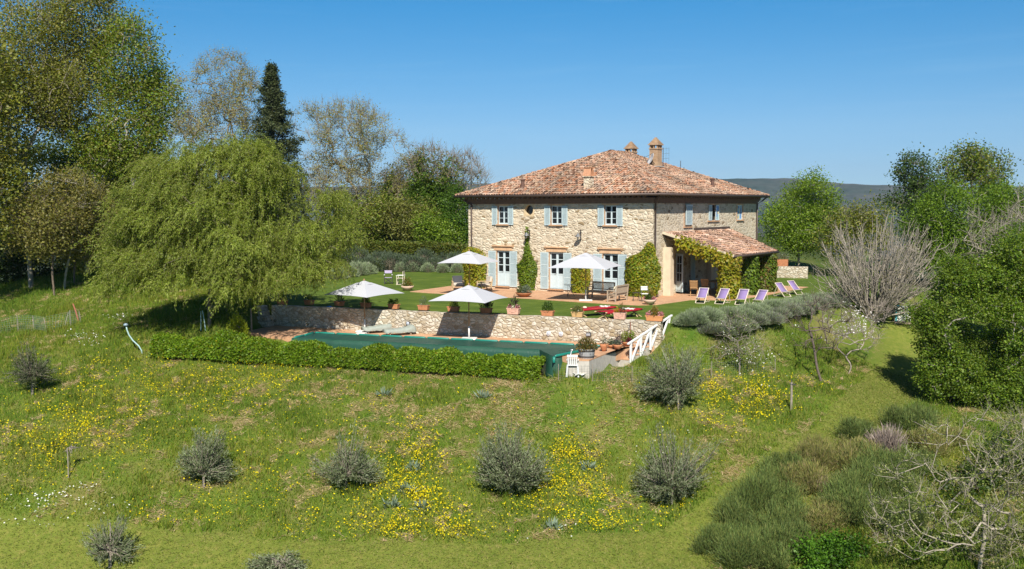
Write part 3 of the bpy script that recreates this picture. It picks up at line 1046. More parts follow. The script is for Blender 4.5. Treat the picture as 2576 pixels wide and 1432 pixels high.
# cornice, rafter tails and soffit
cb = MB()
for k, (z0, z1, o) in enumerate(((5.55, 5.66, 0.06), (5.663, 5.77, 0.12), (5.773, 5.88, 0.19))):
    cb.box((-W / 2, D / 2, (z0 + z1) / 2), (W + 2 * o, D + 2 * o, z1 - z0))
cb.build("cornice", mat("cornice_brick", (0.20, 0.13, 0.095), 0.9, 0.2, 7, 0, 0.1, 0.3), house)
so = MB()
so.box((-W / 2, D / 2, 6.005), (W + 2 * OV - 0.04, D + 2 * OV - 0.04, 0.05))
for k in range(int(W / 0.36)):
    x = -W + 0.1 + k * 0.36
    so.box((x, -0.33, 5.925), (0.085, 0.32, 0.10))
for k in range(int(D / 0.36)):
    so.box((0.33, 0.1 + k * 0.36, 5.925), (0.32, 0.085, 0.10))
so.build("eaves", M_EAVEWOOD, house)


# ---- barrel-tile roofs
TILE_PAL = [(0.36, 0.185, 0.112), (0.41, 0.24, 0.160), (0.43, 0.275, 0.195), (0.39, 0.265, 0.172), (0.26, 0.185, 0.14), (0.34, 0.155, 0.085), (0.31, 0.23, 0.18), (0.46, 0.34, 0.25)]


def tile_field(A, e, s, poly, rng, gap=0.205, rowl=0.34, pal=TILE_PAL, z0=0.045):
    """cover tiles over a flat roof face. A origin at the eave, e along it, s up the slope; poly in (a, b)"""
    e, s = np.array(e, float), np.array(s, float)
    nrm = np.cross(e, s)
    nrm /= np.linalg.norm(nrm)
    poly = np.array(poly, float)
    a = np.arange(poly[:, 0].min(), poly[:, 0].max(), gap)
    b = np.arange(-0.04, poly[:, 1].max(), rowl)
    aa, bb = np.meshgrid(a, b)
    aa, bb = aa.ravel() + rng.normal(0, 0.010, aa.size), bb.ravel() + np.where(bb.ravel() > 0.1, rng.normal(0, 0.028, aa.size), 0)
    keep = sdist(poly, aa, bb + 0.17) < 0.03
    aa, bb = aa[keep], bb[keep]
    n = len(aa)
    k = 6
    t = np.linspace(0, np.pi, k)
    R = rng.uniform(0.080, 0.098, n)
    yaw = rng.normal(0, 0.035, n)
    L = rowl * 1.32
    lift = z0 + rng.normal(0, 0.007, n)
    rings = []
    for q, (rr, hgt) in enumerate(((1.0, 0.040), (0.86, 0.0))):
        off_a = -np.cos(t)[None] * (R * rr)[:, None] + (yaw * L * q)[:, None]
        off_n = np.sin(t)[None] * (R * rr * 0.85)[:, None] + (lift + hgt)[:, None] - 0.05
        P = np.array(A, float) + (aa[:, None] + off_a)[..., None] * e + (bb + L * q)[:, None, None] * s + off_n[..., None] * nrm
        rings.append(P)
    v = np.concatenate(rings, 1)
    i = np.arange(k - 1)
    f = np.stack([i, i + 1, i + 1 + k, i + k], -1)[None] + (np.arange(n) * 2 * k)[:, None, None]
    c = pick(rng, pal, n)
    c = c * (1 + 0.30 * wob(aa, bb, 1.1, 3)[:, None])
    dk = rng.random(n) < 0.10
    c[dk] *= np.array([0.50, 0.50, 0.52])
    return v.reshape(-1, 3), f.reshape(-1, 4), np.repeat(c, 2 * k, 0)


def ridge_tiles(a, b, rng, step=0.36, r=0.12):
    a, b = np.array(a, float), np.array(b, float)
    L = np.linalg.norm(b - a)
    d = (b - a) / L
    sd = np.cross(d, [0, 0, 1.0]); sd /= np.linalg.norm(sd)
    up = np.cross(sd, d)
    n = int(L / step)
    k = 7
    t = np.linspace(-0.15, np.pi + 0.15, k)
    V_, F_, C_ = [], [], []
    for i in range(n):
        p0, p1 = a + d * (i * step - 0.03), a + d * ((i + 1) * step + 0.05)
        w = rng.normal(0, 0.012, 2)
        for p, rr, h in ((p0, r, 0.05 + w[0]), (p1, r * 0.86, 0.03 + w[1])):
            V_.append(p + np.outer(-np.cos(t) * rr, sd) + np.outer(np.sin(t) * rr * 0.9 + h - 0.03, up))
        F_.append(np.stack([np.arange(k - 1), np.arange(1, k), np.arange(1, k) + k, np.arange(k - 1) + k], -1) + i * 2 * k)
        C_.append(np.repeat(pick(rng, TILE_PAL, 1), 2 * k, 0))
    return np.concatenate(V_), np.concatenate(F_), np.concatenate(C_)


def join_np(parts):
    v, f, c, o = [], [], [], 0
    for a, b, d in parts:
        v.append(a); f.append(b + o); c.append(d); o += len(a)
    return np.concatenate(v), np.concatenate(f), np.concatenate(c)


rg = np.random.default_rng(11)
x0, x1, y0, y1 = -W - OV, OV, -OV, D + OV
ry0, ry1 = D / 2 - (D - W) / 2 - 0.05, D / 2 + (D - W) / 2 + 0.05
xm = (x0 + x1) / 2
RA, RB = np.array([xm, ry0, RIDGE]), np.array([xm, ry1, RIDGE])
parts, und = [], MB()
for A, B, P in (((x0, y0), (x1, y0), (RA, RA)), ((x1, y0), (x1, y1), (RB, RA)), ((x1, y1), (x0, y1), (RB, RB)), ((x0, y1), (x0, y0), (RA, RB))):
    A, B = np.array([*A, EAVE]), np.array([*B, EAVE])
    e = unit(B - A)
    mid = (P[0] + P[1]) / 2
    s = mid - A; s = unit(s - e * (s @ e))
    loc = [((p - A) @ e, (p - A) @ s) for p in (A, B, P[0], P[1])]
    if abs(loc[2][0] - loc[3][0]) < 1e-6: loc = loc[:3]
    parts.append(tile_field(A, e, s, loc, rg))
    pts = [A, B, P[0], P[1]] if len(loc) == 4 else [A, B, P[0]]
    und.add([p - np.array([0, 0, 0.02]) for p in pts], [tuple(range(len(pts)))])
for a, b in (((x0, y0, EAVE), RA), ((x1, y0, EAVE), RA), ((x1, y1, EAVE), RB), ((x0, y1, EAVE), RB), (RA, RB)):
    parts.append(ridge_tiles(a, b, rg))
roof = mesh_np("roof", *join_np(parts)[:2], M_TILE, house, join_np(parts)[2])
und.build("roof_deck", M_UNDER, roof)

gt = MB()
zg = EAVE - 0.05
ring = [(x0 - .05, y0 - .05), (x1 + .05, y0 - .05), (x1 + .05, y1 + .05), (x0 - .05, y1 + .05)]
for i in range(4):
    a, b = ring[i], ring[(i + 1) % 4]
    gt.tube([(*a, zg), (*b, zg)], 0.075, 10)
gt.build("gutter", M_GUTTER, house, True)
for px, py, ax, ay in ((-W + 0.32, -0.09, -W - .3, -OV), (0.09, 0.12, OV, -OV * .6), (0.09, D - 0.12, OV, D + OV * .6)):
    dp = MB()
    dp.tube([(ax, ay, zg - 0.05), (ax * .6 + px * .4, ay * .6 + py * .4, zg - 0.28), (px, py, zg - 0.55), (px, py, 3.0), (px, py, 0.02)], 0.055, 8)
    dp.build("downpipe", M_GUTTER, house, True)


# ---- windows, doors and shutters of the front
def frame_grid(mb, x0_, x1_, z0_, z1_, y, cols, rows, fw_=0.055, bar=0.03, mid=0.09, solid=0.0):
    """casement pair in the plane y with glazing bars; solid = height of the wooden lower panel"""
    t = 0.05
    for x in (x0_ + fw_ / 2, x1_ - fw_ / 2): mb.box((x, y, (z0_ + z1_) / 2), (fw_, t, z1_ - z0_))
    xm_ = (x0_ + x1_) / 2
    mb.box((xm_, y - 0.004, (z0_ + z1_) / 2), (mid, t, z1_ - z0_ - 0.02))
    for z in (z0_ + fw_ / 2 + 0.02, z1_ - fw_ / 2): mb.box((xm_, y + 0.003, z), (x1_ - x0_ - 0.02, t, fw_ + 0.03))
    zb = z0_ + solid
    if solid:
        mb.box((xm_, y + 0.008, z0_ + solid / 2), (x1_ - x0_ - 0.04, t * 0.8, solid))
        mb.box((xm_, y - 0.006, zb), (x1_ - x0_ - 0.06, t, 0.07))
    for r in range(1, rows):
        z = zb + (z1_ - zb) * r / rows
        mb.box((xm_, y + 0.002, z), (x1_ - x0_ - 0.04, t * 0.9, bar))


def shutter(mb, xa, xb, z0_, z1_, y, panels=1, ang=0.0, hinge=None):
    """louvred leaf between xa and xb standing in front of plane y"""
    t = 0.045
    b0 = mb.n
    st = 0.055
    for x in (xa + st / 2, xb - st / 2): mb.box((x, y, (z0_ + z1_) / 2), (st, t, z1_ - z0_))
    zs = np.linspace(z0_ + 0.04, z1_ - 0.04, panels + 1)
    for z in zs: mb.box(((xa + xb) / 2, y, z), (xb - xa - 0.02, t * 0.94, 0.08))
    for za, zc in zip(zs[:-1], zs[1:]):
        k = max(3, int((zc - za) / 0.055))
        for i in range(k):
            z = za + 0.05 + (zc - za - 0.10) * (i + 0.5) / k
            mb.bar((xa + st, y + 0.001, z), (xb - st, y + 0.001, z), 0.012, 0.052, (0, 0.75, 0.65))
    mb.box(((xa + xb) / 2, y + 0.014, (z0_ + z1_) / 2), (xb - xa - 2 * st, 0.006, z1_ - z0_ - 0.1))


for i, x in enumerate(XW):
    w = MB()
    frame_grid(w, x - 0.43, x + 0.43, ZS0, ZS1, 0.15, 2, 3)
    wo = w.build("window", M_BLUE, house)
    g = MB(); g.box((x, 0.165, (ZS0 + ZS1) / 2), (0.80, 0.008, ZS1 - ZS0 - 0.06)); g.build("pane", M_GLASS, wo)
    g = MB(); g.box((x, -0.05, ZS0 - 0.035), (1.0, 0.14, 0.07)); g.build("sill", M_PLINTH, wo)
    l = MB(); l.box((x, 0.02, ZS1 + 0.09), (1.25, 0.07, 0.17)); l.build("lintel", M_BRICK, house)
    for sx in (-1, 1):
        jb = MB(); jb.box((x + sx * 0.427, 0.065, (ZS0 + ZS1) / 2), (0.012, 0.135, ZS1 - ZS0 - 0.01)); jb.build("brick_jamb", M_BRICKH, house)
    for sx in (-1, 1):
        s_ = MB()
        xa, xb = (x - 0.43 - 0.43, x - 0.44) if sx < 0 else (x + 0.44, x + 0.43 + 0.43)
        shutter(s_, xa, xb, ZS0 - 0.04, ZS1 - 0.02, -0.05)
        so_ = s_.build("shutter", M_BLUE2, house)
        h = MB()
        h.box(((xa + xb) / 2, -0.08, ZS0 - 0.06), (0.03, 0.05, 0.09)); h.build("latch", M_IRON, so_)
    # garden door below
    d = MB()
    frame_grid(d, x - 0.55, x + 0.55, ZD0, ZD1, 0.15, 2, 3, 0.09, 0.045, 0.15, 0.92 if i < 2 else 0.80)
    do = d.build("door", M_BLUE, house)
    g = MB(); g.box((x, 0.17, (ZD0 + ZD1) / 2 + 0.4), (0.98, 0.008, 1.42)); g.build("pane", M_GLASS, do)
    g = MB(); g.tube([(x - 0.05, 0.11, 1.18), (x - 0.05, 0.06, 1.18), (x - 0.16, 0.06, 1.18)], 0.012, 6); g.build("handle", M_IRON, do)
    g = MB(); g.box((x, 0.0, ZD0 - 0.03), (1.16, 0.30, 0.06)); g.build("threshold", M_PLINTH, do)
    l = MB(); l.box((x, 0.01, ZD1 + 0.14), (1.50, 0.07, 0.26)); l.box((x, -0.03, ZD1 + 0.31), (1.75, 0.16, 0.075))
    for sx in (-1, 1): l.box((x + sx * 0.80, -0.015, ZD1 + 0.235), (0.10, 0.11, 0.075))
    l.build("lintel", M_BRICK, house)
    for sx in (-1, 1):
        jb = MB(); jb.box((x + sx * 0.546, 0.06, (ZD0 + ZD1) / 2), (0.014, 0.13, ZD1 - ZD0 - 0.01)); jb.build("brick_jamb", M_BRICKH, house)
    for sx in (-1, 1):
        s_ = MB()
        xa, xb = (x - 0.56 - 0.60, x - 0.57) if sx < 0 else (x + 0.57, x + 0.56 + 0.60)
        shutter(s_, xa, xb, ZD0 - 0.02, ZD1 - 0.03, -0.055, 3)
        so_ = s_.build("shutter", M_BLUE2, house)
        h = MB(); h.box((xb if sx > 0 else xa, -0.075, 1.15), (0.05, 0.03, 0.04)); h.build("latch", M_IRON, so_)


# ---- right-hand side: shutters and stained glass
def side_leaf(y0_, y1_, z0_, z1_, x=0.06, name="shutter", m=None):
    """louvred leaf on the right wall (outward +x)"""
    s_ = MB()
    shutter(s_, y0_, y1_, z0_, z1_, 0.0)
    s_.v = [(x - p[1], p[0], p[2]) for p in s_.v]
    return s_.build(name, m or M_BLUE2, house)


y0_, y1_ = yy(1721.5), yy(1737)
side_leaf(y0_, y1_, 4.22, 5.47, 0.10)
for a in (y0_ - 0.07, y1_ + 0.07):
    jb = MB(); jb.box((0.008, a, 4.85), (0.03, 0.15, 1.5)); jb.build("brick_jamb", M_BRICKH, house)
jb = MB(); jb.box((0.03, (y0_ + y1_) / 2, 4.07), (0.10, 1.2, 0.06)); jb.build("sill", M_PLINTH, house)


def stained(yA, yB, z0_, z1_, x, nx_, nz_, seed):
    r = np.random.default_rng(seed)
    V_, F_, C_ = [], [], []
    pal = [(0.10, 0.25, 0.55), (0.16, 0.40, 0.62), (0.55, 0.42, 0.14), (0.45, 0.40, 0.26), (0.35, 0.50, 0.52)]
    for i in range(nx_):
        for j in range(nz_):
            a, b = yA + (yB - yA) * i / nx_, yA + (yB - yA) * (i + 1) / nx_
            c, d = z0_ + (z1_ - z0_) * j / nz_, z0_ + (z1_ - z0_) * (j + 1) / nz_
            k = len(V_)
            V_ += [(x, a, c), (x, b, c), (x, b, d), (x, a, d)]
            F_.append((k, k + 1, k + 2, k + 3))
            C_ += [pal[r.integers(len(pal))]] * 4
    return np.array(V_), np.array(F_), np.array(C_)


M_STAIN = attr_mat("stained_glass", 0.25, 0.0, 0.5)
ym = (R2[0] + R2[1]) / 2
g = MB(); g.box((-0.15, ym, 4.95), (0.01, R2[1] - R2[0] - 0.6, 0.99)); g.build("pane", M_GLASS, house)
side_leaf(R2[0], R2[0] + 0.45, 4.45, 5.45, 0.05)
for ya, yb, sd in ((R2[1] - 0.52, R2[1], 3), (R3[0] + 0.04, R3[1] - 0.04, 5)):
    f_ = MB()
    xf = 0.05 if sd == 3 else -0.06
    wd = yb - ya
    for a in ((ya + 0.04, yb - 0.04) if sd == 3 else (ya + 0.04, (ya + yb) / 2, yb - 0.04)): f_.box((xf, a, 4.95), (0.045, 0.07, 0.98))
    for z in (4.48, 5.42): f_.box((xf, (ya + yb) / 2, z), (0.04, wd - 0.02, 0.07))
    fo = f_.build("window", M_BLUE, house)
    mesh_np("pane", *stained(ya + 0.06, yb - 0.06, 4.5, 5.4, xf + 0.004, 2 if sd == 3 else 4, 5, sd)[:2], M_STAIN, fo, stained(ya + 0.06, yb - 0.06, 4.5, 5.4, xf, 2 if sd == 3 else 4, 5, sd)[2])
for a, b in (R2, R3):
    jb = MB(); jb.box((0.03, (a + b) / 2, 4.40), (0.12, b - a + 0.25, 0.06)); jb.build("sill", M_PLINTH, house)
    for q in ((a - 0.07, b + 0.07) if a == R3[0] else (a + 0.27, b - 0.27)):
        jb = MB(); jb.box((0.006, q, 4.95), (0.02, 0.13, 1.02)); jb.build("brick_jamb", M_BRICKH, house)
    jb = MB(); jb.box((0.006, (a + b) / 2, 5.535), (0.02, b - a + 0.2, 0.14)); jb.build("lintel", M_BRICK, house)
# doors under the porch
d = MB()
frame_grid(d, RD[0], RD[1], 0.15, 2.5, 0.0, 2, 3, 0.09, 0.045, 0.15, 0.6)
d.v = [(-0.12 - p[1], p[0], p[2]) for p in d.v]
do = d.build("door", M_BLUE, house)
g = MB(); g.box((-0.14, (RD[0] + RD[1]) / 2, 1.6), (0.01, RD[1] - RD[0] - 0.1, 1.7)); g.build("pane", M_GLASS, do)
lf = MB()                                                    # glazed leaf standing open
frame_grid(lf, 0.0, 0.62, 0.15, 2.45, 0.0, 2, 3, 0.09, 0.045, 0.03, 0.6)
an = 1.15
lf.v = [(0.02 + p[0] * math.sin(an) - p[1] * math.cos(an), RD[0] + 0.02 - p[0] * math.cos(an) - p[1] * math.sin(an), p[2]) for p in lf.v]
lfo = lf.build("door", M_BLUE, house)
g = MB(); g.bar((0.05, RD[0], 1.6), (0.02 + 0.58 * math.sin(an), RD[0] - 0.58 * math.cos(an), 1.6), 0.008, 1.6); g.build("pane", M_GLASS, lfo)
side_leaf(RD[1] + 0.9, RD[1] + 1.5, 0.15, 2.5, 0.10)


# ---- porch: lean-to tile roof on posts
porch = thing("porch", "lean-to porch with terracotta tile roof against the side wall of the house", "porch", (0, 0, 0))
PZ0, PZ1, PX = 2.52, 3.80, 4.5
pA, pB, pC, pD = np.array([PX, 1.25, PZ0]), np.array([PX, 8.0, PZ0]), np.array([0.02, 11.0, PZ1]), np.array([0.02, 1.25, PZ1])
e = unit(pB - pA); s = unit(pD - pA)
loc = [((p - pA) @ e, (p - pA) @ s) for p in (pA, pB, pC, pD)]
PPAL = TILE_PAL[:4] + [(0.56, 0.40, 0.31), (0.52, 0.36, 0.28), (0.20, 0.13, 0.10)]
pr = join_np([tile_field(pA, e, s, loc, np.random.default_rng(4), 0.21, 0.36, PPAL), ridge_tiles(pB, pC, rg, 0.36, 0.10)])
prf = mesh_np("roof", pr[0], pr[1], M_TILE, porch, pr[2])
u_ = MB()
dz = np.array([0, 0, 0.03]); dz2 = np.array([0, 0, 0.13])
u_.add([pA - dz, pB - dz, pC - dz, pD - dz, pA - dz2, pB - dz2, pC - dz2, pD - dz2], [(0, 1, 2, 3), (7, 6, 5, 4), (0, 4, 5, 1), (1, 5, 6, 2), (2, 6, 7, 3), (3, 7, 4, 0)])
u_.build("roof_deck", M_DARKWOOD, prf)
v_ = MB(); v_.bar(pA + [0.05, -0.06, 0.0], pD + [0, -0.06, 0.0], 0.10, 0.14); v_.build("verge", M_STUCCO, prf)
fl = MB(); fl.box((0.06, 8.15, 3.93), (0.10, 5.4, 0.16)); fl.build("flashing", M_GUTTER, prf)
g_ = MB(); g_.tube([(PX + .06, 1.15, PZ0 - .03), (PX + .06, 8.1, PZ0 - .03)], 0.07, 8); g_.build("gutter", M_GUTTER, porch, True)
bm_ = MB()
bm_.box((PX - 0.45, 4.6, 2.42), (0.20, 6.6, 0.24))
for k in range(8):
    yk = 1.5 + k * 0.9
    bm_.bar((0.05, yk, 3.58), (PX - 0.1, yk, 2.36), 0.10, 0.16)
bm_.build("beams", M_DARKWOOD, porch)
for q, (x_, y_) in enumerate(((PX - 0.45, 1.75), (PX - 0.45, 4.75), (PX - 0.45, 7.5))):
    p_ = MB(); p_.box((x_, y_, 1.05), (0.38, 0.38, 2.5)); p_.build("post", M_STUCCO, porch)
p_ = MB(); p_.box((0.26, 1.50, 1.45), (0.50, 0.44, 2.95)); p_.build("post", M_STUCCO, porch)
p_ = MB(); p_.box((0.16, 7.7, 1.45), (0.30, 0.40, 2.95)); p_.build("post", M_STUCCO, porch)


# ---- chimneys, vents, aerials
def tower_chimney(x, y, zb, zt, w, name="chimney"):
    h = zt - zb
    b = MB()
    zc, zo = zt - 0.52, zt - 0.80
    b.box((x, y, (zb - 0.6 + zo) / 2), (w, w, zo - zb + 0.6))
    b.box((x, y, zo + 0.03), (w + 0.08, w + 0.08, 0.07))
    for ox in (-1, 0, 1):
        for oy in (-1, 0, 1):
            if ox == 0 and oy == 0: continue
            b.box((x + ox * (w / 2 - 0.05), y + oy * (w / 2 - 0.05), (zo + zc) / 2 + 0.02), (0.10, 0.10, zc - zo - 0.05))
    c = b.build("chimney", M_CHIM, roof)
    k = MB()
    nst = 7
    for i in range(nst):                                   # stepped brick pyramid
        f = 1 - i / nst
        k.box((x, y, zc + 0.035 + i * 0.075), ((w + 0.16) * f * 0.97 + 0.03, (w + 0.16) * f * 0.97 + 0.03, 0.078))
    k.build("cap", M_CHIM, c)
    k = MB(); k.box((x, y, zb + 0.02), (w + 0.25, w + 0.25, 0.05)); k.build("flashing", mat("lead", (0.45, 0.43, 0.40), 0.7), c)
    return c


tower_chimney(-4.23, 8.33, 8.05, 10.02, 0.62)
tower_chimney(-7.55, 10.9, 8.45, 10.02, 0.62)


def roofhit(u, v, face):
    r = ray(np.array(float(u)), np.array(float(v)))
    t = np.arange(50, 75, 0.02)
    P = CAM + t[:, None] * r
    z = EAVE + SLOPE * ((P[:, 1] + OV) if face == 'front' else (OV - P[:, 0]))
    return P[(P[:, 2] < z).argmax()]


p = roofhit(1481, 472, 'front')
b = MB(); b.box((p[0], p[1], p[2] + 0.2), (0.46, 0.46, 0.9)); b.box((p[0], p[1], p[2] + 0.67), (0.58, 0.58, 0.05))
c = b.build("chimney", M_STONE, roof)
k = MB()
for q in np.linspace(-0.22, 0.22, 4):
    for sy in (-1, 1): k.bar((p[0] + q, p[1] + sy * 0.25, p[2] + 0.70), (p[0] + q * 0.75, p[1] + sy * 0.10, p[2] + 1.2), 0.13, 0.03, (0, 1, 0))
k.box((p[0], p[1], p[2] + 1.22), (0.46, 0.34, 0.035))
k.build("cap", mat("terracotta_cap", (0.50, 0.25, 0.14), 0.85, 0.2, 8), c)
M_VENT = mat("vent_pipe", (0.13, 0.07, 0.05), 0.8, 0.2, 6)
for u, v, f in ((1315, 474, 'front'), (1792.5, 471, 'right')):
    p = roofhit(u, v, f)
    b = MB(); b.lathe([(0.17, -0.15), (0.15, 0.1), (0.12, 0.14), (0.12, 0.48), (0.17, 0.50), (0.17, 0.55), (0.07, 0.62), (0.01, 0.63)], tuple(p), 12)
    b.build("vent_pipe", M_VENT, roof)

M_WHITE = mat("white_enamel", (0.72, 0.73, 0.73), 0.45, 0.05, 2)
t = thing("satellite_dish", "pale grey satellite dish on the front of the tall brick chimney", "dish", tuple(at(1639.0, 402.0, 65.6)))
b = MB()
pr_, nseg = [], 20
R_ = Vector(tuple(-ROT[0] * 0.92 - ROT[2] * 0.22 + np.array([0, 0, 0.40]))).to_track_quat('Z', 'Y').to_matrix()
vs_, fs_ = [], []
for j in range(5):
    for k in range(nseg):
        rr = 0.42 * j / 4
        q = R_ @ Vector((rr * math.cos(6.2832 * k / nseg), rr * math.sin(6.2832 * k / nseg) * 1.05, 0.55 * rr * rr))
        vs_.append(tuple(q))
for j in range(4):
    for k in range(nseg): fs_.append((j * nseg + k, j * nseg + (k + 1) % nseg, (j + 1) * nseg + (k + 1) % nseg, (j + 1) * nseg + k))
b.add(vs_, fs_)
ob = b.build("reflector", mat("dish_grey", (0.50, 0.51, 0.52), 0.5, 0.05, 3), t, True); ob.modifiers.new("thick", 'SOLIDIFY').thickness = 0.012
b = MB(); b.tube([(0, 0, 0), tuple(ROT[0] * 0.12 + np.array([0, 0, -0.2])), tuple(ROT[0] * 0.35 + ROT[2] * 0.2 + np.array([0, 0, -0.35]))], 0.025, 6)
q = R_ @ Vector((0, -0.05, 0.5)); b.tube([tuple(R_ @ Vector((0.0, 0.42, 0.1))), tuple(q)], 0.015, 6); b.build("arm", M_IRON, t)
b = MB(); b.tube([tuple(q), tuple(q * 1.15)], 0.035, 8); b.build("receiver", M_IRON, t)
M_ALU = mat("aerial_metal", (0.16, 0.16, 0.17), 0.4, 0.1, 3, 0.7)
for nm, lb, u, v, d, hh, rods in (("tv_aerial", "thin rooftop aerial with crossbars to the right of the tall chimney", 1668, 424, 66.5, 1.5, 4), ("tv_aerial", "single bare mast far down the right roof hip", 1712, 428, 68, 0.75, 0), ("tv_aerial", "shortest bare mast farthest down the right roof hip", 1720.5, 432, 68, 0.4, 0)):
    p = at(u, v, d)
    t = thing(nm, lb, "aerial", (p[0], p[1], p[2] - 0.1), 0, "aerials on the farmhouse roof")
    b = MB(); b.tube([(0, 0, -0.4), (0, 0, hh)], 0.024, 6); b.build("mast", M_ALU, t)
    for k in range(rods):
        z = 0.4 + k * (hh - 0.5) / 3
        b = MB(); b.bar((-0.22, -0.15, z), (0.34, 0.22, z + 0.06), 0.014)
        for q in np.linspace(-0.5, 1, 4): b.bar((0.33 * q, 0.21 * q, z - 0.14), (0.33 * q, 0.21 * q, z + 0.16), 0.010)
        b.build("crossbar", M_ALU, t)

# ---- two bell lamps on brackets
for lx, lb in ((-8.83, "iron bell lamp on a wall bracket above the tall ivy"), (-4.97, "iron bell lamp on a bare stretch of wall between the doors")):
    t = thing("wall_lamp", lb, "wall lamp", (lx, -0.01, 3.45), 0, "bell lamps on the front wall")
    b = MB(); b.box((0, -0.015, 0.15), (0.07, 0.03, 0.62)); b.tube([(0, -0.03, 0.36), (0, -0.14, 0.46), (0, -0.28, 0.42), (0, -0.34, 0.28)], 0.016, 6); b.bar((0, -0.03, 0.1), (0, -0.2, 0.42), 0.014); b.build("bracket", M_IRON, t)
    b = MB(); b.lathe([(0.03, 0.30), (0.06, 0.24), (0.13, 0.14), (0.20, 0.09), (0.19, 0.08), (0.05, 0.10)], (0, -0.34, 0), 16); b.build("lamp_shade", mat("zinc", (0.20, 0.21, 0.22), 0.5, 0.1, 4, 0.4), t, True)
    b = MB(); b.lathe([(0.02, 0.10), (0.05, 0.06), (0.05, -0.04), (0.02, -0.08)], (0, -0.34, 0), 10); b.build("bulb", mat("lamp_glass", (0.55, 0.52, 0.45), 0.2), t, True)

# ---- paved terrace and pool deck
M_PAVE = brick_mat("cotto_paving", (0.50, 0.275, 0.155), (0.58, 0.355, 0.215), (0.47, 0.31, 0.20), 1.0, 0.30, 0.15, ('X', 'Y'))
pp = [onplane(np.array(float(u)), np.array(float(v)), 2, 0.03)[:2] for u, v in ((1133, 719.5), (1031, 733.5), (1073, 736.5), (1200, 743), (1344, 752), (1440, 758.5), (1543, 765), (1605, 767.5), (1655, 766), (1739, 754))]
pp = pp + [np.array(q) for q in ((4.6, 0.9), (5.0, 4.5), (5.0, 12.4), (0.01, 12.6), (0.01, 0.01), (-W + 0.01, 0.01), (-W - 0.3, -0.3))]
b = MB(); b.prism([tuple(q) for q in pp], -0.2, 0.03)
sc(b.build("patio", M_PAVE), kind='structure')
b = MB()
b.prism([(6.05, -11.3), (5.6, -12.6), (5.25, -14.5), (5.05, -16.55), (4.2, -16.45), (2.9, -15.5), (-9.35, -19.1), (-13.5, -19.4), (-14.6, -16.1)][::-1], -1.5, -1.05)
sc(b.build("pool_deck", M_PAVE), kind='structure')

# ---------------------------------------------------------------- trees and shrubs
def imgtree(name, label, cat, u0, d, lobes, vb=None, knobs=0, **kw):
    """tree standing d metres out in the direction of column u0; crown lobes given by their angular size from the viewpoint and converted to metres"""
    b = at(float(u0), 560.0, d) if vb is None else G(np.array([float(u0)]), np.array([float(vb)]))[0]
    if vb is not None: d = float(project(b)[2])
    base = np.array([b[0], b[1], float(hz(b[0], b[1]))])
    L = []
    for q in lobes:
        u, v, ru, rv = q[:4]
        c = at(float(u), float(v), d + (q[4] if len(q) > 4 else 0.0)) - base
        L.append((*c, ru * d / FPX, ru * d / FPX, rv * d / FPX))
    if knobs:                                   # smaller leafy masses bulging from each large one
        rk = np.random.default_rng(kw.get('seed', 1) + 900)
        K = []
        for l in L:
            K.append((l[0], l[1], l[2], l[3] * 0.82, l[4] * 0.82, l[5] * 0.82))
            for _ in range(knobs):
                o = unit(rk.normal(size=3) * np.array([1, 1, 0.9]))
                f = rk.uniform(0.26, 0.46)
                K.append((l[0] + o[0] * l[3] * 0.9, l[1] + o[1] * l[4] * 0.9, l[2] + o[2] * l[5] * 0.9, l[3] * f, l[4] * f, l[5] * f))
        L = K
    H = max(l[2] + l[5] for l in L)
    lo = min(l[2] - l[5] * 0.6 for l in L)
    kw.setdefault('trunk_h', max(0.5, 0.55 * lo + 0.45 * max(l[2] for l in L)))
    return tree(name, label, cat, base, H, L, **kw)


SPRING = [(0.180, 0.210, 0.026), (0.235, 0.250, 0.038), (0.130, 0.165, 0.022), (0.27, 0.25, 0.060)]
FRESH = [(0.140, 0.240, 0.014), (0.190, 0.285, 0.022), (0.105, 0.185, 0.013), (0.230, 0.305, 0.036)]
PALE = (0.33, 0.295, 0.235)
GREYB = (0.30, 0.27, 0.235)
BROWNB = (0.17, 0.135, 0.10)

# the tall grove on the left
PG = "tall trees of the grove"
imgtree("poplar_tree", "tall thin-leaved poplar with white upright trunks at the picture's left edge", "tree", 70, 64, [(60, 110, 110, 175), (45, 320, 100, 140), (140, 250, 80, 120)], n_t=520, leaves=82, spread=0.50, lsize=(0.145, 0.10), pal=SPRING, bark=PALE, r_tip=0.014, r_max=0.26, seed=1, gap=0.1, knobs=3, up=1.2, stiff=0.5, group=PG, trunk_h=9, twigs=500, twig_len=1.2, twig_r=0.012, twig_up=1.2)
imgtree("poplar_tree", "tall poplar with pale forking trunk behind the yellow-budded trees", "tree", 215, 67, [(215, 50, 115, 150), (200, 250, 110, 150)], n_t=480, leaves=82, spread=0.5, lsize=(0.145, 0.10), pal=SPRING, bark=PALE, r_tip=0.014, r_max=0.26, seed=2, gap=0.1, knobs=3, up=1.2, stiff=0.5, group=PG, trunk_h=8, twigs=400, twig_len=1.2, twig_r=0.012, twig_up=1.2)
imgtree("poplar_tree", "bright green poplar with loose leafy top, rightmost of the tall grove", "tree", 335, 66, [(335, 150, 85, 150), (330, 350, 105, 110), (405, 240, 50, 70), (270, 400, 90, 90)], n_t=480, leaves=90, spread=0.48, lsize=(0.155, 0.105), pal=FRESH[:3] + SPRING, bark=GREYB, r_tip=0.014, r_max=0.24, seed=3, gap=0.1, knobs=3, up=0.8, group=PG, trunk_h=8)
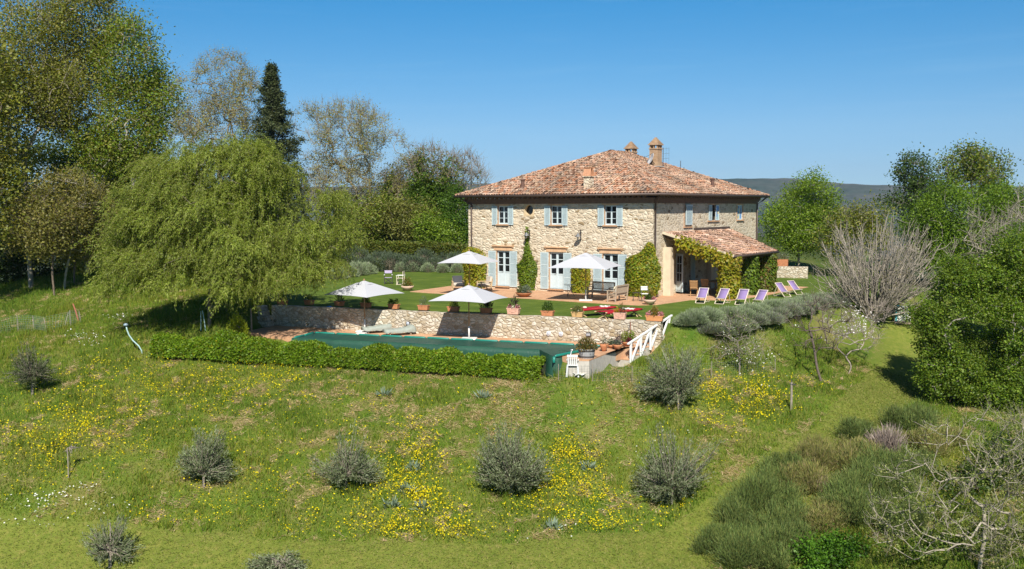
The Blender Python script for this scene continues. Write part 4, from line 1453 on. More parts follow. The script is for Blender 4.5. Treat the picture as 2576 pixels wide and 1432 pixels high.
imgtree("poplar_tree", "dark leafy tree cut by the left edge behind the fence", "tree", -90, 59, [(-70, 260, 110, 230), (-50, 500, 100, 130)], n_t=380, leaves=50, spread=0.55, lsize=(0.22, 0.14), pal=SPRING, bark=BROWNB, seed=4, gap=0.15, group=PG)  # set past the frame edge with a low crown to shade the grove floor
imgtree("maple_tree", "dense dark green tree filling the grove below the poplars", "tree", 235, 74, [(235, 450, 100, 85), (340, 440, 80, 70), (120, 440, 100, 80), (30, 520, 80, 90), (240, 570, 120, 80)], n_t=330, leaves=110, spread=0.6, lsize=(0.21, 0.14), pal=GREEN + SPRING[:2], bark=BROWNB, seed=5, gap=0.15)
imgtree("laurel_bush", "evergreen thicket with shade-dark leaves at the left edge", "shrub", 10, 68, [(10, 640, 75, 65), (80, 660, 60, 45), (-50, 600, 60, 80)], n_t=120, leaves=110, spread=0.5, lsize=(0.2, 0.12), pal=[(0.03, 0.06, 0.012), (0.045, 0.075, 0.014)], bark=BROWNB, seed=6)  # grove shade is put into these very dark leaf greens
imgtree("laurel_bush", "low green thicket at the grove's foot behind the pale trunks", "shrub", 215, 70, [(215, 655, 60, 40), (260, 640, 50, 50), (330, 640, 70, 55)], n_t=90, leaves=100, spread=0.5, lsize=(0.2, 0.12), pal=GREEN, bark=BROWNB, seed=7)
BG = "yellow-budded trees at the front of the grove"
for i, (u, lb, lob) in enumerate(((128, "yellow-budded small tree with dark trunk, nearest the left edge", [(110, 560, 85, 90), (80, 600, 60, 50)]),
                                  (155, "yellow-budded small tree with leaning pale spotted trunk", [(170, 500, 90, 80), (150, 590, 80, 70)]),
                                  (183, "yellow-budded small tree nearest the willow", [(225, 540, 75, 90), (200, 620, 60, 45)]))):
    imgtree("hornbeam_tree", lb, "tree", u, 60.5 + 1.6 * i, lob, n_t=240, leaves=40, spread=0.33, lsize=(0.14, 0.10), pal=BUDS, bark=(PALE if i == 1 else BROWNB), r_tip=0.009, r_max=0.13, seed=20 + i, twigs=450, twig_len=0.7, twig_r=0.008, group=BG, lean=((0.5, 0.2) if i == 1 else (0.1, 0)), trunk_h=2.6)

# half-bare trees behind the garden
HB = "half-bare trees beyond the hedge"
OAKL = [(0.29, 0.275, 0.070), (0.23, 0.235, 0.050), (0.35, 0.32, 0.10)]
TAN = (0.25, 0.215, 0.155)
imgtree("oak_tree", "tall half-bare oak left of the dark cypress", "tree", 560, 96, [(565, 200, 85, 80), (615, 260, 65, 95), (480, 270, 75, 90), (550, 310, 110, 75), (440, 300, 50, 60)], n_t=760, leaves=24, spread=0.30, lsize=(0.135, 0.095), pal=OAKL, bark=TAN, r_tip=0.013, r_max=0.32, seed=30, twigs=3800, twig_len=0.9, twig_r=0.010, group=HB, trunk_h=5, gap=0.06)
imgtree("oak_tree", "broad half-bare oak with spreading crown right of the cypress", "tree", 890, 98, [(880, 345, 110, 100), (785, 335, 65, 80), (970, 395, 75, 75), (850, 470, 120, 70), (930, 330, 65, 60), (1000, 450, 50, 65), (960, 490, 70, 55), (770, 430, 60, 65), (820, 290, 50, 45)], n_t=1000, leaves=24, spread=0.30, lsize=(0.135, 0.095), pal=OAKL, bark=TAN, r_tip=0.013, r_max=0.36, seed=31, twigs=5200, twig_len=0.9, twig_r=0.010, group=HB, trunk_h=4, gap=0.06)
t9 = imgtree("oak_tree", "half-bare tree with thick green ivy climbing its trunk", "tree", 1082, 97, [(1075, 420, 50, 60), (1135, 440, 45, 60)], n_t=190, leaves=12, spread=0.4, lsize=(0.18, 0.12), pal=SPRING, bark=(0.25, 0.21, 0.17), r_tip=0.016, r_max=0.2, seed=32, twigs=900, twig_len=1.2, twig_r=0.014, twig_up=0.8, group=HB, trunk_h=5)
rngi = np.random.default_rng(3)
_b = np.array(t9.location)
C = np.concatenate([at(float(u), float(v), 97.0)[None] - _b + np.random.default_rng(int(u)).normal(size=(k, 3)) * np.array([a, a, c]) for u, v, k, a, c in ((1058, 450, 60, 0.35, 1.3), (1080, 490, 150, 0.9, 1.3), (1110, 500, 120, 0.8, 1.4), (1075, 560, 160, 1.2, 1.2), (1120, 455, 30, 0.3, 0.9), (1040, 540, 60, 0.7, 1.0))])
foliage("ivy", C, 42, 0.33, 0.20, 0.15, [(0.06, 0.125, 0.012), (0.09, 0.165, 0.016), (0.12, 0.19, 0.02)], t9, rngi)
t9 = imgtree("oak_tree", "slim half-bare tree with a narrow ivy column, between the broad oak and the thick ivy", "tree", 988, 99, [(985, 480, 45, 60), (1020, 450, 35, 60)], n_t=130, leaves=14, spread=0.4, lsize=(0.18, 0.12), pal=SPRING, bark=(0.25, 0.21, 0.17), seed=33, r_max=0.16, twigs=500, twig_len=1.1, twig_r=0.014, group=HB, trunk_h=4)
_b = np.array(t9.location)
C = np.concatenate([at(float(u), float(v), 99.0)[None] - _b + np.random.default_rng(int(v)).normal(size=(k, 3)) * np.array([a, a, c]) for u, v, k, a, c in ((983, 475, 50, 0.3, 0.9), (975, 520, 60, 0.5, 1.0))])
foliage("ivy", C, 40, 0.3, 0.19, 0.14, [(0.05, 0.10, 0.012), (0.075, 0.13, 0.016)], t9, rngi)
imgtree("oak_tree", "bare twiggy tree just left of the farmhouse eaves", "tree", 1178, 98, [(1172, 430, 45, 50), (1200, 450, 25, 30)], n_t=90, leaves=5, spread=0.3, lsize=(0.15, 0.1), pal=SPRING, bark=(0.27, 0.24, 0.21), seed=34, r_tip=0.015, r_max=0.12, twigs=600, twig_len=1.2, twig_r=0.013, twig_up=0.7, group=HB, trunk_h=5)
imgtree("oak_tree", "slender half-bare tree between the broad oak's skirts and the ivy-clad trunk", "tree", 1035, 101, [(1035, 455, 55, 55), (1000, 500, 50, 50), (1060, 500, 50, 50)], n_t=300, leaves=22, spread=0.32, lsize=(0.14, 0.10), pal=OAKL + SPRING[:2], bark=TAN, r_tip=0.013, r_max=0.2, seed=36, twigs=1200, twig_len=0.9, twig_r=0.010, group=HB, trunk_h=4)
BK = "leafy shrubs behind the hedge"
for i, (u, d, lb, pal, lob) in enumerate(((1150, 91, "deep green pointed bush touching the house's left eave in view", [(0.06, 0.13, 0.012), (0.09, 0.17, 0.016)], [(1150, 545, 32, 75), (1147, 490, 14, 30), (1165, 590, 30, 40)]),
                                           (1100, 90, "mid green bush below the thick ivy tree", FRESH, [(1100, 590, 50, 35), (1075, 570, 40, 35), (1130, 600, 40, 30)]),
                                           (1030, 91, "yellow-green flowering bush above the clipped hedge", [(0.20, 0.22, 0.045), (0.15, 0.18, 0.03), (0.24, 0.23, 0.07)], [(1030, 565, 50, 45), (1000, 540, 40, 40), (1060, 545, 35, 40)]),
                                           (935, 92, "dull olive scrubby tree above the hedge beside the willow", FRESH[:2] + SPRING, [(935, 545, 60, 60), (890, 560, 50, 55), (965, 520, 45, 40)]),
                                           (960, 95, "ivy-dark thicket between the scrubby tree and the yellow bush", GREEN, [(965, 590, 45, 40), (990, 590, 40, 45)]))):
    imgtree("shrub", lb, "shrub", u, d, lob, n_t=130, leaves=70, spread=0.4, lsize=(0.19, 0.12), pal=pal, bark=BROWNB, seed=40 + i, group=BK)


# dark conifer: whorls of short drooping sprays
def conifer():
    rng = np.random.default_rng(50)
    d = 94.0
    b = at(692.0, 560.0, d)
    base = np.array([b[0], b[1], float(hz(b[0], b[1]))])
    top = at(683.0, 162.0, d) - base
    root = thing("cypress_tree", "dark green conical conifer rising behind the willow", "tree", base)
    H = top[2]
    n = 430
    z = 2.0 + (H - 2.2) * np.sort(rng.random(n) ** 1.25)
    rel = 1 - z / H
    prof = np.interp(rel, [0, 0.06, 0.2, 0.4, 0.6, 0.8, 1], [0.10, 0.38, 1.05, 1.85, 2.55, 3.1, 3.2])
    a = rng.uniform(0, 6.283, n)
    prof = prof * (1 + 0.42 * wob(a * 2, z * 1.5, 1.7, 8)) * rng.uniform(0.62, 1.28, n)
    ax_ = np.stack([top[0] * z / H, top[1] * z / H, z], -1)
    out = np.stack([np.cos(a), np.sin(a), np.zeros(n)], -1)
    tips = ax_ + out * prof[:, None] + np.array([0, 0, 1.0]) * (0.12 * prof)[:, None]
    seg = []
    for k in np.linspace(0.35, 1.0, 4):
        seg.append(ax_ + (tips - ax_) * k + rng.normal(0, 0.08, tips.shape))
    C = np.concatenate(seg)
    o = np.concatenate([out] * 4)
    pos = np.concatenate([np.linspace([0, 0, -0.2], top, 24)])
    par = np.arange(-1, 23)
    bark_mesh("trunk", pos, par, np.linspace(0.3, 0.03, 24), BROWNB, root, rng)
    foliage("crown", C, 34, 0.17, 0.26, 0.09, [(0.038, 0.056, 0.018), (0.055, 0.072, 0.022), (0.075, 0.090, 0.032), (0.03, 0.045, 0.016)], root, rng, MAT_LEAF_DULL, up=0.5, out=o, clumpvar=0.3)


conifer()


# ---- the big willow: hanging strands carry narrow leaves
def willow():
    rng = np.random.default_rng(60)
    d = 49.0
    b = G(np.array([527.0]), np.array([822.0]))[0]
    d = float(project(b)[2])
    root = thing("willow_tree", "large weeping willow with light green drooping crown beside the pool", "tree", b)
    lob = []
    for u, v, ru, rv, dd in ((560, 440, 150, 90, 0), (480, 520, 150, 100, -1), (640, 510, 105, 90, 0.3), (390, 600, 100, 75, -1.0), (560, 620, 190, 80, 0), (430, 670, 110, 45, -2.0), (340, 660, 80, 45, -1.5), (600, 385, 80, 42, 0), (620, 690, 110, 45, -1.8),
                             (310, 690, 50, 40, -1.0), (325, 600, 50, 50, -0.5), (400, 470, 90, 75, -0.3), (355, 530, 65, 60, -0.6), (440, 410, 85, 55, 0), (680, 430, 60, 60, 0.3), (815, 545, 62, 75, 0.2), (790, 630, 85, 70, -0.3), (845, 610, 42, 60, 0.2), (730, 660, 80, 60, -0.8)):
        c = at(float(u), float(v), d + dd) - b
        lob.append((*c, ru * d / FPX, ru * d / FPX * 0.9, rv * d / FPX))
    T = crown_points(lob, 420, rng, 0.5)
    T = T[T[:, 2] > 1.3]
    trunk = np.array([[0, 0, -0.2], [0.02, 0, 0.5], [-0.08, 0.05, 1.1], [-0.05, 0.1, 1.7], [0.15, 0.1, 2.3], [0.3, 0, 3.0]])
    pos, par, dirs = skeleton(trunk, T, 0.5, 0.6, rng, 0.45, 0.14)
    bark_mesh("trunk", pos, par, thickness(par, 0.010, 0.40), (0.21, 0.18, 0.13), root, rng)
    # plumes: each is a tuft of strands that spill over from one point
    big = np.array(lob)
    K = crown_points(big, 440, rng, 0.80)
    K = K[K[:, 2] > 1.5]
    kn = len(K)
    per = 24
    S = np.repeat(K, per, 0) + rng.normal(0, 1, (kn * per, 3)) * np.array([0.40, 0.40, 0.24])
    tone0 = np.repeat(rng.uniform(0.80, 1.20, (kn, 1)), per, 0)
    qd = (K[:, None] - big[None, :, :3]) / big[None, :, 3:]
    nrl = (qd ** 2).sum(-1).argmin(1)
    plume = unit(qd[np.arange(kn), nrl] + np.array([0, 0, 0.35]))
    pl_n = np.repeat(np.repeat(plume, per, 0), 12, 0)
    ctr = np.array([big[:, 0].mean(), big[:, 1].mean(), 0])
    n = len(S)
    o = S - ctr; o[:, 2] = 0
    o = unit(unit(o) * 0.9 + unit(S - np.repeat(K, per, 0)) * np.array([1, 1, 0]) * 0.9)
    wind = -ROT[0]
    L = rng.uniform(0.40, 0.95, n)
    m = 13
    t = np.linspace(0, 1, m)
    v0 = o * 0.60 + wind * 0.14 + rng.normal(0, 0.36, (n, 3))
    v0[:, 2] += 0.45
    P = S[:, None] + v0[:, None] * (L[:, None] * t)[..., None] + np.array([0, 0, -1.0]) * (L[:, None] * 1.25 * t ** 1.7)[..., None] + (wind * 0.14) * (L[:, None] * t ** 2)[..., None]
    P = P + rng.normal(0, 0.015, P.shape)
    gr = hz(P[:, -1, 0] + b[0], P[:, -1, 1] + b[1]) - b[2]
    side = -(P[:, -1] @ ROT[0])
    floor_ = gr + np.where(side > 2.0, 0.3, 1.05) + 0.5 * rng.random(n)
    P[..., 2] = np.maximum(P[..., 2], floor_[:, None])
    dirn = np.gradient(P, axis=1)
    Q, A = P[:, 1:].reshape(-1, 3), unit(dirn[:, 1:].reshape(-1, 3))
    vs, fs, cs = [], [], []
    o_ = 0
    tone = np.repeat(tone0 * rng.uniform(0.88, 1.14, (n, 1)), m - 1, 0)
    for rep in range(3):
        k = len(Q)
        ax = unit(A + rng.normal(0, 0.60, (k, 3)))
        nr = rng.normal(size=(k, 3)) * 0.75 + pl_n * 1.1; nr[:, 2] += 0.35
        l = rng.uniform(0.10, 0.19, k)
        v, f = leaf_cards(Q + rng.normal(0, 0.04, (k, 3)), ax, unit(nr), l, rng.uniform(0.024, 0.044, k))
        vs.append(v); fs.append(f + o_); o_ += len(v)
        cs.append(np.repeat(pick(rng, [(0.185, 0.250, 0.026), (0.240, 0.300, 0.042), (0.145, 0.205, 0.018), (0.29, 0.325, 0.068)], k) * tone, 4, 0))
    mesh_np("crown", np.concatenate(vs), np.concatenate(fs), MAT_LEAF, root, np.concatenate(cs))
    p0, p1 = P[:, 0:12:3].reshape(-1, 3), P[:, 3:13:3].reshape(-1, 3)
    one = np.ones(len(p0))
    v, f = frusta(p0, p1, one * 0.006, one * 0.004, 3)
    mesh_np("strand_stems", v, f, MAT_BARK, root, np.tile(np.array([[0.20, 0.19, 0.07]]), (len(v), 1)))


willow()

# ---- right side: trees beyond and around the orchard
imgtree("leafy_tree", "rounded bright green tree close to the right end of the house", "tree", 2010, 78, [(2020, 500, 70, 60), (2035, 580, 70, 70), (1955, 555, 50, 55), (2045, 465, 45, 38), (1985, 600, 50, 50), (2080, 530, 35, 40)], n_t=330, leaves=95, spread=0.38, lsize=(0.145, 0.10), pal=FRESH, bark=GREYB, seed=70, gap=0.1, knobs=4, r_max=0.2)
imgtree("shrub", "olive-green bushy scrub between the rounded green tree and the bare fig", "shrub", 2140, 74, [(2140, 560, 55, 40), (2195, 535, 40, 30), (2100, 600, 45, 50), (2190, 590, 50, 50)], n_t=150, leaves=60, spread=0.4, lsize=(0.17, 0.11), pal=SPRING + GREEN[:1], bark=GREYB, seed=71, twigs=400, twig_len=0.8)
RT = "big trees at the right edge"
imgtree("oak_tree", "tall loose-crowned oak with two tops, the left one darker", "tree", 2325, 86, [(2295, 430, 50, 45), (2330, 480, 55, 45), (2270, 500, 40, 35), (2310, 540, 50, 40)], n_t=240, leaves=44, spread=0.42, lsize=(0.20, 0.14), pal=[(0.06, 0.11, 0.02), (0.085, 0.135, 0.028), (0.05, 0.09, 0.018)], bark=GREYB, seed=72, gap=0.15, knobs=3, group=RT, twigs=500)
imgtree("oak_tree", "tall airy tree standing highest on the right against the sky", "tree", 2440, 86, [(2420, 420, 60, 45), (2480, 425, 50, 48), (2380, 440, 35, 35), (2440, 480, 90, 45), (2510, 460, 30, 40)], n_t=300, leaves=34, spread=0.42, lsize=(0.20, 0.14), pal=GREEN[:2] + SPRING[:2], bark=GREYB, seed=73, gap=0.15, knobs=3, group=RT, twigs=900)
imgtree("oak_tree", "broad domed mid green tree behind the gnarled bare branches", "tree", 2405, 68, [(2390, 525, 90, 55), (2480, 515, 80, 50), (2325, 570, 60, 55), (2420, 600, 120, 70), (2530, 570, 80, 80), (2560, 510, 60, 50), (2350, 640, 70, 50)], n_t=520, leaves=95, spread=0.40, lsize=(0.15, 0.10), pal=GREEN[:2] + FRESH[:2], bark=GREYB, seed=74, gap=0.1, knobs=4, group=RT)
imgtree("walnut_tree", "gnarled bare tree with pale lichen-covered branches at the right edge", "tree", 2500, 57, [(2480, 600, 60, 75), (2540, 590, 55, 75), (2440, 640, 45, 45), (2560, 650, 50, 60)], n_t=110, leaves=3, spread=0.2, lsize=(0.12, 0.08), pal=SPRING, bark=(0.31, 0.28, 0.22), seed=75, twigs=700, twig_len=0.8, twig_r=0.011, jit=0.28, r_tip=0.02, r_max=0.2, up=0.2, group=RT, trunk_h=3.5)
imgtree("walnut_tree", "second gnarled bare tree, cut by the right edge", "tree", 2590, 60, [(2580, 560, 60, 90), (2550, 630, 50, 60)], n_t=90, leaves=3, spread=0.2, lsize=(0.12, 0.08), pal=SPRING, bark=(0.31, 0.28, 0.22), seed=76, twigs=450, twig_len=0.8, twig_r=0.011, jit=0.28, r_tip=0.02, r_max=0.18, up=0.2, group=RT, trunk_h=3.5)
imgtree("leafy_tree", "wide low green tree hanging over the mown path on the right", "tree", 2480, 43.5, [(2440, 770, 95, 80), (2370, 850, 70, 75), (2510, 870, 100, 110), (2540, 720, 80, 75), (2415, 950, 70, 55), (2330, 800, 45, 45), (2460, 690, 75, 50), (2560, 960, 75, 90), (2345, 930, 45, 40), (2470, 850, 90, 80), (2560, 640, 60, 50), (2400, 720, 55, 45), (2490, 980, 80, 50)], n_t=820, leaves=120, shell=0.35, spread=0.20, lsize=(0.105, 0.070), pal=FRESH + GREEN + SPRING[:1], bark=GREYB, seed=77, gap=0.10, knobs=5, r_max=0.22, group=RT, trunk_h=1.5)
imgtree("leafy_tree", "tall green tree filling the right edge above the mown path", "tree", 2600, 53, [(2570, 660, 80, 80), (2530, 720, 75, 70), (2600, 780, 80, 100), (2480, 750, 60, 60), (2540, 800, 70, 60)], n_t=300, leaves=90, spread=0.3, lsize=(0.13, 0.09), pal=GREEN + FRESH[:2], bark=GREYB, seed=79, gap=0.1, knobs=4, group=RT)
imgtree("shrub", "dark green thicket under the overhanging tree by the path", "shrub", 2540, 47, [(2500, 1010, 70, 40), (2570, 1000, 60, 60)], n_t=120, leaves=90, spread=0.25, lsize=(0.12, 0.08), pal=GREEN, bark=GREYB, seed=78)

OAKB = (0.32, 0.285, 0.225)
NO = "budding oaks at the bottom right"
imgtree("oak_tree", "budding oak with pale orange-lichened trunk in the bottom right corner", "tree", 2500, 27.5, [(2390, 1170, 130, 100), (2510, 1120, 110, 110), (2300, 1330, 130, 80), (2440, 1300, 130, 90), (2250, 1240, 80, 70), (2350, 1080, 60, 50)], n_t=250, leaves=13, spread=0.13, lsize=(0.068, 0.042), pal=[(0.21, 0.255, 0.055), (0.16, 0.215, 0.042), (0.28, 0.30, 0.10)], bark=OAKB, seed=80, r_tip=0.008, r_max=0.15, twigs=900, twig_len=0.36, twig_r=0.0055, jit=0.2, step=0.28, up=0.3, trunk_h=1.9, stiff=0.4, leaf_on_twigs=1, twig_up=0.6, group=NO)
imgtree("oak_tree", "second budding oak, cut by the right edge", "tree", 2610, 28.5, [(2570, 1150, 70, 120), (2560, 1330, 100, 100), (2500, 1390, 70, 50)], n_t=220, leaves=10, spread=0.12, lsize=(0.060, 0.036), pal=[(0.24, 0.25, 0.08), (0.19, 0.22, 0.055)], bark=OAKB, seed=81, r_tip=0.006, r_max=0.12, twigs=900, twig_len=0.36, twig_r=0.0055, jit=0.2, step=0.28, up=0.3, trunk_h=2.0, leaf_on_twigs=2, twig_up=0.6, group=NO)
imgtree("shrub", "shade-dark green thicket behind the budding oaks in the lower right", "shrub", 2470, 34, [(2420, 1250, 90, 70), (2530, 1190, 80, 80), (2350, 1310, 80, 60), (2560, 1310, 60, 70), (2450, 1350, 90, 60), (2280, 1360, 60, 50)], n_t=320, leaves=80, spread=0.22, lsize=(0.11, 0.07), pal=[(0.04, 0.08, 0.010), (0.06, 0.105, 0.012), (0.03, 0.06, 0.010)], bark=BROWNB, seed=84, gap=0.2, r_max=0.05)  # shade behind the oaks is put into these dark leaf colours
imgtree("bramble", "bright green bramble clump at the bottom edge under the budding oak", "shrub", 2075, 31.5, [(2070, 1390, 80, 35), (2120, 1370, 50, 35), (2030, 1420, 60, 30), (2190, 1410, 60, 30)], n_t=110, leaves=55, spread=0.16, lsize=(0.10, 0.075), pal=[(0.085, 0.20, 0.015), (0.12, 0.25, 0.02), (0.06, 0.15, 0.012)], bark=BROWNB, seed=82, r_max=0.02, r_tip=0.004, trunk_h=0.3)
imgtree("bramble", "green bramble clump among the trunks in the bottom right corner", "shrub", 2400, 30, [(2380, 1400, 90, 35), (2480, 1400, 80, 40), (2290, 1430, 60, 25), (2550, 1380, 60, 60)], n_t=130, leaves=55, spread=0.16, lsize=(0.10, 0.07), pal=GREEN + FRESH[:1], bark=BROWNB, seed=83, r_max=0.02, r_tip=0.004, trunk_h=0.3)


# bare many-stemmed fig
def fig():
    rng = np.random.default_rng(90)
    b = G(np.array([2195.0]), np.array([800.0]))[0]
    d = float(project(b)[2])
    root = thing("fig_tree", "large bare grey many-stemmed fig beside the lavender", "tree", b)
    n, m = 135, 12
    az = rng.uniform(0, 6.283, n)
    el = np.arcsin(rng.uniform(0.05, 1.0, n) ** 0.8)
    E_ = np.stack([np.cos(az) * np.cos(el) * 3.9, np.sin(az) * np.cos(el) * 3.4, 1.0 + np.sin(el) * 5.0], -1) * rng.uniform(0.75, 1.0, (n, 1)) + ROT[0] * 0.25
    Cc = np.stack([E_[:, 0] * 0.58, E_[:, 1] * 0.58, E_[:, 2] * 0.40], -1) + rng.normal(0, 0.25, (n, 3))
    B_ = np.stack([np.cos(az) * 0.22, np.sin(az) * 0.22, np.full(n, -0.1)], -1) * rng.uniform(0.3, 1.2, (n, 1))
    t = np.linspace(0, 1, m)[None, :, None]
    P = (1 - t) ** 2 * B_[:, None] + 2 * t * (1 - t) * Cc[:, None] + t ** 2 * E_[:, None]
    P[:, 1:] += np.cumsum(rng.normal(0, 0.035, (n, m - 1, 3)), 1)
    base_i = np.arange(n)[:, None] * m + np.arange(m)[None]
    par = np.where(np.arange(m)[None] > 0, base_i - 1, base_i).ravel()
    pos = P.reshape(-1, 3)
    # side shoots turning upward
    ks = 700
    src = base_i[rng.integers(0, n, ks), rng.integers(4, m - 1, ks)]
    dd = unit(pos[src] - pos[src - 1])
    d1 = unit(dd + rng.normal(0, 0.55, (ks, 3)))
    l1 = rng.uniform(0.4, 1.1, (ks, 1))
    q1 = pos[src] + d1 * l1 * 0.5
    q2 = q1 + unit(d1 + np.array([0, 0, 0.45]) + rng.normal(0, 0.25, (ks, 3))) * l1 * 0.5
    np0 = len(pos)
    pos2 = np.concatenate([pos, q1, q2])
    par2 = np.concatenate([par, src, np.arange(np0, np0 + ks)])
    rad = np.concatenate([np.tile(np.linspace(0.060, 0.014, m), n) * np.repeat(rng.uniform(0.6, 1.1, n), m), np.full(ks, 0.014), np.full(ks, 0.009)])
    par2[0] = 0
    dirs = unit(pos2 - pos2[par2])
    bark_mesh("trunk", pos2, par2, rad, (0.31, 0.275, 0.225), root, rng, 1900, 0.5, 0.008, 0.45, dirs)
    C = q2[rng.integers(0, ks, 500)]
    foliage("crown", C, 5, 0.10, 0.075, 0.045, [(0.22, 0.20, 0.06), (0.18, 0.20, 0.06)], root, rng)


fig()
OR = "small orchard trees on the right bank"
imgtree("plum_tree", "small bare tree with crooked dark trunk in the orchard", "tree", 2070, 45, [(2030, 790, 60, 50), (2090, 780, 60, 60), (2060, 850, 70, 35)], vb=962, n_t=70, leaves=2, spread=0.1, lsize=(0.06, 0.04), pal=SPRING, bark=(0.15, 0.12, 0.10), seed=91, twigs=420, twig_len=0.5, twig_r=0.007, r_tip=0.013, r_max=0.15, jit=0.2, step=0.3, trunk_h=2.0, lean=(-0.5, -0.35), up=0.2, group=OR)
al = imgtree("almond_tree", "small almond tree with white blossom and forked grey stems", "tree", 2137, 46.5, [(2110, 815, 50, 35), (2175, 830, 55, 45), (2140, 860, 60, 30), (2205, 790, 40, 30)], vb=943, n_t=90, leaves=2, spread=0.12, lsize=(0.06, 0.04), pal=SPRING, bark=(0.33, 0.28, 0.24), seed=92, twigs=600, twig_len=0.45, twig_r=0.007, r_tip=0.008, r_max=0.09, jit=0.15, step=0.3, trunk_h=0.5, up=0.2, group=OR)
_b = np.array(al.location); _d = float(project(_b)[2])
rb = np.random.default_rng(93)
C = np.array([at(rb.normal(2145, 32), rb.normal(815, 20), _d + rb.normal(0, 0.5)) for _ in range(110)]) - _b
foliage("blossom", C, 4, 0.07, 0.075, 0.065, [(0.80, 0.78, 0.76), (0.75, 0.72, 0.72)], al, rb, MAT_FLOWER)
pe = imgtree("pear_tree", "young pear tree in white blossom and fresh leaf below the lavender", "tree", 1858, 44.5, [(1860, 820, 45, 45), (1850, 870, 60, 35), (1890, 890, 55, 30), (1815, 890, 45, 25), (1900, 850, 35, 30)], vb=938, n_t=130, leaves=11, spread=0.13, lsize=(0.075, 0.05), pal=[(0.15, 0.21, 0.045), (0.11, 0.17, 0.03), (0.20, 0.24, 0.07)], bark=(0.28, 0.24, 0.20), seed=94, twigs=350, twig_len=0.4, twig_r=0.006, r_tip=0.007, r_max=0.06, step=0.3, trunk_h=1.4, group=OR)
_b = np.array(pe.location); _d = float(project(_b)[2])
C = np.array([at(rb.normal(1885, 40), rb.normal(880, 28), _d - 0.3 + rb.normal(0, 0.4)) for _ in range(90)]) - _b
foliage("blossom", C, 3, 0.07, 0.06, 0.055, [(0.72, 0.72, 0.66), (0.66, 0.68, 0.58)], pe, rb, MAT_FLOWER)

# olives on the bank
OLIVE = [(0.125, 0.150, 0.085), (0.165, 0.190, 0.118), (0.090, 0.112, 0.058), (0.235, 0.26, 0.185)]
OL = "olive trees dotted over the meadow bank"
OLIVE = [(0.130, 0.165, 0.070), (0.175, 0.210, 0.100), (0.092, 0.122, 0.048), (0.25, 0.285, 0.175)]


def olive(u, v, lob, lb, seed, shoots=85, per=46, pal=None, lean=(0, 0), trunk_h=0.55, r0=0.055):
    """short trunk, many leafy shoots curving up and out, light showing between them"""
    rng = np.random.default_rng(seed)
    b = G(np.array([float(u)]), np.array([float(v)]))[0]
    d = float(project(b)[2])
    root = thing("olive_tree", lb, "olive tree", b, 0, OL)
    L = []
    for q in lob:
        c = at(float(q[0]), float(q[1]), d) - b
        L.append((*c, 1.30 * q[2] * d / FPX, 1.30 * q[2] * d / FPX, 1.14 * q[3] * d / FPX))
    E = crown_points(L, int(shoots * 1.25), rng, 0.6)
    n, m = len(E), 8
    hd = np.array([lean[0], lean[1], trunk_h])
    t = np.linspace(0, 1, m)[None, :, None]
    ctl = hd + (E - hd) * np.array([0.55, 0.55, 0.35]) + rng.normal(0, 0.10, (n, 3))
    P = (1 - t) ** 2 * hd + 2 * t * (1 - t) * ctl[:, None] + t ** 2 * E[:, None]
    P[:, 1:] += np.cumsum(rng.normal(0, 0.018, (n, m - 1, 3)), 1)
    k = 6
    trunk = np.stack([np.linspace(0, lean[0], k), np.linspace(0, lean[1], k), np.linspace(-0.15, trunk_h, k)], -1)
    pos = np.concatenate([trunk, P[:, 1:].reshape(-1, 3)])
    par = np.concatenate([np.arange(-1, k - 1), (k + np.arange(n)[:, None] * (m - 1) + np.arange(m - 1)[None] - 1).ravel()])
    par[k + np.arange(n) * (m - 1)] = k - 1
    rad = np.concatenate([np.linspace(r0, r0 * 0.8, k), np.tile(np.linspace(0.022, 0.004, m - 1), n)])
    bark_mesh("trunk", pos, np.maximum(par, 0), rad, (0.235, 0.205, 0.165), root, rng)
    s = rng.beta(1.7, 1.1, (n, per)) * (m - 1.001)
    i0 = s.astype(int)
    f = (s - i0)[..., None]
    ar = np.arange(n)[:, None]
    Q = P[ar, i0] * (1 - f) + P[ar, i0 + 1] * f
    A = unit(P[ar, i0 + 1] - P[ar, i0])
    far = np.linalg.norm(Q - hd, axis=-1) > 0.28
    sd_ = rng.normal(size=(n, per, 3))
    Q = Q + unit(sd_) * rng.random((n, per, 1)) * 0.16
    ax = unit(A * 0.8 + rng.normal(0, 0.5, (n, per, 3)) + np.array([0, 0, 0.25]))
    Q, ax = Q[far], ax[far]
    nr = rng.normal(size=Q.shape) + np.array([0, 0, 0.5])
    l = rng.uniform(0.08, 0.15, len(Q))
    v_, f_ = leaf_cards(Q, ax, unit(nr), l, rng.uniform(0.020, 0.036, len(Q)))
    tone = np.repeat(rng.uniform(0.78, 1.22, (n, 1)), per, 1)[far][:, None]
    mesh_np("crown", v_, f_, MAT_LEAF_DULL, root, np.repeat(pick(rng, pal or OLIVE, len(Q)) * tone, 4, 0))
    return root


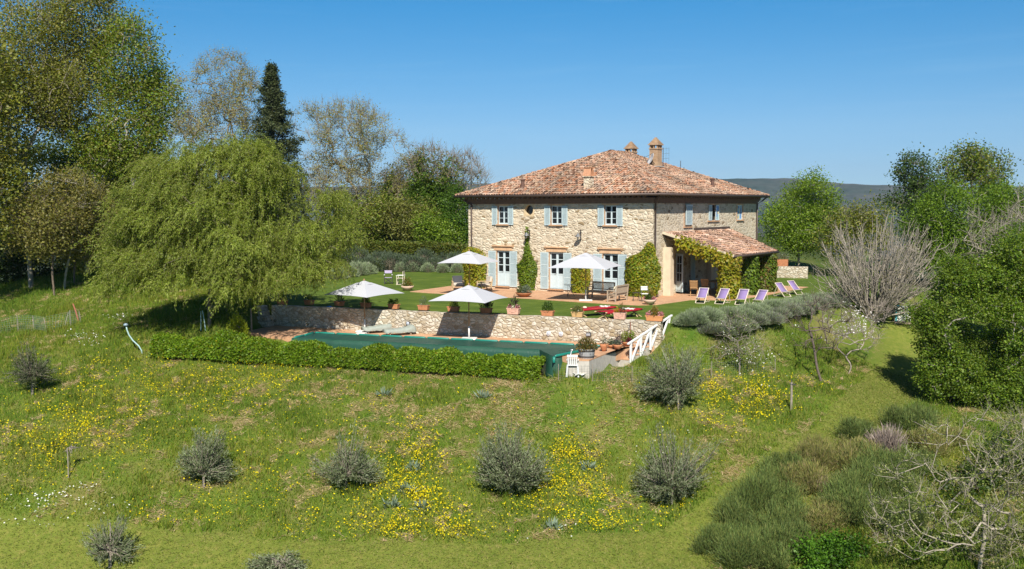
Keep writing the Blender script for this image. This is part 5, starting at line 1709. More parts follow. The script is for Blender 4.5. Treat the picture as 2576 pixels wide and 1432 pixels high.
olive(513, 1228, [(515, 1150, 58, 60), (525, 1100, 40, 40), (475, 1165, 35, 35), (550, 1175, 45, 35)], "round olive with a short clear trunk, left of the middle of the bank", 100, 120, 62)
olive(872, 1234, [(885, 1175, 62, 45), (885, 1105, 34, 50), (820, 1165, 40, 32), (930, 1180, 38, 38)], "straggly olive with a pale bare limb and pointed top", 101, 110, 62)
olive(1285, 1250, [(1290, 1160, 82, 72), (1270, 1105, 58, 50), (1345, 1170, 52, 48), (1235, 1170, 48, 52)], "largest dense olive bush in the middle of the bank between yellow flower patches", 102, 210, 78)
olive(1690, 1272, [(1670, 1195, 72, 62), (1665, 1105, 36, 50), (1755, 1120, 55, 25), (1720, 1200, 58, 48), (1635, 1220, 46, 40)], "olive with one long bare limb reaching right, lower right of the bank", 103, 180, 72)
olive(1706, 1030, [(1690, 905, 64, 52), (1665, 960, 64, 42), (1725, 955, 48, 45), (1635, 985, 42, 25), (1690, 1005, 40, 28)], "tall silvery olive just below the white stair rail", 104, 190, 70, None, (0, 0), 0.9)
olive(277, 1428, [(275, 1375, 55, 36), (290, 1315, 30, 30), (240, 1340, 32, 22), (325, 1390, 30, 25)], "thin olive tied to a stake at the bottom left", 105, 75, 46)
olive(705, 1440, [(700, 1425, 55, 30), (650, 1420, 30, 25), (750, 1430, 30, 22)], "olive whose top just enters the bottom edge", 106, 90, 55, None, (0, 0), 0.3)
olive(82, 996, [(80, 925, 44, 40), (60, 890, 26, 30), (115, 945, 36, 28), (45, 945, 30, 28)], "dark young olive with slanting trunk at the left edge", 107, 95, 52, [(0.075, 0.095, 0.042), (0.105, 0.125, 0.06)], (-0.2, 0.1), 0.85)
olive(177, 1200, [(182, 1128, 16, 14), (170, 1140, 12, 12)], "tiny olive sapling tied to a thin stake", 108, 12, 20, None, (0, 0), 1.05, 0.012)

# broom and scrub at the lower right
def thatch(name, label, cat, p, r, h, n, pal, seed, w=0.018, group=None, mat_=None, lean=0.75):
    """clump of many thin upright shoots"""
    rng = np.random.default_rng(seed)
    root = thing(name, label, cat, p, 0, group)
    a = rng.uniform(0, 6.283, n)
    q = np.sqrt(rng.random(n))
    B = np.stack([np.cos(a) * q * r * 0.55, np.sin(a) * q * r * 0.55, np.zeros(n)], -1)
    lobe = 1 + 0.25 * wob(np.cos(a) * q * 3, np.sin(a) * q * 3, 1.2, seed)
    hh = h * lobe * (1 - 0.45 * q ** 2) * rng.uniform(0.55, 1.1, n)
    tip = B + np.stack([np.cos(a) * q * r * lean, np.sin(a) * q * r * lean, hh], -1) + rng.normal(0, 0.10 * h, (n, 3))
    st = rng.uniform(0.0, 0.75, (n, 1))
    P0 = B + (tip - B) * st
    ax = unit(tip - B + rng.normal(0, 0.12, (n, 3)))
    nr = rng.normal(size=(n, 3)); nr[:, 2] += 0.5
    l = rng.uniform(0.25, 0.5, n) * h * 0.8
    v, f = leaf_cards(P0, ax, unit(nr), l, np.full(n, w) * rng.uniform(0.7, 1.4, n))
    mesh_np("shoots", v, f, mat_ or MAT_LEAF_DULL, root, np.repeat(pick(rng, pal, n), 4, 0))
    return root


BROOM = [(0.105, 0.160, 0.040), (0.145, 0.200, 0.048), (0.078, 0.125, 0.036), (0.19, 0.21, 0.06)]
BROOMY = [(0.20, 0.215, 0.05), (0.27, 0.245, 0.07), (0.14, 0.175, 0.045), (0.28, 0.225, 0.11)]


def broom(label, p, r, h, seed, pal):
    rng = np.random.default_rng(seed)
    root = thing("broom_shrub", label, "shrub", p, 0, "broom shrubs of the lower right scrub")
    vs, fs, cs, o = [], [], [], 0
    for k in range(7):
        a, q = rng.uniform(0, 6.283), (0 if k == 0 else rng.uniform(0.35, 0.9)) * r
        c0_ = np.array([math.cos(a) * q, math.sin(a) * q, 0])
        c0_[2] = float(hz(p[0] + c0_[0], p[1] + c0_[1])) - p[2]
        hk, n = h * rng.uniform(0.6, 1.15), 1500
        az, el = rng.uniform(0, 6.283, n), np.abs(rng.normal(0, 0.58, n))
        d = np.stack([np.cos(az) * np.sin(el), np.sin(az) * np.sin(el), np.cos(el)], -1)
        tip = d * (hk * rng.uniform(0.7, 1.12, n))[:, None]
        st = rng.uniform(0.2, 0.9, (n, 1))
        P0 = c0_ + tip * st
        ax = unit(d + rng.normal(0, 0.26, (n, 3)) + np.array([0, 0, 0.25]))
        l = hk * rng.uniform(0.11, 0.24, n)
        v, f = leaf_cards(P0, ax, unit(rng.normal(size=(n, 3)) + np.array([0, 0, 0.5])), l, rng.uniform(0.010, 0.020, n))
        vs.append(v); fs.append(f + o); o += len(v)
        cs.append(np.repeat(pick(rng, pal, n) * rng.uniform(0.8, 1.2), 4, 0))
    mesh_np("shoots", np.concatenate(vs), np.concatenate(fs), MAT_LEAF_DULL, root, np.concatenate(cs))


for i, (u, v, r, h) in enumerate(((1850, 1330, 0.75, 1.15), (1935, 1290, 0.8, 1.35), (2010, 1240, 0.8, 1.2), (1800, 1400, 0.7, 0.95), (1890, 1420, 0.9, 1.2), (1990, 1370, 0.95, 1.35), (2090, 1190, 0.8, 1.1), (2110, 1290, 0.9, 1.25), (2190, 1190, 0.8, 1.0), (2280, 1090, 0.8, 1.0), (2330, 1140, 0.8, 1.0), (2190, 1330, 0.9, 1.1), (2250, 1260, 0.8, 1.0), (2150, 1100, 0.6, 0.8), (2060, 1330, 0.8, 1.1), (2300, 1200, 0.8, 0.9), (1930, 1235, 0.7, 0.95), (1985, 1195, 0.7, 0.9), (2045, 1180, 0.7, 0.95), (1900, 1370, 0.8, 0.9), (1945, 1425, 0.8, 1.1), (2150, 1240, 0.8, 1.15), (2160, 1165, 0.7, 0.95), (2240, 1200, 0.8, 1.1), (2260, 1340, 0.8, 1.0), (2330, 1085, 0.8, 1.0), (2380, 1130, 0.8, 1.0))):
    broom("yellowish wiry broom shrub in the scrub at the lower right" if i % 4 == 2 else "dark green wiry broom shrub in the scrub at the lower right", G(np.array([float(u)]), np.array([float(v)]))[0], r, h, 200 + i, BROOMY if i % 4 == 2 else BROOM)
for i, (u, v, r, h, lb) in enumerate(((2060, 1240, 0.5, 0.9, "dry brown twiggy shrub in the middle of the broom"), (1985, 1400, 0.45, 0.75, "dry brown twiggy shrub near the bottom edge among the broom"), (2140, 1300, 0.5, 0.8, "dry brown twiggy shrub between the broom and the budding oak"))):
    thatch("dead_shrub", lb, "shrub", G(np.array([float(u)]), np.array([float(v)]))[0], r, h, 700, [(0.30, 0.22, 0.15), (0.36, 0.28, 0.20), (0.20, 0.15, 0.10)], 240 + i, 0.014, None, MAT_BARK, 0.5)
thatch("dead_shrub", "dead grey-brown shrub at the edge of the mown path", "shrub", G(np.array([2228.0]), np.array([1140.0]))[0], 0.65, 1.15, 2600, [(0.30, 0.24, 0.20), (0.36, 0.30, 0.26), (0.22, 0.17, 0.14)], 230, 0.018, None, MAT_BARK, 0.5)

# lavender
LAV = [(0.235, 0.30, 0.15), (0.28, 0.345, 0.195), (0.185, 0.25, 0.115), (0.25, 0.27, 0.20)]
def mound(name, label, cat, p, r, h, n, pal, seed, group, l=0.16, w=0.022, mat_=None):
    rng = np.random.default_rng(seed)
    root = thing(name, label, cat, p, 0, group)
    dr = unit(rng.normal(size=(n, 3)) * np.array([1, 1, 0.9])); dr[:, 2] = np.abs(dr[:, 2])
    bl = 1 + 0.16 * wob(dr[:, 0] * 2 + dr[:, 2], dr[:, 1] * 2 - dr[:, 2], 2.2, seed) + rng.normal(0, 0.05, n)
    P0 = dr * np.array([r, r, h]) * (bl * rng.uniform(0.68, 0.98, n))[:, None]
    P0[:, 2] += 0.02
    ax = unit(dr + np.array([0, 0, 0.5]) + rng.normal(0, 0.25, (n, 3)))
    nr = rng.normal(size=(n, 3))
    v, f = leaf_cards(P0, ax, unit(nr), l * rng.uniform(0.7, 1.3, n), w * rng.uniform(0.8, 1.3, n))
    mesh_np("foliage", v, f, mat_ or MAT_LEAF_DULL, root, np.repeat(pick(rng, pal, n), 4, 0))
    k = 10
    cs = MB()
    cs.lathe([(r * 0.62, 0.0), (r * 0.70, h * 0.25), (r * 0.55, h * 0.55), (r * 0.2, h * 0.72)], (0, 0, 0), 10)
    cs.build("woody_core", mat("lavender_wood_%d" % seed, (0.09, 0.075, 0.05), 0.95), root)
    return root


rl = np.random.default_rng(77)
lu = np.array([1735, 1760, 1786, 1813, 1840, 1868, 1896, 1924, 1951, 1978, 2004, 2029, 2053, 2076, 2096.0])
lr = G(lu, np.interp(lu, [1690, 1760, 1850, 1930, 2000, 2060, 2096], [866, 847, 822, 801, 783, 771, 765]))
LAVD = LAV[:3] + [(0.19, 0.17, 0.14), (0.19, 0.20, 0.13), (0.21, 0.19, 0.23)]
for i, p in enumerate(lr):
    for k in range(2 if i > 1 else 1):
        q = p + rl.normal(0, 0.10, 3) + (np.array([0.50, -0.50, 0]) * (k - 0.8))
        mound("lavender_bush", "grey-green lavender bush in the long row beside the lawn", "lavender", (q[0], q[1], float(hz(q[0], q[1])) - 0.05), rl.uniform(0.66, 0.84) * (0.75 + 0.25 * min(1, i / 4)), rl.uniform(0.42, 0.58) * (1.0 if k == 0 else 0.9), 5200, LAV if k == 0 else LAVD, 300 + 2 * i + k, "lavender row beside the lawn", 0.17, 0.020)
for i, (u, v, r, h) in enumerate(((850, 702, 0.75, 0.8), (875, 697, 0.9, 0.95), (898, 693, 0.95, 1.0), (920, 690, 0.85, 0.9))):
    p = onplane(np.array(float(u)), np.array(float(v)), 2, 0.0)
    mound("lavender_bush", "rounded lavender bush at the lawn's far edge by the willow", "lavender", (*p[:2], float(hz(p[0], p[1]))), r, h, 2600, LAV, 340 + i, "lavender beside the willow", 0.2, 0.03)
for i, (u, v) in enumerate(((975, 683), (990, 682), (1007, 684), (1022, 681), (1040, 684), (1058, 682), (1076, 685), (1095, 683), (1114, 686), (1133, 683), (1150, 686), (1165, 684), (1048, 672), (1075, 674), (1103, 675))):
    p = onplane(np.array(float(u)), np.array(float(v)), 2, 0.0)
    mound("lavender_bush", "small clipped lavender cushion in the bed below the hedge", "lavender", (*p[:2], float(hz(p[0], p[1]))), 0.52, 0.72, 1500, LAV, 360 + i, "lavender cushions below the hedge", 0.16, 0.028)
p = onplane(np.array(955.0), np.array(682.0), 2, 0.0)
mound("shrub", "yellow-green low shrub between the lavender groups", "shrub", (*p[:2], float(hz(p[0], p[1]))), 0.9, 0.85, 1800, [(0.22, 0.24, 0.03), (0.16, 0.20, 0.03)], 380, None, 0.2, 0.06, MAT_LEAF)
for i in range(11):
    u = 872 + i * 28
    p = onplane(np.array(float(u)), np.array(672.0 - 6 * (i % 2)), 2, 0.35)
    mound("shrub", "blue-grey spreading shrub in the border under the clipped hedge", "shrub", (*p[:2], float(hz(p[0], p[1]))), 1.25, 1.35 + 0.3 * math.sin(i * 2.1), 2600, [(0.085, 0.115, 0.075), (0.115, 0.145, 0.10), (0.06, 0.085, 0.05), (0.08, 0.12, 0.04)], 390 + i, "blue-grey shrubs under the hedge", 0.22, 0.05)


# hedges
def hedge(name, label, path, w, h, n, pal, seed, l=0.12, wl=0.085, bumps=0.15, bs=1.4, box=True, mat_=None, hs=None):
    rng = np.random.default_rng(seed)
    path = np.array(path, float)
    seg = np.linalg.norm(np.diff(path[:, :2], axis=0), axis=1)
    cum = np.concatenate([[0], np.cumsum(seg)])
    root = thing(name, label, "hedge", (path[0][0], path[0][1], float(hz(path[0][0], path[0][1]))))
    t = rng.uniform(0, cum[-1], n)
    x, y = np.interp(t, cum, path[:, 0]), np.interp(t, cum, path[:, 1])
    dx, dy = np.gradient(np.interp(t, cum, path[:, 0])), None
    i = np.clip(np.searchsorted(cum, t) - 1, 0, len(seg) - 1)
    dv = (path[i + 1, :2] - path[i, :2]) / seg[i][:, None]
    nv = np.stack([-dv[:, 1], dv[:, 0]], -1)
    hh = np.interp(t, cum, hs) if hs is not None else h
    if not box:                                  # separate bushes grown together
        c_, cc, rr = [0.6], [], []
        while c_[-1] < cum[-1] - 0.4: c_.append(c_[-1] + rng.uniform(1.1, 1.9))
        c_ = np.array(c_)
        r_ = rng.uniform(1.05, 1.5, len(c_))
        m_ = rng.uniform(0.85, 1.32, len(c_))
        q_ = (np.sqrt(np.clip(1 - ((t[:, None] - c_) / r_) ** 2, 0, 1)) * m_).max(1)
        hh = hh * np.maximum(q_, 0.4)
        w = w * (0.55 + 0.5 * q_)
    b = 1 + bumps * wob(t, t * 0.3, bs, seed) + bumps * 0.6 * wob(t, t * 0.2, bs * 2.7, seed + 1)
    th = rng.uniform(-0.25, np.pi + 0.25, n)
    q = rng.uniform(0.80, 1.04, n)
    if box:
        e = 0.32
        cx_, cz_ = np.sign(np.cos(th)) * np.abs(np.cos(th)) ** e, np.sign(np.sin(th)) * np.abs(np.sin(th)) ** e
    else:
        e = 0.75
        cx_, cz_ = np.sign(np.cos(th)) * np.abs(np.cos(th)) ** e, np.sign(np.sin(th)) * np.abs(np.sin(th)) ** e
    off = cx_ * w / 2 * q * (b if not box else 1)
    z = np.where(cz_ > 0, cz_ * hh * q * b, rng.random(n) * hh * 0.4)
    X, Y = x + nv[:, 0] * off, y + nv[:, 1] * off
    P = np.stack([X, Y, hz(x, y) + z], -1) - np.array(root.location)
    o = np.stack([nv[:, 0] * cx_, nv[:, 1] * cx_, cz_ + 0.3], -1)
    ax = rng.normal(size=(n, 3)); ax[:, 2] *= 0.6
    nr = unit(o) * 1.1 + rng.normal(size=(n, 3)) * 0.65 + np.array([0, 0, 0.3])
    L = l * rng.uniform(0.65, 1.35, n)
    v, f = leaf_cards(P, unit(ax + o * 0.4), unit(nr), L, L * wl / l)
    tone = (1 + 0.20 * wob(t * 2, z * 3 + off * 3, 2.0, seed + 3) + 0.22 * wob(t, t * 0.1, 0.9, seed + 5))[:, None] * np.where(rng.random((n, 1)) < 0.05, np.array([[1.2, 0.75, 0.6]]), 1.0)
    mesh_np("foliage", v, f, mat_ or MAT_LEAF, root, np.repeat(pick(rng, pal, n) * tone, 4, 0))
    # twiggy inside
    k = n // 30
    j = rng.integers(0, n, k)
    p1 = P[j] * 1.0
    p0 = np.stack([x[j], y[j], hz(x[j], y[j])], -1) - np.array(root.location)
    one = np.ones(k)
    v, f = frusta(p0, p0 + (p1 - p0) * 0.9, one * 0.012, one * 0.005, 3)
    mesh_np("branches", v, f, MAT_BARK, root, np.tile(np.array([[0.10, 0.08, 0.05]]), (len(v), 1)))
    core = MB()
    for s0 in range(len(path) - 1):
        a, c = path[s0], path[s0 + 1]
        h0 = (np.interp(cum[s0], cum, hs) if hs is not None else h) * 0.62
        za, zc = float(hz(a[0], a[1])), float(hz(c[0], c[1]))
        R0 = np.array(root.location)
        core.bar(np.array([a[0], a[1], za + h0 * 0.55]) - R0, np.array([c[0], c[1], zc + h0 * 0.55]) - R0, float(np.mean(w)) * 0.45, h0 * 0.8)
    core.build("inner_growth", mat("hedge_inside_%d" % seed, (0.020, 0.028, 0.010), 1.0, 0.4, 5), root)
    return root


hp = G(np.array([395, 480, 580, 680, 780, 880, 980, 1080, 1180, 1280, 1375.0]), np.array([893, 896, 902, 908, 914, 918, 925, 931, 937, 943, 948.0]))
hedge("laurel_hedge", "glossy bright green laurel hedge along the downhill side of the covered pool", hp, 1.25, 1.2, 92000, [(0.130, 0.240, 0.010), (0.185, 0.300, 0.014), (0.090, 0.175, 0.010), (0.245, 0.330, 0.028)], 400, 0.11, 0.068, 0.12, 2.5, False, None, [1.05, 0.95, 0.95, 0.80, 1.15, 0.75, 0.86, 0.70, 0.98, 0.80, 0.68])
bp_ = [at(u, 640.0, d) for u, d in ((860.0, 90.0), (960.0, 88.5), (1070.0, 87.0), (1185.0, 85.5))]
hedge("clipped_hedge", "long clipped green hedge closing the back of the garden", bp_, 1.5, 2.0, 16000, [(0.105, 0.150, 0.018), (0.145, 0.185, 0.026), (0.080, 0.12, 0.016), (0.18, 0.18, 0.035)], 401, 0.20, 0.13, 0.05, 0.8, True)
p = G(np.array([598.0]), np.array([868.0]))[0]
mound("shrub", "round yellow-green shrub rising behind the laurel hedge under the willow", "shrub", p, 0.55, 1.45, 2200, [(0.25, 0.29, 0.02), (0.19, 0.24, 0.015)], 402, None, 0.13, 0.08, MAT_LEAF)


# ---- climbers on the house: overlapping leaves over a wall region
VINE = [(0.20, 0.25, 0.012), (0.27, 0.30, 0.016), (0.14, 0.20, 0.012), (0.34, 0.31, 0.022), (0.34, 0.25, 0.02)]
VINEG = [(0.105, 0.185, 0.012), (0.145, 0.225, 0.016), (0.18, 0.25, 0.02), (0.08, 0.14, 0.012)]
def vine(label, pts, nrm, n, pal, seed, loc=(0, 0, 0), l=0.13, stems=12, name="climbing_vine"):
    """pts (N,3) points on the surface of the mass, nrm their outward directions"""
    rng = np.random.default_rng(seed)
    root = thing(name, label, "climber", loc, 0, None)
    k = rng.integers(0, len(pts), n)
    P = pts[k] - np.array(loc)
    ax = rng.normal(size=(n, 3)) * 0.55; ax[:, 2] -= 0.9
    nr = nrm[k] * 1.0 + rng.normal(size=(n, 3)) * 0.42 + np.array([0, 0, 0.6])
    L = l * rng.uniform(0.6, 1.3, n)
    v, f = leaf_cards(P, unit(ax), unit(nr), L, L * 0.85)
    tone = (1 + 0.25 * wob(P[:, 0] * 3 + P[:, 1] * 3, P[:, 2] * 3, 1.0, seed))[:, None]
    mesh_np("leaves", v, f, MAT_LEAF, root, np.repeat(pick(rng, pal, n) * tone, 4, 0))
    p0 = P[rng.integers(0, n, stems * 12)] - nrm[k][:stems * 12] * 0.08
    p1 = p0 + rng.normal(0, 0.18, p0.shape) + np.array([0, 0, 0.25])
    one = np.ones(len(p0))
    v, f = frusta(p0, p1, one * 0.008, one * 0.005, 3)
    mesh_np("stems", v, f, MAT_BARK, root, np.tile(np.array([[0.16, 0.11, 0.07]]), (len(v), 1)))
    return root


def wallmass(prof, thick, n, seed, side=False, off=0.0):
    """prof: (z, x_left, x_right) rows; returns points on a bulging mass against the front wall"""
    rng = np.random.default_rng(seed)
    prof = np.array(prof, float)
    z = rng.uniform(prof[0, 0], prof[-1, 0], n * 2)
    a, b = np.interp(z, prof[:, 0], prof[:, 1]), np.interp(z, prof[:, 0], prof[:, 2])
    keep = rng.random(n * 2) < (b - a) / (b - a).max()
    z, a, b = z[keep], a[keep], b[keep]
    q = rng.random(len(z))
    x = a + (b - a) * q + rng.normal(0, 0.035, len(z))
    bul = thick * (0.35 + 0.65 * np.sqrt(np.clip(1 - (2 * q - 1) ** 2, 0, 1))) * (1 + 0.35 * wob(x * 2.5, z * 2.5, 1.3, seed))
    y = -off - bul * rng.uniform(0.55, 1.0, len(z))
    nr = np.stack([(2 * q - 1) * 0.7, -np.ones(len(z)), 0.15 * np.ones(len(z))], -1)
    return np.stack([x, y, z], -1), unit(nr)


P, N_ = wallmass([(0.0, -9.55, -8.55), (0.3, -9.45, -8.45), (1.2, -9.65, -8.25), (1.7, -9.70, -8.22), (1.95, -9.35, -8.40), (2.4, -9.15, -8.70), (2.9, -9.05, -8.80), (3.5, -8.98, -8.88), (4.1, -8.92, -8.88)], 0.26, 9000, 1)
vine("tall tapering green climber between the left and middle garden doors", P, N_, 4200, VINEG + VINE[:1], 500, (-8.9, -0.2, 0))
P, N_ = wallmass([(0.0, -13.75, -12.35), (1.0, -13.95, -12.2), (2.0, -14.15, -12.25), (2.45, -14.0, -12.35), (2.75, -13.5, -12.9)], 0.75, 9000, 2)
vine("yellow-topped climber at the house's left corner behind a parasol", P, N_, 4800, VINE, 501, (-13, -0.4, 0), 0.14)
P, N_ = wallmass([(0.0, -5.45, -4.45), (1.0, -5.55, -4.25), (1.8, -5.5, -4.3), (2.15, -5.2, -4.6)], 0.35, 8000, 3)
vine("short green climber between the middle and right garden doors", P, N_, 3000, VINE, 502, (-5, -0.2, 0))
P, N_ = wallmass([(0.0, -1.55, 0.10), (0.5, -1.65, 0.45), (1.2, -1.72, 0.62), (1.9, -1.70, 0.55), (2.25, -1.62, 0.40), (2.5, -1.3, 0.25), (2.65, -0.7, 0.2), (3.0, -0.35, 0.15), (3.3, -0.15, 0.05)], 0.50, 14000, 4)
P2 = P.copy(); P2[:, 0] = np.maximum(P[:, 0], 0.05) + 0.0
vine("broad bushy yellow-green climber covering the house's front right corner", P, N_, 10500, VINE + VINEG[:2], 503, (-0.6, -0.3, 0))


def pillar_ivy(x, y, zb, zt, r, seed, n=5000):
    rng = np.random.default_rng(seed)
    a = rng.uniform(0, 6.283, n); z = rng.uniform(zb, zt, n)
    rr = r * (1 + 0.28 * wob(a * 1.5 + z, z * 2.2, 1.4, seed)) * rng.uniform(0.75, 1.05, n)
    o = np.stack([np.cos(a), np.sin(a), np.zeros(n)], -1)
    return np.stack([x + o[:, 0] * rr, y + o[:, 1] * rr, z], -1), o


PXI = PX - 0.45
P, N_ = pillar_ivy(PXI, 1.75, 0.0, 2.55, 0.62, 5)
rv_ = np.random.default_rng(6)                                 # and up along the near verge of the porch roof
t_ = rv_.random(2200) ** 0.8
Q = pA + (pD - pA) * t_[:, None] * 0.78 + rv_.normal(0, 1, (2200, 3)) * np.array([0.1, 0.10, 0.12]) + np.array([0, -0.12, -0.08]) - np.array([0, 0, 1.0]) * (rv_.random(2200) ** 2 * 0.75 * (1 - t_ * 0.7))[:, None]
vine("bright yellow-green vine over the nearest porch post and roof edge", np.concatenate([P, Q]), np.concatenate([N_, np.tile([[0.2, -1.0, 0.2]], (2200, 1))]), 8600, VINE + VINE[3:], 504, (PXI, 1.75, 0), 0.15)
P, N_ = pillar_ivy(PXI, 4.75, 0.0, 2.5, 0.52, 7)
vine("green vine around the middle porch post", P, N_, 4600, VINEG, 505, (PXI, 4.75, 0), 0.14)
P, N_ = pillar_ivy(PXI, 7.5, 0.0, 2.45, 0.60, 8)
vine("green vine tinged red around the farthest porch post", P, N_, 4600, VINEG + [(0.22, 0.13, 0.05)], 506, (PXI, 7.5, 0), 0.14)


# ---- distant woods: one mass beyond the garden
def woods():
    rng = np.random.default_rng(600)
    n = 5200
    u = rng.uniform(-250, 2850, n)
    d = rng.uniform(125, 330, n)
    ok = ~((u > 1180) & (u < 1900))
    u, d = u[ok], d[ok]
    p = CAM + ray(u, np.full(len(u), 560.0)) * d[:, None]
    g = hz(p[:, 0], p[:, 1])
    C = np.stack([p[:, 0], p[:, 1], g + rng.uniform(1, 9, len(u)) + 3 * wob(p[:, 0], p[:, 1], 0.05, 4)], -1)
    n = len(C) * 16
    P = np.repeat(C, 16, 0) + rng.normal(0, 1, (n, 3)) * np.array([1.5, 1.5, 1.3])
    nr = rng.normal(size=(n, 3)); nr[:, 2] += 0.7
    l = rng.uniform(0.6, 1.3, n)
    v, f = leaf_cards(P, unit(rng.normal(size=(n, 3))), unit(nr), l, l * 0.7)
    c = pick(rng, GREEN + SPRING, n) * np.repeat(rng.uniform(0.7, 1.2, (len(C), 1)), 16, 0)
    ob = mesh_np("woods", v, f, MAT_LEAF, None, np.repeat(c, 4, 0))
    sc(ob, kind='stuff')


woods()

# ---------------------------------------------------------------- pool terrace
M_RWALL = stone_mat("terrace_stone", [(0.0, (0.50, 0.45, 0.36)), (0.22, (0.57, 0.53, 0.45)), (0.45, (0.46, 0.40, 0.30)), (0.62, (0.60, 0.56, 0.48)), (0.80, (0.42, 0.36, 0.27)), (0.93, (0.36, 0.29, 0.19))],
                    (0.36, 0.295, 0.205), 4.2, 6.2, 0.07, 0.9)
wl = [(-14.75, -16.1), (-8.54, -14.89), (-3.1, -13.47), (3.26, -11.84), (6.25, -11.07)]
rw = thing("retaining_wall", "long low stone wall holding up the lawn behind the pool", "wall", (-4, -13.7, -1.05))
b = MB()
rr_ = np.random.default_rng(8)
fr, bk = [], []
for (a, c) in zip(wl[:-1], wl[1:]):
    for t in np.linspace(0, 1, 14)[:-1]: fr.append(np.array(a) * (1 - t) + np.array(c) * t)
fr.append(np.array(wl[-1]))
fr = np.array(fr)
nb_ = np.array([-0.236, 0.972]) * 0.45
tops = 0.06 + rr_.normal(0, 0.012, len(fr))
for i in range(len(fr) - 1):
    p, q = fr[i], fr[i + 1]
    V4 = [(*p, -1.3), (*q, -1.3), (*q, tops[i + 1]), (*p, tops[i]), (*(q + nb_), tops[i + 1] - 0.005), (*(p + nb_), tops[i] - 0.005), (*(q + nb_), -0.4), (*(p + nb_), -0.4)]
    b.add([np.array(v) - np.array([-4, -13.7, -1.05]) for v in V4], [(0, 1, 2, 3), (3, 2, 4, 5), (5, 4, 6, 7)])
b.add([np.array(v) - np.array([-4, -13.7, -1.05]) for v in ((*fr[-1], -1.3), (*(fr[-1] + nb_), -1.3), (*(fr[-1] + nb_), tops[-1]), (*fr[-1], tops[-1]))], [(0, 1, 2, 3)])
b.add([np.array(v) - np.array([-4, -13.7, -1.05]) for v in ((*fr[0], -1.3), (*(fr[0] + nb_), -1.3), (*(fr[0] + nb_), tops[0]), (*fr[0], tops[0]))], [(3, 2, 1, 0)])
b.build("wall", M_RWALL, rw)

UPX, NPX = np.array([0.960, 0.279, 0]), np.array([-0.279, 0.960, 0])
PA = np.array([-10.05, -17.36, 0])
pl_ = lambda a, w, z: PA + UPX * a + NPX * (-w) + np.array([0, 0, z])       # pool coordinates: along, across towards the valley
pool = thing("swimming_pool", "long swimming pool hidden under a dark green winter cover", "pool", tuple(pl_(7, 1, -1.05)))
P0_ = np.array(pool.location)
m_, nt_, bs_ = new_mat("pool_cover")
f_ = noise(nt_, 1.1, 5, 0.6, None, 0.5)
nt_.links.new(ramp(nt_, f_, [(0.3, (0.010, 0.052, 0.033)), (0.7, (0.022, 0.082, 0.052))]), bs_.inputs['Base Color'])
bs_.inputs['Roughness'].default_value = 0.45
bump(nt_, bs_, noise(nt_, 2.6, 4, 0.6, None, 1.5), 0.35, 0.05)
M_COVER = m_
M_TEAL = mat("teal_tubes", (0.010, 0.19, 0.145), 0.4, 0.15, 4)
b = MB()
nu, nw = 60, 9
V_, F_ = [], []
for i in range(nu + 1):
    for j in range(nw + 1):
        a = 14.95 * i / nu
        w = 2.05 * j / nw
        z = -0.985 - 0.03 * math.sin(math.pi * j / nw) + 0.007 * math.sin(a * 3.1 + j)
        V_.append(pl_(a, w, z) - P0_)
    V_.append(pl_(a, 2.10, -1.20 + 0.015 * math.sin(a * 2.3)) - P0_)
    V_.append(pl_(a, 2.12, -1.40 + 0.03 * math.sin(a * 1.7)) - P0_)
k = nw + 3
for i in range(nu):
    for j in range(k - 1): F_.append((i * k + j, i * k + j + 1, (i + 1) * k + j + 1, (i + 1) * k + j))
b.add(V_, F_)
b.build("cover", M_COVER, pool, True)
# extra flap of cover over the lower right corner
b = MB()
c0, c1, c2, c3 = pl_(12.7, 2.05, -0.98), pl_(14.95, 0.1, -0.975), onplane(np.array(1457.0), np.array(885.0), 2, -1.0), onplane(np.array(1394.0), np.array(898.0), 2, -1.0)
lo = np.array([0, 0, -0.95])
nr_, ns_ = 8, 8
V_, F_ = [], []
for i in range(nr_ + 1):
    t = i / nr_
    top_a, top_b = c0 + (c3 - c0) * t, c1 + (c2 - c1) * t
    for j in range(ns_ + 1):
        q = top_a + (top_b - top_a) * j / ns_
        V_.append(q + np.array([0, 0, 0.012 * math.sin(i * 2 + j * 1.7)]) - P0_)
for i in range(nr_):
    for j in range(ns_): F_.append((i * 9 + j, i * 9 + j + 1, (i + 1) * 9 + j + 1, (i + 1) * 9 + j))
o_ = len(V_)
hem = [c0, (c0 + c3) / 2, c3, (c3 * 0.5 + c2 * 0.5), c2]
for q in hem: V_ += [q - P0_, q + lo * 0.5 + np.array([0.05, -0.05, 0]) - P0_, q + lo + np.array([0.02, -0.10, 0]) - P0_]
for i in range(len(hem) - 1):
    for j in range(2): F_.append((o_ + i * 3 + j, o_ + i * 3 + j + 1, o_ + (i + 1) * 3 + j + 1, o_ + (i + 1) * 3 + j))
b.add(V_, F_)
b.build("cover_flap", M_COVER, pool, True)
def tubes(name, pts, seg=1.3):
    pts = [np.array(p) - P0_ for p in pts]
    for a, c in zip(pts[:-1], pts[1:]):
        L = np.linalg.norm(c - a)
        k = max(1, int(round(L / seg)))
        for i in range(k):
            p, q = a + (c - a) * (i + 0.03) / k, a + (c - a) * (i + 0.97) / k
            mb = MB(); mb.tube([p, p + (q - p) * 0.06, p + (q - p) * 0.94, q], [0.03, 0.065, 0.065, 0.03], 8)
            mb.build(name, M_TEAL, pool, True)
tubes("water_tube", [pl_(0.1, 2.0, -0.99), pl_(0.0, 0.0, -0.99), pl_(15.0, 0.0, -0.99)])
tubes("water_tube", [c2 + [0, 0, 0.02], c3 + [0, 0, 0.02], c3 + lo * 0.28 + [0.03, -0.06, 0]], 2.0)
b = MB()
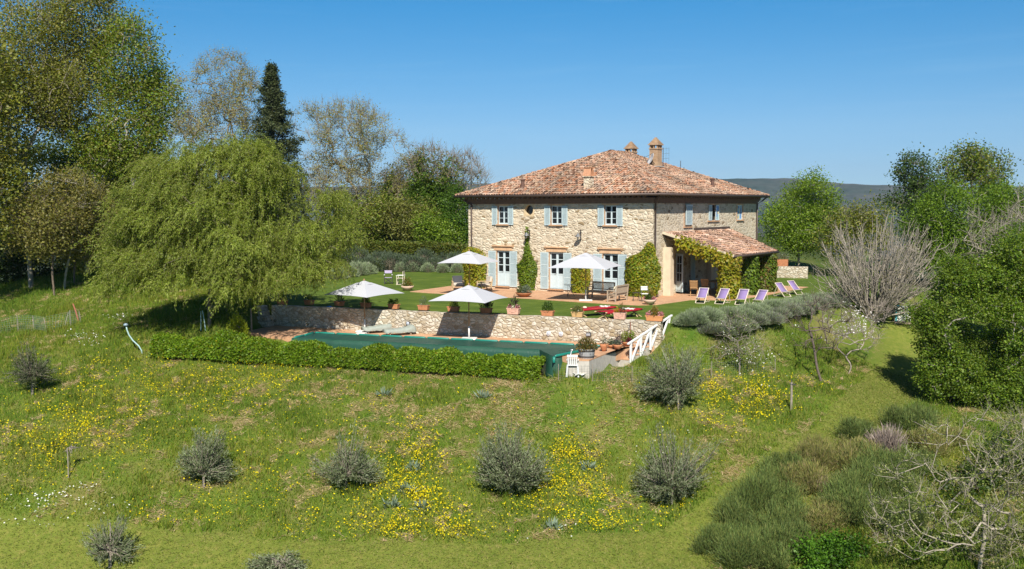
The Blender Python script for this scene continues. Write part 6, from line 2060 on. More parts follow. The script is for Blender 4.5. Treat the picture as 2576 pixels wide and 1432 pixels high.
V_ = [pl_(-0.1, 2.0, -1.1), pl_(14.2, 2.0, -1.1), pl_(14.2, 2.0, -3.2), pl_(-0.1, 2.0, -3.2), pl_(-0.1, 1.6, -1.1), pl_(14.2, 1.6, -1.1), pl_(14.2, 1.6, -3.2), pl_(-0.1, 1.6, -3.2)]
b.add([v - P0_ for v in V_], [(0, 1, 2, 3), (4, 7, 6, 5), (0, 4, 5, 1), (1, 5, 6, 2), (3, 7, 4, 0)])
b.build("basin_wall", M_RWALL, pool)

# platform, stairwell and steps at the pool's right end
M_CONC = mat("pale_concrete", (0.46, 0.43, 0.38), 0.9, 0.15, 5, 0, 0.1, 0.3)
ob_ = lambda u, v, z: onplane(np.array(float(u)), np.array(float(v)), 2, z)
q = [ob_(1430, 907, -1.05), ob_(1482, 908, -1.05), ob_(1522, 892, -1.05), ob_(1556, 880, -1.05), ob_(1594, 866, -1.05)]
t = thing("pool_platform", "paved platform with concrete sides at the right end of the pool", "platform", (*q[1][:2], -1.05))
T0 = np.array(t.location)
bkx = [np.array([5.5, -12.5, -1.05]), np.array([4.4, -13.4, -1.05])]
poly = [(p[0] - T0[0], p[1] - T0[1]) for p in (q[0], q[1], q[2], q[3], q[4], bkx[0], bkx[1])]
b = MB(); b.prism(poly, -1.5, -0.02); b.build("concrete_base", M_CONC, t)
b = MB(); b.prism([(x * 1.015, y * 1.015) for x, y in poly], -0.016, 0.03); b.build("paving", M_PAVE, t)
s_ = [ob_(1545, 926, -1.75), ob_(1562, 913, -1.55), ob_(1588, 902, -1.55), ob_(1600, 880, -1.55), ob_(1585, 872, -1.55)]
st = thing("garden_steps", "brick-edged steps climbing beside the white rail", "steps", (*s_[1][:2], -1.9))
S0 = np.array(st.location)
na_, fa_ = at(1587.0, 908.0, 43.4), at(1684.0, 838.0, 45.8)
dirr = unit(fa_ - na_) * np.array([1, 1, 0]); dirr = unit(dirr)
sd_ = np.array([-dirr[1], dirr[0], 0])
for i in range(7):
    c_ = na_ + (fa_ - na_) * (i / 7.0) + sd_ * 0.55 + dirr * 0.1
    b = MB(); b.box(tuple(c_ - S0 + np.array([0, 0, -0.32])), (0.50, 0.95, 0.7), math.atan2(dirr[1], dirr[0])); so_ = b.build("step", M_CONC, st)
    b = MB(); b.box(tuple(c_ - S0 + np.array([0, 0, 0.05])), (0.52, 0.97, 0.035), math.atan2(dirr[1], dirr[0])); b.build("tread", M_PAVE, so_)
b = MB(); a0, a1 = ob_(1506, 914, -1.8), ob_(1572, 912, -1.75)
b.bar(a0 - S0 + [0, 0, 0.0], a1 - S0, 0.25, 0.5); b.build("low_wall", M_CONC, st)

M_WPAINT = mat("white_rail_paint", (0.78, 0.78, 0.77), 0.5, 0.05, 3)
rt = thing("stair_rail", "white wooden rail with slanting struts beside the garden steps", "railing", tuple(na_))
R0 = na_
H_ = np.array([0, 0, 0.84])
b = MB(); b.bar(H_ - dirr * 0.25 - [0, 0, 0.06], fa_ - R0 + H_ * 0.92 + dirr * 0.2 + [0, 0, 0.05], 0.09, 0.06); b.build("handrail", M_WPAINT, rt)
for i in range(5):
    p = (fa_ - na_) * i / 4.0
    b = MB(); b.bar(p + [0, 0, -0.15], p + H_ * 0.97, 0.085); b.build("post", M_WPAINT, rt)
    if i < 4:
        p2 = (fa_ - na_) * (i + 1) / 4.0
        b = MB(); b.bar(p + dirr * 0.07 + [0, 0, -0.02], p2 + H_ * 0.92 - dirr * 0.05, 0.06, 0.085); b.build("strut", M_WPAINT, rt)

# ---- parasols
m_, nt_, bs_ = new_mat("parasol_canvas")
bs_.inputs['Base Color'].default_value = (0.53, 0.54, 0.575, 1)
bs_.inputs['Roughness'].default_value = 0.85
bump(nt_, bs_, noise(nt_, 4.0, 4), 0.15, 0.02)
tr_ = nd(nt_, "ShaderNodeBsdfTranslucent"); tr_.inputs[0].default_value = (0.7, 0.68, 0.62, 1)
mx_ = nd(nt_, "ShaderNodeMixShader"); mx_.inputs[0].default_value = 0.16
nt_.links.new(bs_.outputs[0], mx_.inputs[1]); nt_.links.new(tr_.outputs[0], mx_.inputs[2]); nt_.links.new(mx_.outputs[0], nt_.nodes["Material Output"].inputs['Surface'])
M_CANVAS = m_
M_TEAK = mat("teak", (0.30, 0.18, 0.085), 0.6, 0.2, 10)
M_BASE = mat("white_base", (0.72, 0.71, 0.68), 0.6, 0.06, 4)


def canopy(half, z_e, z_t, r_in, n_side=8, sag=0.05):
    """square canvas roof with slightly sagging edges, open at the top"""
    V_, F_ = [], []
    rings = 7
    per = 4 * n_side
    for j in range(rings + 1):
        s = j / rings
        for k in range(per):
            sd, f = divmod(k, n_side)
            f = f / n_side * 2 - 1
            x, y = ((f, -1), (1, f), (-f, 1), (-1, -f))[sd]
            h = half * (1 - s) + r_in * s
            z = z_e + (z_t - z_e) * s
            corner = abs(f) ** 2
            z -= sag * (1 - s) ** 0.5 * s * 2.0 * (1 - corner) * 0.6 + 0.05 * (1 - s) * (corner - 0.0)
            V_.append((x * h, y * h, z))
    for j in range(rings):
        for k in range(per): F_.append((j * per + k, j * per + (k + 1) % per, (j + 1) * per + (k + 1) % per, (j + 1) * per + k))
    return V_, F_


def parasol(label, p, ang, half=1.47, ze=1.98, zt=2.52):
    t = thing("parasol", label, "parasol", p, ang, "white square parasols of the terrace")
    b = MB(); b.add(*canopy(half, ze, zt, 0.26)); o = b.build("canopy", M_CANVAS, t); o.modifiers.new("thick", 'SOLIDIFY').thickness = 0.004
    b = MB(); b.add(*canopy(0.42, zt - 0.06, zt + 0.10, 0.03, 4, 0.03)); v = b.build("vent_flap", M_CANVAS, t); v.modifiers.new("thick", 'SOLIDIFY').thickness = 0.004
    b = MB(); b.tube([(0, 0, 0.45), (0, 0, zt + 0.08)], 0.028, 10); b.build("pole", M_TEAK, t, True)
    b = MB(); b.lathe([(0.03, 0), (0.045, 0.03), (0.045, 0.08), (0.02, 0.12), (0.005, 0.13)], (0, 0, zt + 0.08), 10); b.build("finial", M_TEAK, t, True)
    for k in range(8):
        a = k * math.pi / 4
        L = half * (1.0 if k % 2 == 0 else 1.40)
        b = MB(); b.bar((0, 0, zt - 0.03), (math.cos(a) * L * 0.97, math.sin(a) * L * 0.97, ze - (0.02 if k % 2 == 0 else 0.06)), 0.025, 0.018); b.build("rib", M_TEAK, t)
    b = MB(); b.box((0, 0, 0.025), (0.75, 0.75, 0.05), 0.3, 0.97); b.build("base_plate", M_BASE, t, False, 0.01)
    b = MB(); b.tube([(0, 0, 0.05), (0, 0, 0.62)], 0.042, 10); b.build("base_sleeve", M_BASE, t, True)
    return t


parasol("white parasol by the pool, over the two covered sunbeds", ob_(919, 833, -1.05) + NPX * -0.05, 0.05)
parasol("white parasol on the pool deck, standing alone in front of the stone wall", ob_(1180, 853, -1.05), 0.26)
parasol("widest white parasol, shading the benches before the house", ob_(1473.5, 756, 0.03), 0.25, 1.72, 1.95, 2.62)
parasol("white parasol on the terrace over the cushioned armchairs", ob_(1181, 741, 0.03), 0.22, 1.45, 2.0, 2.55)

# ---- covered sunbeds
M_SHROUD = mat("grey_green_cover", (0.30, 0.33, 0.29), 0.8, 0.12, 3, 0, 0.1, 0.4)
def sunbed(label, uv0, uv1, seed):
    a, c = ob_(*uv0, -1.05), ob_(*uv1, -1.05)
    rng = np.random.default_rng(seed)
    t = thing("sunbed", label, "sunbed", tuple(a), math.atan2(c[1] - a[1], c[0] - a[0]), "covered sunbeds by the pool")
    L = np.linalg.norm(c - a)
    V_, F_ = [], []
    n, m = 16, 9
    for i in range(n + 1):
        s = i / n
        top = 0.34 + 0.13 * smooth(0.55, 0.95, s) + 0.02 * rng.normal() - 0.10 * smooth(0.93, 1.0, s)
        hw = 0.33 * (1 - 0.12 * smooth(0.8, 1, s))
        for j, (y, z) in enumerate(((-1, 0.14), (-1.03, 0.24), (-0.95, 0.85), (-0.5, 1.0), (0, 0.96), (0.5, 1.0), (0.95, 0.85), (1.03, 0.24), (1, 0.14))):
            V_.append((s * L, y * hw + 0.012 * rng.normal(), (z if j in (0, 1, 7, 8) else z * top) + (0.02 * rng.normal() if j in (0, 8) else 0)))
    for i in range(n):
        for j in range(m - 1): F_.append((i * m + j, (i + 1) * m + j, (i + 1) * m + j + 1, i * m + j + 1))
    F_.append(tuple(range(m))); F_.append(tuple(range(n * m, n * m + m))[::-1])
    b = MB(); b.add(V_, F_); b.build("cover", M_SHROUD, t, True)
    for x in (0.12 * L, 0.82 * L):
        for y in (-0.24, 0.24):
            b = MB(); b.box((x, y, 0.10), (0.06, 0.06, 0.2)); b.build("leg", M_WOOD, t)
sunbed("covered sunbed nearer the wall under the pool parasol", (914, 839), (985, 834), 1)
sunbed("covered sunbed nearer the pool edge, clear of the parasol pole", (968, 845), (1042, 840), 2)
b = MB(); b.box((0, 0, 0.03), (0.55, 0.35, 0.06), 0.3); b.box((0.02, 0.02, 0.085), (0.48, 0.30, 0.04), 0.35)
o = b.build("folded_towel", mat("towel", (0.66, 0.64, 0.60), 0.95, 0.08, 8)); o.location = tuple(ob_(908, 842, -1.05)); sc(o, "folded pale towel on the deck beside the covered sunbeds", "towel")

# ---- red camp beds, hats, towels
M_RED = mat("red_canvas", (0.34, 0.018, 0.030), 0.85, 0.12, 5, 0, 0.1, 0.2)
M_BEECH = mat("light_beech", (0.50, 0.36, 0.20), 0.6, 0.15, 10)
def cot(label, uv0, uv1):
    a, c = ob_(*uv0, 0.40), ob_(*uv1, 0.40)
    t = thing("camp_bed", label, "camp bed", (a[0], a[1], 0.0), math.atan2(c[1] - a[1], c[0] - a[0]), "red camp beds on the lawn")
    L = float(np.linalg.norm(c - a))
    b = MB()
    V_, F_ = [], []
    for i in range(13):
        for j in range(7):
            V_.append((L * i / 12, (-0.385, -0.38, -0.2, 0, 0.2, 0.38, 0.385)[j], 0.42 - 0.012 * math.sin(math.pi * j / 6) - 0.010 * math.sin(math.pi * i / 12) - (0.10 if j in (0, 6) else 0)))
    for i in range(12):
        for j in range(6): F_.append((i * 7 + j, (i + 1) * 7 + j, (i + 1) * 7 + j + 1, i * 7 + j + 1))
    b.add(V_, F_); o = b.build("canvas", M_RED, t, True); o.modifiers.new("thick", 'SOLIDIFY').thickness = 0.008
    for y in (-0.35, 0.35):
        b = MB(); b.tube([(-0.10, y, 0.385), (L + 0.10, y, 0.385)], 0.022, 8); b.build("side_rail", M_BEECH, t, True)
    for x in (0.18, L - 0.18):
        for s in (-1, 1):
            b = MB(); b.bar((x - 0.16 * s, -0.34, 0.39), (x + 0.16 * s, 0.34, 0.0), 0.04, 0.035); b.build("leg", M_BEECH, t)
            b = MB(); b.bar((x + 0.16 * s + 0.03, -0.34, 0.0), (x - 0.16 * s + 0.03, 0.34, 0.39), 0.04, 0.035); b.build("leg", M_BEECH, t)
    return a, c
a1_, c1_ = cot("red camp bed with a straw hat on it, nearer the house", (1451, 777.5), (1537, 770))
a2_, c2_ = cot("red camp bed nearer the stone wall, with striped cloth at its far end", (1513, 784.5), (1601, 775))
M_STRAW = mat("straw", (0.66, 0.56, 0.40), 0.8, 0.08, 12)
M_BAND = mat("hat_band", (0.05, 0.04, 0.04), 0.7)
def hat(label, p, tilt=0.0):
    t = thing("straw_hat", label, "hat", p, 0.4, "straw hats")
    b = MB(); b.lathe([(0.225, 0.0), (0.23, 0.008), (0.15, 0.018), (0.105, 0.03), (0.095, 0.10), (0.07, 0.125), (0.01, 0.13)], (0, 0, 0), 20); b.build("brim_and_crown", M_STRAW, t, True)
    b = MB(); b.lathe([(0.112, 0.03), (0.107, 0.06), (0.10, 0.06), (0.10, 0.03)], (0, 0, 0), 20); b.build("hat_band", M_BAND, t, True)
    t.rotation_euler = (tilt, 0.3 * (tilt > 0), 0.9)
p_ = a1_ * 0.77 + c1_ * 0.23
hat("straw sun hat lying on the red camp bed", (p_[0], p_[1], 0.37))
M_CLOTH = mat("printed_cloth", (0.62, 0.61, 0.56), 0.9, 0.35, 14)
def cloth(label, p, ang, seed, s=(0.62, 0.5)):
    rng = np.random.default_rng(seed)
    V_, F_ = [], []
    for i in range(13):
        for j in range(11):
            x, y = (i / 12 - 0.5) * s[0], (j / 10 - 0.5) * s[1]
            V_.append((x + 0.03 * math.sin(j * 1.3 + seed), y + 0.03 * math.cos(i * 1.1), 0.045 + 0.035 * math.sin(i * 0.9 + seed) * math.cos(j * 0.8) + 0.012 * rng.normal()))
    for i in range(12):
        for j in range(10): F_.append((i * 11 + j, (i + 1) * 11 + j, (i + 1) * 11 + j + 1, i * 11 + j + 1))
    b = MB(); b.add(V_, F_)
    o = b.build("towel", M_CLOTH, None, True)
    o.location = p; o.rotation_euler = (0, 0, ang)
    o.modifiers.new("thick", 'SOLIDIFY').thickness = 0.02
    sc(o, label, "towel", "towels on the camp beds")
p_ = a1_ * 0.2 + c1_ * 0.8; cloth("rumpled pale towel on the hat's camp bed", (p_[0], p_[1], 0.37), 0.3, 1, (0.45, 0.5))
p_ = a2_ * 0.26 + c2_ * 0.74; cloth("rumpled pale towel spread on the nearer camp bed", (p_[0], p_[1], 0.37), 0.35, 2, (0.62, 0.55))

# ---- benches, armchairs and small tables on the terrace
M_GTEAK = mat("grey_teak", (0.36, 0.29, 0.215), 0.75, 0.15, 12)
def bench(label, p, ang, L=1.5):
    t = thing("garden_bench", label, "bench", p, ang, "slatted teak benches")
    for x in (-L / 2 + 0.04, L / 2 - 0.04):
        b = MB(); b.bar((x, 0.24, 0), (x, 0.24, 0.62), 0.065); b.build("leg", M_GTEAK, t)
        b = MB(); b.bar((x, -0.24, 0), (x, -0.34, 0.93), 0.065, 0.06, (1, 0, 0)); b.build("leg", M_GTEAK, t)
        b = MB(); b.bar((x, -0.28, 0.63), (x, 0.30, 0.64), 0.07, 0.04); b.build("armrest", M_GTEAK, t)
        b = MB(); b.bar((x, -0.24, 0.16), (x, 0.24, 0.16), 0.04, 0.05); b.build("stretcher", M_GTEAK, t)
    b = MB()
    for y in np.linspace(-0.22, 0.25, 6): b.box((0, y, 0.43), (L - 0.1, 0.068, 0.028))
    for y in (-0.22, 0.24): b.box((0, y, 0.375), (L - 0.12, 0.03, 0.07))
    b.build("seat", M_GTEAK, t)
    b = MB()
    b.bar((-L / 2 + 0.07, -0.335, 0.90), (L / 2 - 0.07, -0.335, 0.90), 0.05, 0.08)
    b.bar((-L / 2 + 0.07, -0.265, 0.50), (L / 2 - 0.07, -0.265, 0.50), 0.04, 0.06)
    for x in np.linspace(-L / 2 + 0.13, L / 2 - 0.13, int(L / 0.085)): b.bar((x, -0.27, 0.52), (x, -0.33, 0.88), 0.045, 0.015, (0, 1, 0))
    b.build("backrest", M_GTEAK, t)
    return t
p_ = (ob_(1483, 748, 0.03) + ob_(1548, 752, 0.03)) / 2
bench("slatted bench in the parasol's shade with its back to the garden door", (p_[0] - 0.05, p_[1] - 0.1, 0.03), math.pi + 0.0, 1.55)
p_ = ob_(1530, 760, 0.03)
bench("slatted bench standing end-on to the house with a straw hat on its back", (p_[0] + 0.15, p_[1] + 0.75, 0.03), math.pi / 2 + 0.05, 1.5)
q_ = (p_[0] + 0.15, p_[1] + 0.75)
hat("straw hat hung over the end of the bench back", (q_[0] + 0.23, q_[1] - 0.55, 0.78), 0.0)
bpy.data.objects[[o.name for o in bpy.data.objects if o.name.startswith("straw_hat")][-1]].rotation_euler = (0.0, -1.15, 0.5)

M_CUSH = mat("cream_cushion", (0.56, 0.49, 0.41), 0.95, 0.06, 5)
M_CHAR = mat("charcoal_cushion", (0.055, 0.058, 0.066), 0.95, 0.1, 5)
def armchair(label, p, ang, back):
    t = thing("armchair", label, "armchair", p, ang, "low wooden armchairs")
    for x in (-0.36, 0.36):
        for y in (-0.34, 0.34):
            b = MB(); b.box((x, y, 0.27), (0.06, 0.06, 0.54)); b.build("leg", M_BEECH, t)
        b = MB(); b.box((x, 0, 0.55), (0.08, 0.78, 0.035)); b.build("armrest", M_BEECH, t)
        b = MB(); b.box((x, 0, 0.30), (0.03, 0.66, 0.09)); b.build("side_rail", M_BEECH, t)
    b = MB(); b.box((0, 0.03, 0.37), (0.62, 0.66, 0.15)); b.build("seat_cushion", M_CUSH, t, False, 0.03)
    b = MB(); b.box((0, 0, 0.26), (0.66, 0.70, 0.06)); b.build("seat_frame", M_BEECH, t)
    b = MB(); b.bar((0, -0.30, 0.40), (0, -0.40, 0.88), 0.64, 0.15, (0, 1, 0)); b.build("back_cushion", back, t, False, 0.03)
    b = MB(); b.bar((0, -0.40, 0.30), (0, -0.47, 0.75), 0.66, 0.03, (0, 1, 0)); b.build("backrest", M_BEECH, t)
fw_ = math.atan2(-ROT[2][1], -ROT[2][0])            # bearing that faces the viewer
p_ = ob_(1152, 729, 0.03); armchair("low armchair with charcoal back cushion at the terrace's left end", tuple(p_), fw_ - math.pi / 2 + 0.15, M_CHAR)
p_ = ob_(1218, 730, 0.03); armchair("low armchair with cream cushions beside the left garden door", tuple(p_), fw_ - math.pi / 2 - 1.15, M_CUSH)
t = thing("side_table", "small glass-topped table by the wide parasol's pole", "table", tuple(ob_(1433, 746, 0.03)))
b = MB(); b.box((0, 0, 0.71), (0.70, 0.70, 0.02), 0.6); b.build("tabletop", mat("green_glass", (0.36, 0.46, 0.44), 0.08, 0.05, 2), t)
for k in range(3):
    a = k * 2.094 + 0.5
    b = MB(); b.bar((math.cos(a) * 0.28, math.sin(a) * 0.28, 0), (math.cos(a + 2) * 0.16, math.sin(a + 2) * 0.16, 0.70), 0.02); b.build("leg", M_IRON, t)

# folding bistro chair and stool by the big climber
t = thing("bistro_chair", "folding chair with white slatted back and black legs before the corner climber", "chair", tuple(ob_(1622, 759, 0.03)), fw_ - math.pi / 2 + 0.1)
b = MB()
for z in (0.66, 0.74, 0.82): b.box((0, -0.20, z), (0.42, 0.02, 0.055))
b.build("backrest", M_WPAINT, t)
b = MB()
for y in np.linspace(-0.16, 0.2, 6): b.box((0, y, 0.45), (0.42, 0.055, 0.018))
b.build("seat", M_WPAINT, t)
for x in (-0.2, 0.2):
    b = MB(); b.bar((x, 0.24, 0), (x, -0.2, 0.88), 0.022); b.build("leg", M_IRON, t)
    b = MB(); b.bar((x * 0.9, -0.24, 0), (x * 0.9, 0.2, 0.45), 0.022); b.build("leg", M_IRON, t)
t = thing("folding_stool", "black folding stool left of the white bistro chair", "stool", tuple(ob_(1600, 757, 0.03)), 0.7)
b = MB(); b.box((0, 0, 0.46), (0.38, 0.30, 0.02)); b.build("seat", M_IRON, t)
for x in (-0.17, 0.17):
    b = MB(); b.bar((x, -0.22, 0), (x, 0.18, 0.46), 0.022); b.build("leg", M_IRON, t)
    b = MB(); b.bar((x * 0.85, 0.22, 0), (x * 0.85, -0.18, 0.46), 0.022); b.build("leg", M_IRON, t)

# ---- lilac deck chairs
M_LILAC = mat("lilac_canvas", (0.23, 0.165, 0.345), 0.85, 0.06, 4)
M_PALEW = mat("pale_ash", (0.62, 0.54, 0.42), 0.6, 0.1, 10)
dcg = "lilac deck chairs on the lawn"
def deckchair(label, p, ang):
    t = thing("deck_chair", label, "deck chair", p, ang, dcg)
    t.scale = (0.88, 0.88, 0.88)
    hw = 0.29
    for x in (-hw, hw):
        b = MB(); b.bar((x, 0.52, 0.02), (x, -0.42, 0.92), 0.045, 0.03); b.build("long_rail", M_PALEW, t)
        b = MB(); b.bar((x * 0.9, -0.46, 0.02), (x * 0.9, 0.44, 0.36), 0.045, 0.03); b.build("seat_rail", M_PALEW, t)
        b = MB(); b.bar((x * 1.08, -0.20, 0.70), (x * 1.08, -0.50, 0.06), 0.03, 0.025); b.build("prop", M_PALEW, t)
    for y, z in ((-0.42, 0.92), (0.44, 0.36), (-0.46, 0.04), (0.52, 0.03)):
        b = MB(); b.bar((-hw, y, z), (hw, y, z), 0.03); b.build("crossbar", M_PALEW, t)
    b = MB()
    n = 14
    V_, F_ = [], []
    for i in range(n + 1):
        s = i / n
        y = -0.42 + 0.86 * s
        z = 0.93 * (1 - s) + 0.37 * s - 0.24 * math.sin(math.pi * s ** 0.9) * (0.5 + 0.5 * s)
        V_ += [(-hw + 0.02, y, z), (0, y, z - 0.012), (hw - 0.02, y, z)]
    for i in range(n): F_ += [(3 * i, 3 * i + 1, 3 * i + 4, 3 * i + 3), (3 * i + 1, 3 * i + 2, 3 * i + 5, 3 * i + 4)]
    b.add(V_, F_); o = b.build("sling", M_LILAC, t, True); o.modifiers.new("thick", 'SOLIDIFY').thickness = 0.006
    b = MB(); b.tube([(-hw + 0.03, -0.37, 0.86), (hw - 0.03, -0.37, 0.86)], 0.045, 8); b.build("head_pillow", M_LILAC, t, True)
for i, (u, v, lb) in enumerate(((1762, 764, "lilac deck chair nearest the terrace, in front of the porch dining chairs"), (1813, 766, "lilac deck chair in front of the brightest vine post"),
                                (1863, 768, "lilac deck chair before the gap between vine posts, third from the terrace"), (1909, 770, "lilac deck chair half behind the lavender, before the farthest vine post"))):
    p_ = ob_(u, v, 0.0)
    deckchair(lb, (p_[0] - 0.1, p_[1] + 0.45, 0.0), fw_ - math.pi / 2 - (0.48, 0.62, 0.55, 0.72)[i])
for u, v, lb in ((1961, 748, "lilac deck chair turned right, nearer the porch of the far pair"), (1992, 742, "lilac deck chair turned right, farthest of all along the lavender")):
    p_ = ob_(u, v, 0.0)
    deckchair(lb, (p_[0], p_[1] + 0.45, 0.0), fw_ - math.pi / 2 + 0.50)

# ---- porch dining set
M_GOLD = mat("golden_teak", (0.36, 0.21, 0.085), 0.65, 0.15, 10)
t = thing("dining_table", "wooden dining table in the shade of the porch", "table", (2.0, 4.6, 0.03), 0.1)
b = MB()
for x in np.linspace(-0.4, 0.4, 7): b.box((x, 0, 0.74), (0.12, 1.9, 0.03))
b.build("tabletop", M_GOLD, t)
for x in (-0.36, 0.36):
    for y in (-0.8, 0.8):
        b = MB(); b.box((x, y, 0.36), (0.07, 0.07, 0.72)); b.build("leg", M_GOLD, t)
def fchair(label, p, ang):
    t = thing("dining_chair", label, "chair", p, ang, "folding dining chairs in the porch")
    b = MB()
    for y in np.linspace(-0.18, 0.2, 6): b.box((0, y, 0.45), (0.42, 0.055, 0.02))
    b.build("seat", M_GOLD, t)
    b = MB()
    for x in np.linspace(-0.17, 0.17, 7): b.bar((x, -0.22, 0.55), (x, -0.30, 0.90), 0.04, 0.014, (0, 1, 0))
    b.bar((-0.2, -0.31, 0.92), (0.2, -0.31, 0.92), 0.03, 0.06); b.bar((-0.2, -0.215, 0.53), (0.2, -0.215, 0.53), 0.03, 0.05)
    b.build("backrest", M_GOLD, t)
    for x in (-0.22, 0.22):
        b = MB(); b.bar((x, 0.26, 0), (x, -0.32, 0.95), 0.035); b.build("leg", M_GOLD, t)
        b = MB(); b.bar((x * 0.88, -0.30, 0), (x * 0.88, 0.18, 0.45), 0.035); b.build("leg", M_GOLD, t)
p_ = ob_(1742, 746, 0.03)
fchair("golden folding chair drawn out from the porch table, its back to the lawn", (p_[0], p_[1] + 0.2, 0.03), 0.35)
p_ = ob_(1772, 741, 0.03)
fchair("golden folding chair tucked behind the nearest vine post", (p_[0], p_[1] + 0.2, 0.03), 0.15)

# ---- director's chairs far out on the lawn
def director(label, p, ang, fabric, frame):
    t = thing("director_chair", label, "chair", p, ang, "folding canvas chairs on the far lawn")
    for x in (-0.27, 0.27):
        b = MB(); b.bar((x, 0.22, 0), (x, 0.22, 0.64), 0.035); b.bar((x, -0.22, 0.0), (x, -0.22, 0.92), 0.035); b.build("leg", frame, t)
        b = MB(); b.box((x, 0, 0.65), (0.06, 0.54, 0.025)); b.build("armrest", M_WPAINT, t)
        b = MB(); b.box((x, 0, 0.03), (0.04, 0.54, 0.03)); b.build("foot_rail", frame, t)
    for y in (-0.18, 0.18):
        b = MB(); b.bar((-0.27, y, 0.04), (0.27, y, 0.44), 0.03); b.bar((0.27, y, 0.04), (-0.27, y, 0.44), 0.03); b.build("cross_leg", frame, t)
    b = MB(); b.box((0, 0, 0.45), (0.52, 0.42, 0.015)); b.build("seat", fabric, t)
    b = MB(); b.box((0, -0.225, 0.84), (0.56, 0.015, 0.20)); b.build("backrest", fabric, t)
director("folding canvas chair with lilac back and dark crossed legs, facing the house side", tuple(ob_(977, 714.5, 0.0)), fw_ - math.pi / 2 + 0.1, mat("lilac_grey", (0.42, 0.36, 0.52), 0.9), M_IRON)
director("pale wooden folding chair seen side-on behind the flowering bowl", tuple(ob_(1008, 716, 0.0)), fw_ + math.pi - 0.1, mat("ecru_canvas", (0.55, 0.48, 0.38), 0.9), M_PALEW)

# ---------------------------------------------------------------- pots and plants
M_TERRA = mat("terracotta", (0.44, 0.185, 0.090), 0.85, 0.18, 7, 0, 0.15, 0.2)
M_TERRAO = mat("orange_terracotta", (0.55, 0.24, 0.09), 0.8, 0.10, 6)
M_PINKT = mat("pink_terracotta", (0.56, 0.33, 0.25), 0.9, 0.2, 7, 0, 0.1, 0.3)
M_PALET = mat("pale_terracotta", (0.58, 0.41, 0.31), 0.9, 0.15, 5, 0, 0.1, 0.2)
M_OCHRE = mat("ochre_pot", (0.46, 0.29, 0.12), 0.85, 0.15, 6)
M_CORTEN = mat("rusty_steel", (0.30, 0.115, 0.045), 0.85, 0.3, 5)
M_SOIL = mat("soil", (0.06, 0.045, 0.03), 1.0, 0.3, 20)


def tuft(root, name, c, r, h, n, pal, seed, l=0.10, w=0.05, up=0.5, material=None, spiky=False):
    rng = np.random.default_rng(seed)
    d = unit(rng.normal(size=(n, 3))); d[:, 2] = np.abs(d[:, 2])
    q = rng.random((n, 1)) ** 0.45
    P = np.array(c) + d * q * np.array([r, r, h])
    ax = unit(d + np.array([0, 0, 0.6]) + rng.normal(0, 0.25 if spiky else 0.6, (n, 3)))
    nr = rng.normal(size=(n, 3)); nr[:, 2] += up
    v, f = leaf_cards(P, ax, unit(nr), l * rng.uniform(0.7, 1.3, n), np.full(n, w))
    return mesh_np(name, v, f, material or MAT_LEAF, root, np.repeat(pick(rng, pal, n), 4, 0))


def trough(label, p, ang, L, wd, h, m, decor=False, plants=(), group="planters on the stone wall"):
    t = thing("planter", label, "planter", p, ang, group)
    b = MB()
    b.box((0, 0, h / 2), (L * 0.88, wd * 0.86, h))
    b.v = [(x * (1 + 0.13 * z / h), y * (1 + 0.15 * z / h), z) for x, y, z in b.v]
    pot = b.build("pot", m, t, False, 0.012)
    b = MB()
    for y in (-1, 1): b.box((0, y * (wd / 2 - 0.015), h - 0.02), (L + 0.03, 0.035, 0.05))
    for x in (-1, 1): b.box((x * (L / 2 - 0.015), 0, h - 0.02), (0.035, wd - 0.04, 0.046))
    b.build("rim", m, pot)
    if decor:
        b = MB()
        for k in range(9):
            a = math.pi * k / 8
            b.tube([(math.cos(a) * L * 0.28, -wd * 0.47, h * 0.62 - math.sin(a) * h * 0.22), (math.cos(a + 0.39) * L * 0.28, -wd * 0.47, h * 0.62 - math.sin(min(a + 0.39, math.pi)) * h * 0.22)], 0.016, 6)
        b.build("garland", m, pot)
    b = MB(); b.box((0, 0, h - 0.012), (L - 0.05, wd - 0.05, 0.03)); b.build("soil", M_SOIL, t)
    for k, a in enumerate(plants):
        tuft(t, a[0], (a[1], a[2], h), a[3], a[4], a[5], a[6], int(abs(p[0]) * 100) + k, *a[7:])
    return t


